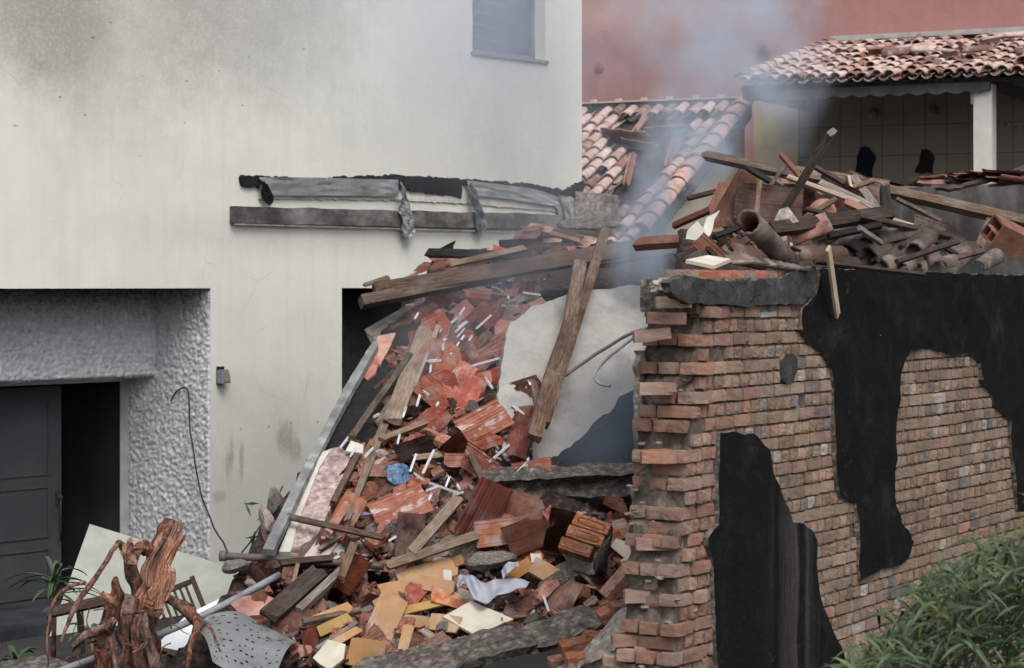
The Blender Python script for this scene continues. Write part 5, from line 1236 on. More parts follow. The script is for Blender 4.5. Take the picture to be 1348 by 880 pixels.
# ---------------------------------------------------------------- named tiles
for a in (
 (637,556,28,1.25,0,m_tile_smear,'large clay tile with a white mortar smear in the middle of the slope',.30),(572,519,-40,.95,3,m_tile,'clay tile tilted over the centre of the slope left of the large smeared tile',.25),(613,520,70,1.1,1,m_tile,'broad clay tile above the white-smeared one',.22),
 (565,558,45,1.0,4,m_tile,'clay tile under the tilted one at the centre left',.22),(645,582,20,.75,2,m_tile,'orange ribbed tile right of the large smeared tile',.34),(682,580,80,.85,3,m_tile,'ribbed tile left of the foot of the double plank',.3),
 (745,560,15,.85,2,m_tile_salmon,'single reddish tile resting alone on the grey slab right of the double plank foot',.25),(625,607,-35,.95,5,m_tile_smear,'clay tile with white streaks right of the blue bag',.28),
 (527,668,22,1.25,0,m_tile_smear,'big orange tile with a white blot below the blue bag',.3),(637,672,62,1.3,1,m_tile,'tallest of the large ribbed tiles left of the mortared bricks',.3),(660,700,8,1.1,0,m_tile,'large ribbed tile with mortar filling below the broken beam',.33),
 (700,702,22,1.15,3,m_tile,'ribbed tile edge leaning toward the mortared brick lump',.36),(690,665,-15,.9,4,m_tile,'clay tile beneath the left end of the broken beam',.25),(738,700,78,1.0,6,m_tile_dull,'dull red tile standing left of the mortared bricks',.35),
 (680,464,25,1.05,1,m_tile,'clay tile overlapping the left edge of the grey slab',.3),(648,470,30,1.2,0,m_tile,'long clay tile just left of the grey slab edge',.26),(625,430,45,1.2,1,m_tile,'large tile sloping in the upper slope below the long beam',.22),
 (650,408,48,1.0,3,m_tile,'tile high on the slope pointing at the grey slab corner',.22),(600,470,30,1.0,2,m_tile,'tile right of the wide tan plank',.22),(560,470,70,.9,4,m_tile_dull,'dark red tile behind the narrow pale plank',.1),
 (700,412,25,1.05,5,m_tile_salmon,'salmon tile crossing the top corner of the grey slab',.3),(690,512,18,.9,6,m_tile,'long thin tile on edge left of the double plank',.28),(655,500,22,1.1,0,m_tile,'wide tile in the middle right of the slope',.28),
 (600,590,40,.9,8,m_tile,'tile end above the blue bag on the right',.2),(540,590,20,1.0,7,m_tile_dull,'dusty tile above the blue bag',.2),(455,680,60,1.0,1,m_tile,'tile on edge beside the pinkish block foot',.22),
 (505,640,50,.8,9,m_tile_dull,'sooty tile just below the mortar covered chunk',.15),(540,706,85,1.0,1,m_tile_dull,'deep red painted tile behind the tan planks',.2),(720,610,30,.7,5,m_tile_salmon,'salmon tile at the lower edge of the grey slab',.25),
 (700,620,10,.9,6,m_tile,'tile above the left part of the broken beam',.25),(460,755,55,.95,0,m_tile,'red tile with pale stripes above the fibreboards',.35),(385,815,15,.9,4,m_tile_dull,'dark red tile right of the perforated sheet',.2),
 (740,790,65,.9,3,m_tile_dull,'broken red tile right of the white cloth',.25),(722,775,50,.6,2,m_tile_dull,'small ribbed tile right of the cloth',.3),(570,850,35,.8,7,m_tile_salmon,'pinkish tile sliver under the square cream board',.2),
 (815,690,60,.8,5,m_tile,'red tile near the brick wall foot',.3),(812,665,-20,.7,2,m_tile,'small red tile against the hollow by the wall',.3),(530,435,25,.8,8,m_tile_dull,'sooty tile under the broad grey board',.1),(555,415,30,1.0,5,m_tile_dull,'sooty tile behind the dark bitumen slab',.1)):
    px, py, ang, s_, k, m, lab, lf = a
    tile(px, py, ang, s_*.80, k, m, lab, lf, .55, (rnd.gauss(0,.12), rnd.gauss(0,.08), rnd.gauss(0,.12)))
# mortar smears as raised patches on the two marked tiles
0 and quad([(605,560),(640,543),(652,545),(648,556),(612,571)], hitY(637,556)-.36, (.02,-.75,.6), .012, m_plaster_pale, 'mortar_smear', 'white mortar smear crust on the large tile', 'mortar', 0, .012)
0 and quad([(512,672),(526,665),(532,668),(526,682),(514,684)], hitY(527,668)-.36, (.02,-.75,.6), .012, m_plaster_pale, 'mortar_smear', 'white mortar blot on the big orange tile', 'mortar', 0, .012)
# ---------------------------------------------------------------- white strips
STR = [(578,437,607,415),(604,415,611,405),(584,463,586,447),(588,463,589,447),(593,467,612,443),(597,468,596,453),(566,492,568,474),(565,477,581,475),(618,484,660,472),(599,438,615,424),(600,446,612,432),(627,433,647,415),(660,402,681,404),(669,402,668,391),(689,386,712,389),(695,389,701,380),
 (683,456,693,465),(692,490,698,505),(697,504,693,511),(555,514,565,520),(572,535,575,530),(530,551,534,538),(523,585,526,572),(540,620,548,597),(556,622,571,592),(545,623,558,632),(566,636,606,650),(560,647,575,641),(562,662,568,650),(587,640,592,627),(600,638,604,644),(645,608,670,586),
 (680,622,692,610),(694,624,697,605),(698,623,706,614),(480,602,492,590),(459,574,448,588),(560,476,575,474),(715,785,722,806),(533,402,544,401),(545,421,550,413),(548,535,553,520),(492,550,500,545),(462,600,468,590),(596,652,610,648),(617,452,622,444),(640,498,650,512),(676,535,690,545),(512,712,522,706),(605,430,618,420)]
for i, (x1, y1, x2, y2) in enumerate(STR):
    lf_ = .28+.10*((i*7) % 5)/4; a = pt(x1, y1, None, lf_); b = pt(x2, y2, None, lf_)
    if abs(a.y-b.y) > .45: b = P(x2, y2, a.y+.02)
    c = (a+b)/2; L = (b-a).length*1.02; bm = bmesh.new(); w_ = .015; t = .003
    box(bm, (-L/2, -w_/2, -t), (L/2, w_/2, 0)); box(bm, (-L/2+.001, -w_/2, .0005), (L/2-.001, -w_/2+t, .010)); box(bm, (-L/2+.001, w_/2-t, .0005), (L/2-.001, w_/2, .010))
    for v in bm.verts: v.co.z += .012*math.sin(v.co.x*3+i)
    n = (CAMP-c).normalized()+Vector((rnd.gauss(0,.25), 0, rnd.gauss(0,.25)))
    o = obj('ceiling_strip', bm, m_white, mw=frame(c, b-a, n), cat='plastic strip', group='white plastic strips scattered in the rubble')
    label_later(o, 'thin white plastic strip', (x1+x2)/2, (y1+y2)/2, L)
# ---------------------------------------------------------------- blue bag, cloth, violet strip
def crumple(cx_, cy_, wpx, hpx, m, lab, name, cat, lift=.3, amp=.35, seed=0, shape=None, nx=36, ny=24, folds=6):
    c = pt(cx_, cy_, None, lift); n = mixN(c, surfN(cx_, cy_), .65); x = flatdir(c, n, 5); M = frame(c, x, n); s_ = c.y/F; W_, H_ = wpx*s_, hpx*s_*1.1
    bm = bmesh.new(); g = []
    for i in range(nx+1):
        row = []
        for j in range(ny+1):
            u, v = i/nx*2-1, j/ny*2-1
            if shape: yy = shape(u, v)*H_/2
            else: yy = v*H_/2*math.sqrt(max(.05, 1-u*u*.7))
            q = Vector((u*W_/2, yy, 0)); q.z = amp*W_*.25*(noise.noise(Vector((u*2.3+seed, v*1.6, seed)))+.45*abs(noise.noise(Vector((u*folds, v*folds*.6, seed+4)))))
            q += .03*W_*noise.noise_vector(Vector((u*4, v*4, seed+2))); row.append(bm.verts.new(q))
        g.append(row)
    for i in range(nx):
        for j in range(ny): bm.faces.new((g[i][j], g[i+1][j], g[i+1][j+1], g[i][j+1]))
    smooth(bm); bmesh.ops.solidify(bm, geom=bm.faces[:], thickness=.003); return obj(name, bm, m, mw=M, label=lab, cat=cat)
m_cloth = M_std('white_cloth', [(.3,(.60,.62,.70)),(.7,(.74,.75,.82))], scale=3, bump=.1, bscale=90, var=0)
def cloth_surf(top, bot, m, lab, name, cat, d, amp=.05, ny=14, k=10, seed=0):
    A = refine([P(x, y, d) for x, y in top], k); B = refine([P(x, y, d-.18) for x, y in bot], k); bm = bmesh.new(); g = []
    for i in range(len(A)):
        row = []
        for j in range(ny+1):
            t = j/ny; q = A[i].lerp(B[i], t); u = i/len(A)
            dz = amp*(math.sin(u*13+t*2.2+seed)+.6*math.sin(u*27-t*3+seed)+1.1*noise.noise(Vector((u*6, t*2, seed)))); q = q+(CAMP-q).normalized()*dz; q.z += .25*dz; row.append(bm.verts.new(q))
        g.append(row)
    for i in range(len(A)-1):
        for j in range(ny): bm.faces.new((g[i][j], g[i+1][j], g[i+1][j+1], g[i][j+1]))
    smooth(bm); bmesh.ops.solidify(bm, geom=bm.faces[:], thickness=.004); bmesh.ops.recalc_face_normals(bm, faces=bm.faces); return obj(name, bm, m, label=lab, cat=cat)
dC = hitY(645,775)-.32
cloth_surf([(600,766),(609,757),(624,757),(642,767),(664,763),(690,761),(699,768)], [(602,777),(612,768),(626,790),(640,796),(655,783),(676,779),(692,774)], m_cloth, 'crumpled white cloth lying over the rubble above the square cream board', 'white_cloth', 'cloth', dC, .04)
cloth_surf([(660,752),(666,742),(676,740),(682,740)], [(662,762),(668,756),(676,748),(683,746)], m_cloth, 'small bluish white cloth scrap behind the large white cloth', 'white_cloth', 'cloth', hitY(670,752)-.28, .015, seed=2)
m_blue = M_std('blue_plastic', [(.3,(.04,.14,.30)),(.5,(.10,.30,.52)),(.65,(.25,.45,.68)),(.8,(.30,.28,.58))], scale=14, bump=.4, rough=.3, spec=.6, var=0)
crumple(524,624,30,28,m_blue,'crumpled shiny blue plastic bag in the rubble','plastic_bag','bag',.28,.6,3)
m_violet = M_std('violet_plastic', [(.3,(.10,.09,.20)),(.7,(.17,.15,.30))], rough=.4, var=0)
quad([(455,668),(470,671),(492,677),(476,679),(458,675)], hitY(473,675)-.3, (-.1,-.8,.4), .015, m_violet, 'violet_strip', 'violet plastic sliver pointing right beside the tan batten', 'plastic', 0, .003)
# hollow red painted frame bits
plank(430,704,458,664,12,10,m_tile_dull,'red clay channel piece leaning over the pinkish block foot',lift=.3,tilt=.6,cat='tile',name='clay_channel')
# ---------------------------------------------------------------- random fillers, each its own object
POLY1 = [(600,345),(700,330),(765,335),(700,380),(690,440),(715,590),(640,632),(690,680),(828,668),(815,800),(770,835),(560,860),(470,882),(400,882),(300,800),(330,735),(380,728),(455,600),(505,490),(545,405)]
POLY2 = [(905,345),(960,300),(940,265),(1010,235),(1100,232),(1165,262),(1210,300),(1300,300),(1348,290),(1348,355),(1080,350)]
POLYW = [(735,660),(830,660),(820,790),(740,790)]
def inside(p, poly):
    x, y = p; c = False
    for i in range(len(poly)):
        (x1, y1), (x2, y2) = poly[i-1], poly[i]
        if (y1 > y) != (y2 > y) and x < (x2-x1)*(y-y1)/(y2-y1)+x1: c = not c
    return c
def scatter(poly, n, mind, seed):
    rr = random.Random(seed); out = []; x0, x1 = min(p[0] for p in poly), max(p[0] for p in poly); y0, y1 = min(p[1] for p in poly), max(p[1] for p in poly); t = 0
    while len(out) < n and t < n*60:
        t += 1; p = (rr.uniform(x0, x1), rr.uniform(y0, y1))
        if inside(p, poly) and all((p[0]-q[0])**2+(p[1]-q[1])**2 > mind*mind for q in out): out.append(p)
    return out
KEEP = [(415,655,46),(640,776,34),(625,812,38),(745,440,18),(524,624,18),(770,710,34),(437,623,22)]
def clear(px, py): return all(abs(px-x) > r*.8 or abs(py-y) > r for x, y, r in KEEP)
cnt = 0
for px, py in scatter(POLY1, 165, 14, 5):
    if not clear(px, py): continue
    if hit(px, py) is None: continue
    up = py < 480; m = (m_tile if rnd.random() < (.62 if not up else .5) else m_tile_dull) if rnd.random() < .86 else m_tile_salmon
    if py < 350: m = m_tile_dull if rnd.random() < .7 else m_tile_salmon
    if py > 730 and px < 600 and rnd.random() < .35: continue
    base_ang = 38 if py < 640 else rnd.uniform(-40, 80)
    o = tile(px, py, base_ang+rnd.gauss(0, 28), rnd.uniform(.26, .66), None, m, None, rnd.uniform(.03,.22), .45, (rnd.gauss(0,.3), rnd.gauss(0,.2), rnd.gauss(0,.25)))
    label_later(o, 'broken %s tile shard' % ('clay' if m is m_tile else 'sooty red' if m is m_tile_dull else 'salmon'), px, py, 1)
for px, py in scatter([(560,400),(700,385),(700,420),(668,440),(655,520),(560,520),(545,470)], 34, 19, 41):   # the larger tiles of the upper slide
    if hit(px, py) is None: continue
    m = m_tile if rnd.random() < .75 else m_tile_dull
    o = tile(px, py, 40+rnd.gauss(0, 22), rnd.uniform(.55, .95), None, m, None, rnd.uniform(.16,.26), .5, (rnd.gauss(0,.2), rnd.gauss(0,.1), rnd.gauss(0,.2)))
    label_later(o, 'larger clay tile piece' if m is m_tile else 'larger sooty tile piece', px, py, 1)
for px, py in scatter(POLY1, 140, 14, 9):
    if not clear(px, py): continue
    c = pt(px, py, None, rnd.uniform(.02,.12)); sz = rnd.uniform(.05,.15); m = rnd.choice([m_conc, m_conc, m_conc_dark, m_mortar_pink, m_brick_loose])
    q = Vector((rnd.gauss(0,1), rnd.gauss(0,1), rnd.gauss(0,1))); o = obj('rubble_chunk', with_mat(ROCKS[rnd.randrange(10)], m), None, mw=frame(c, q, Vector((.1,.2,1))) @ Matrix.Diagonal((sz*1.4, sz, sz*.8, 1)), cat='rubble', group='loose lumps in the rubble slope')
    label_later(o, {'broken_concrete':'grey concrete lump','sooty_concrete':'sooty concrete lump','pinkish_mortar':'pinkish mortar lump','loose_brick_clay':'reddish brick lump'}[m.name], px, py, sz)
for px, py in scatter(POLY1, 62, 20, 14):
    if not clear(px, py): continue
    c = pt(px, py, None, rnd.uniform(.03,.13)); n = mixN(c, surfN(px, py), .4, (rnd.gauss(0,.5), rnd.gauss(0,.3), rnd.gauss(0,.4))); x = flatdir(c, n, rnd.uniform(-60, 80))
    o = obj('loose_brick', with_mat(BR[rnd.randrange(8)], m_brick_loose), None, mw=frame(c, x, n) @ Matrix.Diagonal((rnd.uniform(.09,.2), .10, .058, 1)), cat='brick', group='loose bricks in the rubble slope')
    label_later(o, 'reddish brick piece', px, py, 1)
for px, py in scatter(POLY1, 55, 22, 21):
    if not clear(px, py): continue
    ang = rnd.choice([rnd.gauss(55, 14), rnd.gauss(20, 15), rnd.gauss(-30, 25)]); L = rnd.uniform(14, 44); dx, dy = math.cos(R(ang))*L/2, -math.sin(R(ang))*L/2
    m = rnd.choice([m_wood_brown, m_wood_dark, m_wood_grey, m_wood_brown, m_char, m_wood_tan])
    o = plank(px-dx, py-dy, px+dx, py+dy, rnd.uniform(3.5, 9), rnd.uniform(3, 5), m, None, lift=rnd.uniform(.05,.18), tilt=.4, name='wood_splinter', cat='wood piece', group='wood splinters in the rubble slope', broken=(1.2, 1.2))
    label_later(o, {'weathered_brown_wood':'brown wood splinter','dark_stained_wood':'dark wood splinter','grey_weathered_wood':'grey wood splinter','charred_wood':'charred wood splinter','dusty_tan_wood':'tan wood splinter'}[m.name], px, py, L)
# several hundred small shards, beyond the 300 largest
bag = Bag(); frs = []
for k in range(14):
    me = TILES[2+k]; frs.append(([tuple(v.co) for v in me.vertices], [tuple(p.vertices) for p in me.polygons]))
rr = random.Random(77)
for POLYK, N_, cols in ((POLY1, 1300, [(.50,.20,.15),(.42,.15,.11),(.55,.30,.24),(.30,.11,.08),(.24,.13,.11),(.5,.36,.31)]), (POLY2, 420, [(.22,.15,.12),(.30,.24,.20),(.25,.12,.09),(.38,.30,.26),(.12,.10,.09)])):
    x0, x1 = min(p[0] for p in POLYK), max(p[0] for p in POLYK); y0, y1 = min(p[1] for p in POLYK), max(p[1] for p in POLYK)
    for _ in range(N_):
        p = (rr.uniform(x0, x1), rr.uniform(y0, y1))
        if not inside(p, POLYK) or not clear(*p): continue
        h = hit(*p)
        if h is None: continue
        c = P(p[0], p[1], h-rr.uniform(.01,.16)); n = mixN(c, surfN(*p), .35, (rr.gauss(0,.5), rr.gauss(0,.3), rr.gauss(0,.4))); sz = rr.uniform(.12,.36)
        bag.add(frs[rr.randrange(14)], frame(c, flatdir(c, n, rr.gauss(35, 45)), n) @ Matrix.Diagonal((sz*rr.uniform(.7,1.5), sz, min(1, sz*2.2), 1)), rr.choice(cols))
obj('tile_shards', bag.mesh('tile_shards'), M_tint('small_tile_shards', (.06,.04,.036), (.46,.38,.34), dark_amt=.4, dust_amt=.6, ds=3), kind='stuff', label='hundreds of small broken tile shards between the larger pieces')
# small crumbs nobody could count
bag = Bag(); tiny = []
for k in range(5):
    bm = rock_bm(60+k, 1); bm.verts.ensure_lookup_table(); tiny.append(([tuple(v.co) for v in bm.verts], [tuple(v.index for v in f.verts) for f in bm.faces])); bm.free()
rr = random.Random(3)
for POLYK, N_ in ((POLY1, 7000), (POLY2, 3000)):
    x0, x1 = min(p[0] for p in POLYK), max(p[0] for p in POLYK); y0, y1 = min(p[1] for p in POLYK), max(p[1] for p in POLYK)
    for _ in range(N_):
        p = (rr.uniform(x0, x1), rr.uniform(y0, y1))
        if not inside(p, POLYK): continue
        h = hit(*p)
        if h is None: continue
        c = P(p[0], p[1], h-rr.uniform(.01,.05)); sz = rr.uniform(.012,.05)*(1.4 if rr.random() < .1 else 1)
        col = rr.choice([(.34,.11,.07),(.22,.08,.055),(.3,.27,.24),(.42,.39,.35),(.12,.1,.09),(.05,.045,.045),(.27,.15,.11),(.5,.48,.45)])
        bag.add(tiny[rr.randrange(5)], frame(c, Vector((rr.gauss(0,1), rr.gauss(0,1), rr.gauss(0,1))), Vector((.1,.3,1))) @ Matrix.Diagonal((sz*1.6, sz, sz*.6, 1)), col)
m_crumb = M_tint('rubble_crumbs', (.05,.04,.038), (.4,.36,.33), dark_amt=.3, dust_amt=.3)
obj('rubble_crumbs', bag.mesh('crumbs'), m_crumb, kind='stuff', label='crumbs of tile, mortar and wood strewn over the rubble')
# ================================================================ HEAP OVER THE BRICK WALL
for a in (
 (1095,174,1031,279,14,8,m_wood_grey,'upright grey plank leaning in front of the dark veranda',14.6,15.6,(0,0),'plank'),
 (925,204,1052,232,13,10,m_wood_brown,'tapered brown beam pointing left over the tile verge',18.6,18.0,(1.6,.3),'beam'),
 (1045,228,1170,248,18,12,m_wood_brown,'brown beam continuing right behind the upright grey plank',18.2,18.4,(.3,.3),'beam'),
 (1162,250,1356,294,15,14,m_wood_brown,'long right-hand beam in front of the grey rendered wall',17.6,17.2,(.4,0),'beam'),
 (1304,290,1287,328,13,10,m_wood_brown,'short prop under the long right-hand beam',17.3,17.0,(.2,.4),'post'),
 (1028,204,1062,243,7,6,m_wood_red,'reddish batten end left of the upright grey plank',16.3,15.9,(.6,.6),'batten'),
 (1066,216,1112,243,6,6,m_wood_dark,'dark thin batten right of the upright grey plank',16.6,16.4,(.6,.6),'batten'),
 (1122,233,1160,283,13,6,m_wood_grey,'grey plank sloping down right like one leg of an A',17.0,16.4,(.3,.8),'plank'),
 (1117,232,1124,262,4,4,m_wood_pale,'thin pale stick beside the sloping grey plank',16.8,16.6,(.6,.6),'stick'),
 (1036,233,1132,268,7,6,m_wood_pale,'thin pale lath running down right through the wood heap',15.9,15.6,(.6,.6),'lath'),
 (1078,240,1158,277,10,6,m_wood_grey,'grey board edge above the salmon dome',16.2,15.9,(.6,.6),'board'),
 (1112,266,1168,292,11,9,m_tile_salmon,'pinkish round batten above the black upright stump',15.6,15.5,(.4,.4),'batten'),
 (1014,303,1172,281,20,12,m_wood_dark,'dark brown beam running right above the brick wall',14.6,15.2,(.3,.5),'beam'),
 (962,330,1012,297,10,5,m_wood_dark,'narrow dark board lying across the big brown clay pipe',13.6,13.8,(.3,.5),'board'),
 (1164,247,1168,307,13,12,m_char,'charred upright stump at the right end of the wood heap',16.6,16.2,(1,.3),'post'),
 (1072,345,1216,362,5,6,m_wood_dark,'thin lath lying along the top of the brick wall',13.3,14.2,(.8,.8),'lath'),
 (886,298,968,262,9,7,m_wood_red,'reddish beam rising right below the tile verge',18.0,17.6,(.3,.3),'beam'),
 (838,322,960,313,17,12,m_wood_red,'reddish brown beam left of the big brown clay pipe, in the smoke',17.2,16.4,(.3,.3),'beam'),
 (1050,352,1130,346,14,10,m_wood_dark,'dark beam just behind the hanging plank',13.5,14.0,(.3,.5),'beam'),
 (1010,250,1036,215,5,4,m_wood_brown,'thin brown stick left of the upright plank',16.4,16.6,(.6,.6),'stick'),
 (995,288,1000,238,7,5,m_wood_brown,'narrow reddish batten standing before the ribbed orange tiles',15.7,15.9,(.4,.4),'batten'),
 (1180,262,1240,292,6,5,m_wood_brown,'thin brown batten below the long right-hand beam',17.0,16.6,(.6,.6),'batten'),
 (1176,292,1202,300,7,9,m_wood_pale,'pale wood offcut right of the charred stump',16.0,15.8,(.6,.6),'offcut'),
 (1235,346,1295,330,7,5,m_wood_brown,'short brown lath on the right of the stacked barrel tiles',15.4,15.6,(.6,.6),'lath'),
 (1060,275,1160,300,6,5,m_wood_dark,'dark lath under the salmon dome',15.0,15.2,(.6,.6),'lath'),
 (1100,255,1150,238,7,6,m_wood_brown,'brown stick crossing the sloping grey plank',16.6,16.9,(.6,.6),'stick'),
 (1185,325,1215,305,6,5,m_wood_dark,'dark splinter above the stacked barrel tiles',15.2,15.5,(.6,.6),'splinter'),
 (1130,300,1160,320,8,5,m_wood_grey,'grey splinter over the left of the stacked barrel tiles',14.6,14.8,(.6,.6),'splinter'),
 (985,222,1052,262,8,6,m_char,'charred batten sloping down behind the ribbed orange tiles',16.9,16.4,(.6,.6),'batten'),
 (1040,300,1100,262,7,6,m_wood_brown,'brown batten crossing in front of the salmon dome',15.0,15.2,(.6,.6),'batten'),
 (1130,285,1250,312,8,8,m_wood_dark,'dark batten lying over the stacked barrel tiles',14.9,15.6,(.6,.6),'batten'),
 (1180,345,1262,318,7,6,m_wood_dark,'dark batten rising right across the barrel tile stack',14.6,15.2,(.6,.6),'batten'),
 (1205,300,1262,338,6,5,m_char,'charred lath falling right behind the barrel tile stack',15.9,15.5,(.6,.6),'lath'),
 (940,312,1000,290,7,6,m_char,'charred stick behind the big brown clay pipe',15.2,15.4,(.6,.6),'stick'),
 (1090,312,1160,296,9,8,m_char,'black charred board under the dark brown beam',14.8,15.0,(.6,.6),'board'),
 (905,262,950,250,6,5,m_wood_dark,'dark stick in the smoke under the tapered beam',17.8,17.9,(.6,.6),'stick')):
    plank(a[0],a[1],a[2],a[3],a[4],a[5],a[6],a[7],lift=0,d1=a[8],d2=a[9],up=Vector((.1,-.85,.5)),broken=a[10],name={'beam':'beam','post':'post'}.get(a[11],'plank'),cat=a[11])
# plank hanging down over the wall face
a = Ww(1090, 326, .14); b = Ww(1103, 417, .065); c = (a+b)/2
bm = plank_bm((b-a).length, 13*c.y/F, .018, 4, (.4, .8)); bmesh.ops.recalc_face_normals(bm, faces=bm.faces)
obj('plank', bm, m_wood_pale, mw=frame(c, b-a, WN), label='pale plank hanging down over the black plaster of the brick wall', cat='plank')
# big brown clay pipes
def halfpipe(x1, y1, x2, y2, rpx, m, lab, d1, d2, arc=math.pi*1.15, up=Vector((0,-.8,.6)), chip=.03, seed=1, cat='clay pipe', name='clay_pipe', taper=.85, group=None):
    a = P(x1, y1, d1); b = P(x2, y2, d2); r = rpx*a.y/F; V, Fc = shell(r, r*taper, (b-a).length, .018, 18, arc, seed, chip)
    me = bpy.data.meshes.new('pipe'); me.from_pydata(V, [], Fc); me.polygons.foreach_set('use_smooth', [True]*len(me.polygons)); me.materials.append(m)
    return obj(name, me, None, mw=frame((a+b)/2, b-a, up), label=lab, cat=cat, group=group)
m_pipe_br = M_std('brown_clay_pipe', [(.3,(.05,.028,.022)),(.6,(.11,.062,.048)),(.8,(.17,.11,.09))], scale=5, var=0, bump=.4, dust=(.22,.19,.17), dustamt=.3)
halfpipe(985,292,1036,345,19,m_pipe_br,'big brown clay pipe leaning open end up on the wall',12.75,13.35,math.pi*1.6,taper=.92,chip=.03)
halfpipe(958,332,1010,345,16,m_pipe_br,'darker clay pipe lying behind the leaning one',13.6,13.6,math.pi*1.2,seed=4)
halfpipe(1045,338,1110,336,15,m_pipe_br,'brown clay pipe lying flat behind the hanging plank',13.8,14.0,math.pi*1.1,seed=6)
# salmon clay dome
bm = bmesh.new(); bmesh.ops.create_uvsphere(bm, u_segments=22, v_segments=14, radius=1)
bmesh.ops.bisect_plane(bm, geom=bm.verts[:]+bm.edges[:]+bm.faces[:], plane_co=(0,0,-.1), plane_no=(0,0,-1), clear_outer=True)
for v in bm.verts: v.co = Vector((v.co.x*.105, v.co.y*.12, v.co.z*.15))+.012*noise.noise_vector(v.co*3)
smooth(bm); bmesh.ops.solidify(bm, geom=bm.faces[:], thickness=.012)
obj('clay_dome', bm, m_tile_salmon, mw=Matrix.Translation(P(1080, 290, 15.3)) @ Matrix.Rotation(R(18), 4, 'Y') @ Matrix.Rotation(R(-12), 4, 'X'), label='salmon coloured clay dome among the dark wood above the brick wall', cat='clay pot')
# ribbed orange sheets
for (px, py, ang, s_, k, m, lab, d) in ((975,262,60,1.0,0,m_tile_dull,'orange ribbed tile on the left of the wood heap',16.3),(1012,268,-5,1.2,1,m_tile_dull,'orange ribbed tile facing front beside the upright plank',16.2),(1040,262,10,.9,4,m_tile_dull,'sooty ribbed tile behind the upright plank foot',16.3),
  (952,270,100,.9,3,m_tile_salmon,'pinkish tile at the left of the ribbed orange tiles',16.6),(1095,252,-30,.9,5,m_tile_dull,'dark red tile between the pale lath and grey board',16.5),(1140,252,-25,.9,4,m_tile_dull,'dusty tile at the top of the wood heap',17.0),
  (1268,335,50,.8,2,m_tile_old,'grey brown ribbed tile right of the stacked barrel tiles',15.9),(1255,322,-40,.8,4,m_tile_old,'dirty tile leaning behind the grey brown ribbed tile',16.2),(1218,300,-20,.7,5,m_tile_old,'dirty tile below the long right-hand beam',16.2),(1060,300,20,.8,7,m_tile_dull,'sooty tile beneath the dark brown beam',14.8)):
    tile(px, py, ang, s_*.95, k, m, lab, 0, .75, (0,0,.1), d=d)
# white shards
for pl, d, lab in (([(902,318),(905,304),(918,290),(926,300),(932,314),(928,320)],16.0,'white pointed plaster shard left of the big brown clay pipe'),([(926,300),(930,287),(948,276),(941,290),(936,308),(930,314)],16.1,'taller white curled shard beside the pointed one')):
    quad(pl, d, (-.1,-.95,.3), .02, m_plaster_pale, 'plaster_shard', lab, 'plaster', 0, .01)
quad([(903,342),(932,336),(962,341),(940,350)], 12.55, (.1,-.25,1), .02, m_cream2, 'cream_board', 'cream board lying flat on the top of the brick wall', 'board', 0)
for i in range(9):
    x = 952+i*9; y = 338+i*1.2
    quad([(x,y-2),(x+30,y-5+i*.8),(x+44,y+7),(x+12,y+8)], 12.75+.06*i, (.15,-.45+.03*i,.9), .010, m_wood_grey if i % 2 else m_tile_old, 'thin_sheet', '%s thin sheet from the left in the fan on the wall top' % 'first second third fourth fifth sixth seventh eighth ninth'.split()[i], 'sheet', 0, .004, grp='thin sheets fanned on the wall')
# grey triangular slate
quad([(1014,300),(1026,276),(1038,272),(1052,292),(1030,297)], 14.7, (0,-.9,.4), .02, m_conc, 'grey_shard', 'triangular grey shard left of the salmon dome', 'shard', 0, .006)
# barrel tiles in the heap
BT = [(1115,318,-150,1.15),(1140,322,-152,1.2),(1165,326,-150,1.25),(1190,331,-150,1.25),(1152,338,-155,1.2),(1178,343,-153,1.2),(1128,334,-158,1.1),(1205,342,-150,1.1),(1103,305,-160,1.0),(1215,320,-140,.9),(1180,310,-170,.95),(1225,334,-60,.9),(1232,350,10,.9),(1088,325,-165,1),(1150,305,-120,.9),(1300,345,30,.9)]
for i, (px, py, ang, s_) in enumerate(BT):
    Y = min(hitY(px, py), 15.4)-.10; c = P(px, py, Y); n = Vector((-.15,-.55,.85)).normalized(); s_ *= .92
    o = tile(px, py, ang, s_, 0, m_tile_old, None, 0, .3, (rnd.gauss(0,.12), 0, rnd.gauss(0,.1)), d=Y, me=HALF[i % 3], group='barrel tiles heaped on the brick wall', cat='barrel tile', name='barrel_tile')
    label_later(o, 'dirty half-round roof tile', px, py, 1)
# debris on the grey wall
for i in range(34):
    px = rnd.uniform(1168, 1350); t = (px-1168)/180; py = 243-14*t*rnd.random()-(8*rnd.random() if px > 1210 else 0); Y = 20.3-1.2*t+rnd.uniform(-.12,.12)
    m = rnd.choice([m_tile_dull, m_tile_dull, m_tile_salmon, m_tile_old, m_wood_dark, m_tile])
    c = P(px, py, Y); q = Vector((1, rnd.uniform(-.6,.6), rnd.gauss(0,.10)))
    o = obj('tile_shard', with_mat(TILES[rnd.randrange(2,16)], m), None, mw=frame(c, q, Vector((rnd.gauss(0,.25), rnd.gauss(-.2,.2), 1))) @ Matrix.Diagonal((rnd.uniform(.5,1.1),)*3+(1,)), cat='roof tile', group='broken tiles along the grey wall')
    label_later(o, 'broken tile on the wall,', px, py, 1)
quad([(1232,246),(1262,243),(1330,225),(1352,216),(1352,224),(1300,238),(1250,250)], 19.3, (0,-.6,.8), .03, m_tile_old, 'long_splinter', 'long pale splinter draped on the right of the grey wall top', 'splinter', 0, .02)
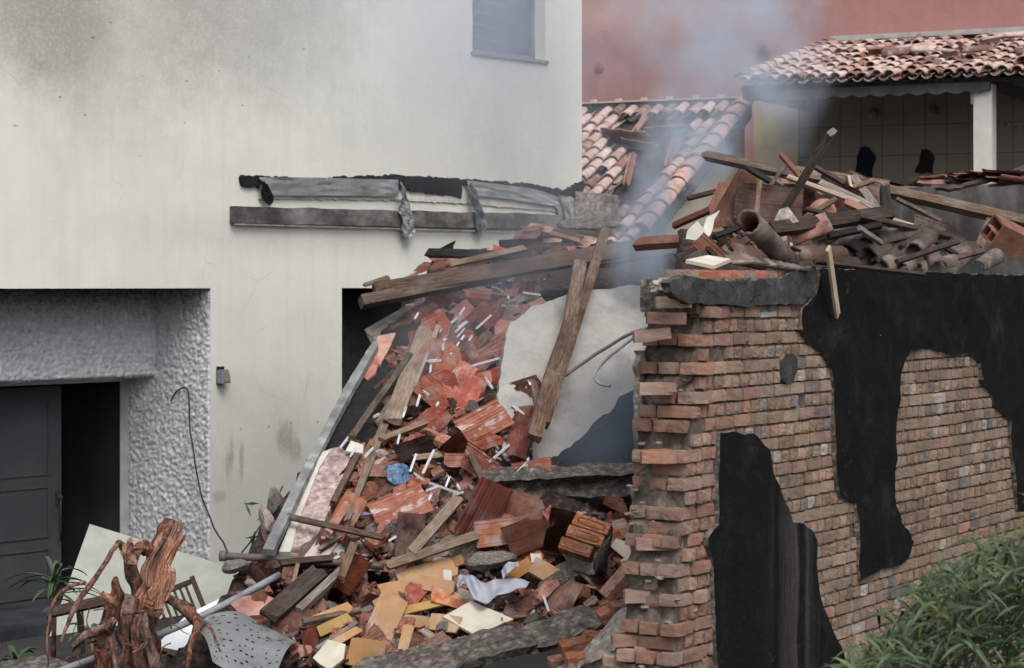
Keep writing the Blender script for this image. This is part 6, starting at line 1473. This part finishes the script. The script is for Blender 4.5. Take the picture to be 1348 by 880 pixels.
# hollow brick on the right
hb = empty('hollow_brick', (0,0,0), 'reddish hollow brick tilted at the right edge above the brick wall', 'brick', rot=frame(P(1326,312,16.3), Vector((.8,.35,-.35)), Vector((.5,-.4,.9))))
bm = bmesh.new()
for a, b in (((-.14,-.1,-.09),(.14,-.085,.09)),((-.14,.085,-.09),(.14,.1,.09)),((-.14,-.084,-.09),(.14,.084,-.075)),((-.14,-.084,.075),(.14,.084,.09))): box(bm, a, b)
obj('shell', bm, m_brick_loose, hb)
bm = bmesh.new(); box(bm, (-.139,-.083,-.006), (.139,.083,.006)); obj('web', bm, m_brick_loose, hb); bm = bmesh.new(); box(bm, (-.139,-.006,-.074), (.139,.006,-.0065)); obj('web', bm, m_brick_loose, hb)
# fillers
cnt = 0
for px, py in scatter(POLY2, 70, 15, 31):
    o = tile(px, py, rnd.uniform(-60, 60), rnd.uniform(.4,.85), None, rnd.choice([m_tile_dull, m_tile_old, m_tile_old, m_tile_salmon]), None, rnd.uniform(.02,.1), .4, (rnd.gauss(0,.35), rnd.gauss(0,.2), rnd.gauss(0,.3)), group='broken tiles behind the brick wall')
    label_later(o, 'dirty tile fragment', px, py, 1)
for px, py in scatter(POLY2, 46, 18, 33)+[(1260,352),(1285,350),(1310,352),(1335,350),(1340,338),(1300,335),(1275,340)]:
    c = pt(px, py, None, .05); sz = rnd.uniform(.04,.13); m = rnd.choice([m_conc, m_mortar_pink, m_conc, m_conc_dark]); o = obj('rubble_chunk', with_mat(ROCKS[rnd.randrange(10)], m), None, mw=frame(c, Vector((rnd.gauss(0,1), rnd.gauss(0,1), rnd.gauss(0,1))), Vector((.1,.2,1))) @ Matrix.Diagonal((sz*1.4, sz, sz*.8, 1)), cat='rubble', group='loose lumps behind the brick wall')
    label_later(o, 'rough %s lump' % {'broken_concrete':'grey concrete','sooty_concrete':'sooty concrete','pinkish_mortar':'pinkish mortar'}[m.name], px, py, sz)
for px, py in scatter(POLY2, 90, 11, 35):
    ang = rnd.choice([rnd.gauss(-20, 12), rnd.gauss(25, 20), rnd.gauss(-50, 20)]); L = rnd.uniform(18, 60); dx, dy = math.cos(R(ang))*L/2, -math.sin(R(ang))*L/2; m = rnd.choice([m_wood_brown, m_wood_dark, m_char, m_char, m_wood_dark])
    Y = hitY(px, py)-.15
    o = plank(px-dx, py-dy, px+dx, py+dy, rnd.uniform(3.5, 8), rnd.uniform(3, 5), m, None, lift=0, d1=Y, d2=Y+.1, name='wood_splinter', cat='wood piece', group='wood splinters behind the brick wall', broken=(1.2, 1.2), up=Vector((rnd.gauss(0,.3),-.7,.6)))
    label_later(o, {'weathered_brown_wood':'brown wood stick','dark_stained_wood':'dark wood stick','grey_weathered_wood':'grey wood stick','charred_wood':'charred wood stick'}[m.name], px, py, L)
# top centre heap
for i in range(34):
    px = rnd.uniform(580, 800); py = rnd.uniform(300 if px > 690 else 330, 345); Y = hitY(px, py)-.1
    m = rnd.choice([m_tile_dull, m_tile_salmon, m_tile_dull, m_tile, m_char]); o = tile(px, py, rnd.gauss(5, 15), rnd.uniform(.45,.95), None, m, None, 0, .3, (rnd.gauss(0,.2),0,.3), d=Y, group='broken tiles on the centre heap top')
    label_later(o, 'broken heap-top tile', px, py, 1)
for i, (px, py) in enumerate(((505,378),(520,374),(538,368),(548,362),(560,352),(575,352),(592,358),(515,382))):
    o = tile(px, py, rnd.gauss(0,12), rnd.uniform(.35,.6), None, rnd.choice([m_tile, m_tile_salmon, m_tile_dull]), None, 0, .3, (0,0,.4), d=19.5+.02*i, group='broken tiles on the long upper beam')
    label_later(o, 'small tile bit', px, py, 1)
lumpy_beam(740,300,815,296,10,.3,m_conc_dark,'crumpled grey debris strip at the end of the cream wall',21.3,21.6,11,cat='debris',name='debris_strip',amp=.3,chan=False)

# ================================================================ FOOT OF THE BRICK WALL
for i, (px, py, L, an) in enumerate(((770,868,.22,.05),(802,872,.22,-.02),(760,850,.2,.2),(812,838,.18,.1),(790,842,.2,-.15),(745,872,.2,.1),(826,800,.2,.1),(806,805,.17,.5),(812,770,.2,1.1))):
    c = P(px, py, 12.75+.04*i); me = BR[i % 8]
    o = obj('loose_brick', with_mat(me, m_brick_loose), None, mw=frame(c, Vector((1,.2,an)), Vector((.1,-.2,1))) @ Matrix.Diagonal((L, .10, .065, 1)), cat='brick', group='bricks fallen at the foot of the brick wall')
    label_later(o, 'orange brown brick', px, py, 1)
o = lumpy_beam(735, 892, 905, 795, 34, .4, m_conc, 'ragged sloping mortar mass at the bottom left foot of the brick wall', 12.9, 12.6, 21, cat='rubble', name='mortar_mass', amp=.4, chan=False)

# ================================================================ LOWER LEFT
# pale board
pP = P(190, 765, 18.6); nP2 = Vector((.25,-.80,.55))
m_palegrn = M_std('pale_painted_board', [(.3,(.27,.28,.245)),(.7,(.37,.38,.34))], scale=4, var=0, bump=.1, spot=((.28,.28,.25),.5))
poly_px([(118,690),(333,756),(324,790),(303,800),(65,838)], pP, nP2, .03, m_palegrn, 'pale_board', label='large pale greenish board leaning in front of the dark doorway', cat='board', sub=0)
quad([(205,850),(245,810),(310,778),(343,788),(330,815),(250,860)], 15.6, (.2,-.7,.7), .03, M_std('white_sheet',[(.3,(.62,.63,.67)),(.7,(.74,.75,.79))],var=0,bump=.05), 'glossy_sheet', 'glossy white panel under the grey pipe at the lower left', 'panel', 0)
quad([(300,792),(345,780),(370,792),(372,806),(320,812)], 15.4, (.1,-.6,.8), .06, m_tile_salmon, 'pinkish_slab', 'pinkish brick-like slab right of the white panel', 'slab', 0, .012)
# slatted rack
RK = empty('slatted_rack', (0,0,0), 'brown slatted rack behind the torn root, tilted to the right', 'rack', rot=frame(P(236,812,16.6), on_plane(266,800,P(236,812,16.6),Vector((.15,-.95,.3)))-P(236,812,16.6), Vector((.15,-.95,.3))))
bm = bmesh.new(); box(bm, (-.36,.19,-.02),(.17,.225,.02)); obj('rail', bm, m_wood_dark, RK)
bm = bmesh.new(); box(bm, (-.36,-.225,-.02),(.17,-.19,.02)); obj('rail', bm, m_wood_dark, RK)
for x in (-.395, .172): bm = bmesh.new(); box(bm, (x,-.24,-.022),(x+.034,.24,.022)); obj('stile', bm, m_wood_dark, RK)
for k in range(11): bm = bmesh.new(); x = -.335+k*.045; box(bm, (x,-.1885,-.01),(x+.018,.1885,.01)); obj('slat', bm, m_wood_dark, RK)
plank(60,808,160,786,14,10,m_wood_dark,'dark brown bar running left behind the torn root',d1=16.4,d2=16.2,up=Vector((0,-.9,.4)),name='bar',cat='bar')
plank(105,800,108,862,9,8,m_wood_dark,'upright dark post left of the torn root',d1=16.5,d2=16.5,up=Vector((0,-.9,.4)),name='post',cat='post')
plank(200,845,270,880,14,10,m_wood_dark,'dark board under the white panel, upper of two',d1=16.2,d2=15.6,up=Vector((0,-.8,.6)),name='plank',cat='plank')
plank(190,862,245,890,14,10,m_wood_dark,'dark board under the white panel, lower of two',d1=16.0,d2=15.4,up=Vector((0,-.8,.6)),name='plank',cat='plank')
plank(248,880,272,866,6,6,m_wood_pale,'short pale stick at the bottom edge near the perforated sheet',d1=15.2,d2=15.3,up=Vector((0,-.8,.6)),name='stick',cat='stick')
# pipes
def pipe(pts, r, m, lab, end=True):
    r_ = empty('pipe', pts[0], lab, 'pipe'); o_ = Vector(pts[0]); bm = tube([Vector(p)-o_ for p in refine(pts, 5)], r, 14, cap=True); obj('pipe_body', bm, m, r_)
    if end:
        d = (Vector(pts[1])-o_).normalized(); bm = tube([-d*.004, d*.045], r*1.45, 14); obj('coupling', bm, m, r_); bm = tube([-d*.0065, -d*.005], r*.95, 14); obj('bore', bm, m_black, r_)
    return r_
pipe([P(290,732,15.85),P(400,738,15.8),P(505,746,15.75)], .026, m_steel_brown, 'long brown pipe lying across the rubble with an open coupling at its left end')
pipe([P(303,741,16.05),P(345,742,16.05)], .022, m_steel, 'short grey pipe end just behind the open end of the long brown pipe')
pipe([P(368,757,15.7),P(240,823,15.15),P(75,885,14.6)], .024, m_steel, 'long grey pipe slanting from the rubble down to the bottom left corner', False)
plank(322,748,445,742,10,12,m_wood_dark,'dark board directly behind the long brown pipe',d1=15.98,d2=15.9,up=Vector((0,-.9,.4)))
# perforated metal sheet
s = NT('perforated_galvanised'); n1 = s.noise(4, detail=6); c = s.ramp(n1, [(.3,(.32,.34,.36)),(.6,(.46,.48,.50)),(.8,(.58,.60,.62))])
rs = s.ramp(s.noise(3.2, s.mapping(loc=(3,1,0)), 6, .7), [(.57,0),(.66,1)]); c = s.mix(s.math('MULTIPLY', rs, .8), c, (.26,.10,.04)); m_perf = s.done(c, .5, s.bump(s.noise(8), .2, .01), .5, .3)
A = refine([P(262,832,14.95),P(272,812,15.1),P(312,805,15.3),P(345,822,15.2),P(392,846,14.95)], 15); B = refine([P(280,872,14.4),P(300,885,14.3),P(320,902,14.15),P(345,906,14.15),P(366,882,14.4)], 15)
bm = bmesh.new(); g = []; NY = 50
for i in range(len(A)):
    g.append([bm.verts.new(A[i].lerp(B[i], j/NY)+Vector((0,0,.05*math.sin(3.1*j/NY)))) for j in range(NY+1)])
holes = set(); rr = random.Random(8)
for i in range(3, len(A)-3, 5):
    for j in range(3, NY-3, 5):
        if rr.random() < .85: a = i+rr.randint(-1,1); b = j+rr.randint(-1,1); holes |= {(a,b),(a+1,b)} if rr.random() < .6 else {(a,b)}
for i in range(len(A)-1):
    for j in range(NY):
        if (i, j) not in holes: bm.faces.new((g[i][j], g[i+1][j], g[i+1][j+1], g[i][j+1]))
smooth(bm); bmesh.ops.solidify(bm, geom=bm.faces[:], thickness=.004); obj('perforated_sheet', bm, m_perf, label='curved galvanised sheet with rows of holes and a rust patch', cat='metal sheet')
# torn root stump
st = empty('torn_root', P(170,880,14.8), 'upturned torn tree root with splintered orange wood and dangling roots', 'tree stump'); so = Vector(st.location)
def limb(pts, rads, m, name, rough=.35, seed=0, seg=18, k=8, jit=.012):
    p = refine([P(x, y, d)-so for x, y, d in pts], k, jit, seed); n = len(p); rr_ = [interp([(i/(len(rads)-1), r) for i, r in enumerate(rads)], i/(n-1)) for i in range(n)]
    return obj(name, tube(p, rr_, seg, rough=rough, seed=seed), m, st)
def shard(x1, y1, x2, y2, w1, w2, d1, d2, seed):
    a = P(x1, y1, d1)-so; b = P(x2, y2, d2)-so; s_ = d1/F; bm = bmesh.new(); n = 30; rg = []; ax = (b-a).normalized(); sd = ax.cross(Vector((0,-1,0))).normalized(); fw = Vector((0,-1,0)); K = 18
    for i in range(n+1):
        t = i/n; c = a.lerp(b, t)+sd*.018*math.sin(t*5+seed); w_ = (w1+(w2-w1)*t)*s_*(1+.25*noise.noise(Vector((t*5,seed,0)))); r = []
        for k in range(K+1):
            u = k/K*2-1; h = .035*(1-u*u)+.045*abs(noise.noise(Vector((u*6, t*1.0, seed))))+.02*noise.noise(Vector((u*15, t*2, seed)))
            e = (0 if i < n-3 else (i-n+4)*.022*(noise.noise(Vector((u*9,seed,1)))+.7*noise.noise(Vector((u*21,seed,3))))); r.append(bm.verts.new(c+sd*u*w_*.5+fw*h+ax*e))
        rg.append(r)
    for p, q in zip(rg[:-1], rg[1:]):
        for k in range(K): bm.faces.new((p[k], p[k+1], q[k+1], q[k]))
    bmesh.ops.solidify(bm, geom=bm.faces[:], thickness=.03); return obj('splinter', bm, m_fibre, st)
limb([(196,905,14.9),(190,850,14.9),(192,800,14.95),(202,750,15.0),(217,715,15.05),(224,690,15.1)], [.09,.085,.075,.065,.06,.05], m_bark, 'trunk', .5, 1)
shard(186,805,224,708,44,28,14.70,14.86,1); shard(206,785,238,702,22,11,14.66,14.84,2); shard(214,760,233,686,13,12,14.8,14.95,3); shard(180,810,206,742,24,16,14.62,14.75,4); shard(214,790,224,745,20,15,14.62,14.70,5); shard(192,770,214,706,11,8,14.64,14.76,9); shard(204,800,214,755,30,16,14.58,14.62,10)
shard(142,800,138,778,12,11,14.4,14.4,6)
shard(170,742,174,716,18,20,14.55,14.57,8); shard(163,724,178,715,11,12,14.5,14.55,7); shard(176,725,187,712,12,10,14.55,14.6,11)
limb([(186,790,14.75),(178,765,14.7),(171,738,14.65),(166,724,14.65),(158,714,14.6)], [.06,.045,.042,.035,.018], m_bark, 'branch', .5, 3)
limb([(174,745,14.7),(184,724,14.75),(197,726,14.8),(203,736,14.8)], [.035,.04,.042,.03], m_bark, 'branch', .4, 4)
limb([(138,905,14.4),(136,850,14.4),(144,815,14.45),(154,785,14.5),(150,762,14.5)], [.05,.045,.042,.038,.02], m_bark, 'root', .5, 5)
limb([(163,905,14.55),(166,850,14.55),(164,815,14.55),(172,785,14.6)], [.07,.06,.05,.045], m_bark, 'root', .6, 6)
limb([(208,905,14.5),(200,865,14.5),(190,835,14.5),(188,805,14.6)], [.07,.045,.035,.045], m_bark, 'root', .6, 7)
limb([(180,900,14.4),(182,860,14.4),(176,830,14.45),(184,805,14.5)], [.04,.035,.03,.02], m_bark, 'root', .6, 17)
limb([(222,790,14.7),(238,800,14.6),(252,812,14.5),(262,822,14.4),(252,845,14.3),(246,880,14.2)], [.035,.045,.035,.03,.018,.012], m_bark, 'root', .5, 8, 10)
limb([(258,815,14.45),(275,825,14.4),(285,845,14.35),(292,858,14.3)], [.018,.012,.008,.004], m_bark, 'root', .2, 9, 8)
limb([(157,714,14.6),(145,732,14.4),(120,768,14.2),(94,805,14.1),(88,822,14.1),(80,848,14.0)], [.018,.016,.017,.016,.012,.006], m_bark, 'root', .25, 10, 10)
limb([(112,766,14.2),(90,772,14.1),(72,790,14.0),(64,815,14.0),(62,850,13.9),(62,880,13.9)], [.012,.011,.01,.009,.007,.005], m_bark, 'root', .2, 11, 8)
limb([(150,815,14.4),(130,830,14.3),(108,840,14.2),(95,852,14.2)], [.03,.028,.022,.012], m_bark, 'root', .5, 12, 10)
limb([(163,808,14.4),(190,807,14.3),(192,830,14.25),(192,850,14.25),(175,860,14.2)], [.014,.014,.013,.012,.008], m_bark, 'root', .2, 13, 8)
limb([(145,840,14.3),(150,870,14.2),(155,900,14.2)], [.016,.014,.010], m_bark, 'root', .2, 14, 8)
rr = random.Random(5)
for k in range(22):
    x, y = rr.uniform(100, 230), rr.uniform(790, 860); q = [(x, y, 14.35)]
    a = rr.uniform(0, 6.28)
    for _ in range(4): a += rr.gauss(0,.7); x += 9*math.cos(a); y += 9*math.sin(a)+3; q.append((x, y, 14.3+rr.uniform(-.08,.08)))
    limb(q, [.005,.0045,.0035,.002], m_bark, 'rootlet', .1, 20+k, 5, 4, .005)
# palm-like plant
def plant(o, h, n, L, lab, name, cat, m, seed, w_=.035, droop=.6, rot=None, spread=(0,6.283)):
    r = empty(name, o, lab, cat); rr = random.Random(seed)
    obj('stem', tube([Vector((0,0,0)), Vector((.01,0,h*.5)), Vector((0,.01,h))], [.02,.016,.012], 8), m_bark, r)
    for k in range(n):
        a = rr.uniform(*spread); el = rr.uniform(.1, 1.25); Lk = L*rr.uniform(.6,1.1); z0 = h*(1-.35*rr.random()); bm = bmesh.new(); rows = []
        d = Vector((math.cos(a), math.sin(a), 0)); sd = Vector((-d.y, d.x, 0)); N_ = 9
        for i in range(N_+1):
            t = i/N_; c = d*(Lk*t*math.cos(el))+Vector((0,0,z0+Lk*(t*math.sin(el)-droop*t*t)))
            ww = w_*math.sin(math.pi*min(1, t*.93+.07))**.7*(1 if t < 1 else 0)
            rows.append([bm.verts.new(c-sd*ww/2+Vector((0,0,ww*.25))), bm.verts.new(c), bm.verts.new(c+sd*ww/2+Vector((0,0,ww*.25)))])
        for p, q in zip(rows[:-1], rows[1:]):
            for i in range(2): bm.faces.new((p[i], p[i+1], q[i+1], q[i]))
        smooth(bm); obj('leaf', bm, m, r)
    return r
plant(P(70,866,16.6), .60, 34, .42, 'small dark palm-like plant between the doorway and the torn root', 'palm_plant', 'plant', m_leafd, 4, .035, .55)
plant(P(20,905,16.8), .2, 14, .34, 'low leafy plant at the bottom left beside the palm-like one', 'leafy_plant', 'plant', m_leafd, 6, .05, .6)
plant(P(120,880,15.9), .25, 12, .32, 'green leaves showing behind the torn root', 'leafy_plant', 'plant', m_leafd, 8, .05, .6)
# thin green stem against the cream wall
gs = empty('green_shoot', P(318,728,20.0), 'thin green leafy shoot growing against the cream wall beside the long grey board', 'plant'); go = Vector(gs.location)
obj('stem', tube([p-go for p in refine([P(318,728,20.0),P(335,705,20.0),P(350,682,20.0),P(362,665,20.0),P(372,640,20.1)], 5, .01)], .008, 6), m_leafd, gs)
rr = random.Random(2)
for k in range(16):
    c = P(rr.uniform(330,368), rr.uniform(655,712), 20.0)-go; a = rr.uniform(0,6.28); d = Vector((math.cos(a), .2, math.sin(a))); bm = bmesh.new(); sd = d.cross(Vector((0,-1,0))).normalized()*.014
    v = [bm.verts.new(c), bm.verts.new(c+d*.07+sd), bm.verts.new(c+d*.16), bm.verts.new(c+d*.07-sd)]; bm.faces.new(v); obj('leaf', bm, m_leafd, gs)
# dark planter edge at the left
quad([(0,872),(60,862),(110,880),(110,900),(0,900)], 16.0, (0,-.3,1), .12, m_conc_dark, 'planter_edge', 'dark kerb of the planting bed at the bottom left corner', 'kerb', 0, .01)

# ================================================================ BAMBOO BUSH in front of the brick wall
s = NT('bamboo_leaf'); n1 = s.noise(2.2, detail=4); c = s.ramp(n1, [(.3,(.012,.026,.011)),(.5,(.034,.056,.024)),(.7,(.078,.10,.044))])
a_ = s.n('Attribute', attribute_name='tint'); c = s.mix(1.0, c, a_.outputs['Color'], 'MULTIPLY'); m_bamb = s.done(c, .5, None, .4)
bush = empty('bamboo_bush', (1.95, 9.4, 0), 'dense bush of narrow green leaves in the bottom right corner', 'bush'); bo = Vector(bush.location)
bag = Bag(); rr = random.Random(12)
def topz(px): return interp([(1095,905),(1110,872),(1130,850),(1150,832),(1180,800),(1210,775),(1240,752),(1262,738),(1300,715),(1348,688),(1420,660)], px)
def bleaf(c, d, L, w_, col):
    up = Vector((0,-.6,.8)); sd = d.cross(up).normalized(); nn = sd.cross(d); V = []
    for t, k in ((0,.15),(.25,.9),(.55,1),(.8,.55),(1,.02)):
        q = c+d*L*t+nn*(.10*L*math.sin(t*2.2))-Vector((0,0,.35*L*t*t)); V += [q-sd*w_*k/2+nn*w_*.12*k, q, q+sd*w_*k/2+nn*w_*.12*k]
    Fc = []
    for i in range(4):
        for j in range(2): a = i*3+j; Fc.append((a, a+1, a+4, a+3))
    bag.add(([tuple(v) for v in V], Fc), Matrix.Identity(4), col)
stems = []
for k in range(400):
    px = rr.uniform(1105, 1440); y0 = topz(px); py = y0+4+abs(rr.gauss(0, 1))*120+rr.uniform(0, 26); Y = rr.uniform(8.9, 10.0); c = P(px, py, Y)-bo
    if c.z < .3: continue
    yv = rr.random() < .07
    for q in range(rr.randint(6, 10)):
        a = rr.gauss(2.6 if rr.random() < .55 else .6, .75); el = rr.gauss(0, .6)
        d = Vector((math.cos(a)*math.cos(el), math.sin(el), math.sin(a)*math.cos(el))).normalized()
        br = rr.uniform(.6, 1.7); col = (br, br*1.0, br*.9) if not yv else (2.6, 1.7, .8)
        bleaf(c+Vector((rr.gauss(0,.025), rr.gauss(0,.03), rr.gauss(0,.025))), d, rr.uniform(.06,.21), rr.uniform(.008,.019), col)
obj('leaves', bag.mesh('bamboo_leaves'), m_bamb, bush)
for k in range(16):
    px = 1130+k*19; top = P(px, topz(px)+25, 9.3+.4*rr.random())-bo
    obj('stem', tube(refine([Vector((.35*rr.gauss(0,1), rr.gauss(0,.2), 0)), Vector((top.x*.6, 0, top.z*.55)), top], 5), [.011]*11, 6), m_leafd, bush)

settle()
for o_ in sc.objects:
    if o_.get('label') and len(o_['label'].split()) > 16: print('LONG', o_['label'])
# ================================================================ SMOKE
def smoke(name, pts, radii, dens, label, seed=0, col=(.76,.86,1.0), nscale=2.0, thr=(.38,.72)):
    """a closed wisp around a path: its density is torn by noise and fades to nothing at its skin"""
    o_ = Vector(pts[len(pts)//2]); p = refine([Vector(q)-o_ for q in pts], 6, .1, seed); n = len(p)
    rd = [interp([(i/(len(radii)-1), r) for i, r in enumerate(radii)], i/(n-1)) for i in range(n)]
    bm = bmesh.new()
    for q, r in zip(p, rd): bmesh.ops.create_icosphere(bm, subdivisions=2, radius=r, matrix=Matrix.Translation(q))
    me = bpy.data.meshes.new(name); bm.to_mesh(me); bm.free()
    o = obj(name, me, None, mw=Matrix.Translation(o_), label=label, kind='stuff'); md = o.modifiers.new('r', 'REMESH'); md.mode = 'VOXEL'; md.voxel_size = .12
    m = bpy.data.materials.new(name); m.use_nodes = True; t = m.node_tree; t.nodes.clear(); L = t.links
    out = t.nodes.new('ShaderNodeOutputMaterial'); pv = t.nodes.new('ShaderNodeVolumePrincipled'); L.new(pv.outputs[0], out.inputs['Volume'])
    pv.inputs['Color'].default_value = (*col, 1); pv.inputs['Anisotropy'].default_value = .2
    tc = t.nodes.new('ShaderNodeTexCoord')
    nw = t.nodes.new('ShaderNodeTexNoise'); nw.inputs['Scale'].default_value = 1.1; nw.inputs['Detail'].default_value = 2; L.new(tc.outputs['Object'], nw.inputs['Vector'])
    ad = t.nodes.new('ShaderNodeMixRGB'); ad.blend_type = 'ADD'; ad.inputs[0].default_value = .8; L.new(tc.outputs['Object'], ad.inputs[1]); L.new(nw.outputs['Color'], ad.inputs[2])
    ns = t.nodes.new('ShaderNodeTexNoise'); ns.inputs['Scale'].default_value = nscale; ns.inputs['Detail'].default_value = 4; ns.inputs['Roughness'].default_value = .55; L.new(ad.outputs[0], ns.inputs['Vector'])
    mr = t.nodes.new('ShaderNodeMapRange'); mr.interpolation_type = 'SMOOTHSTEP'; mr.inputs[1].default_value = thr[0]; mr.inputs[2].default_value = thr[1]; L.new(ns.outputs['Fac'], mr.inputs[0])
    # soft fade towards the skin: distance to each of a few balls along the path, the nearest wins
    cur = None; step = max(1, n//9)
    for i in list(range(0, n, step)):
        vm = t.nodes.new('ShaderNodeVectorMath'); vm.operation = 'DISTANCE'; L.new(tc.outputs['Object'], vm.inputs[0]); vm.inputs[1].default_value = p[i]
        dv = t.nodes.new('ShaderNodeMapRange'); dv.inputs[1].default_value = rd[i]; dv.inputs[2].default_value = 0; dv.interpolation_type = 'SMOOTHSTEP'; L.new(vm.outputs['Value'], dv.inputs[0])
        if cur is None: cur = dv.outputs[0]
        else:
            mx = t.nodes.new('ShaderNodeMath'); mx.operation = 'MAXIMUM'; L.new(cur, mx.inputs[0]); L.new(dv.outputs[0], mx.inputs[1]); cur = mx.outputs[0]
    mu = t.nodes.new('ShaderNodeMath'); mu.operation = 'MULTIPLY'; L.new(mr.outputs[0], mu.inputs[0]); L.new(cur, mu.inputs[1])
    m2 = t.nodes.new('ShaderNodeMath'); m2.operation = 'MULTIPLY'; L.new(mu.outputs[0], m2.inputs[0]); m2.inputs[1].default_value = dens; L.new(m2.outputs[0], pv.inputs['Density'])
    o.data.materials.append(m); return o
smoke('smoke_plume', [P(850,400,18.9),P(858,350,18.9),P(866,300,18.8),P(890,235,18.8),P(905,190,18.9)], [.36,.42,.44,.52,.6], 9.0, 'bluish smoke rising from the gap beside the broken brick wall', 1, nscale=2.4, thr=(.40,.68))
smoke('smoke_wisp', [P(1000,300,18.2),P(1015,215,18.4),P(1030,160,18.6),P(1010,110,19),P(965,50,20),P(935,-20,21)], [.22,.32,.36,.6,1.1,1.6], 1.7, 'grey blue smoke wisp drifting up in front of the veranda corner', 2, thr=(.40,.68))
smoke('smoke_drift', [P(560,-80,18.0),P(620,20,18.0),P(650,90,18.0),P(700,200,18.5),P(800,260,18.8)], [2.2,1.7,1.3,.9,.7], .75, 'thin pale smoke drifting over the upper part of the cream wall', 3, nscale=.8, thr=(.3,.75))
smoke('smoke_haze', [P(560,470,17.6),P(640,400,18.2),P(720,340,19.0),P(800,330,19.0)], [.6,.8,.8,.8], .35, 'thin smoke hanging over the upper rubble', 4, nscale=.9, thr=(.3,.75))
smoke('smoke_pool', [P(780,600,17.2),P(800,560,17.8),P(820,540,18.2)], [.4,.6,.5], 1.6, 'dark bluish smoke standing in the hollow under the grey slab', 5, col=(.45,.55,.68), nscale=1, thr=(.2,.7))
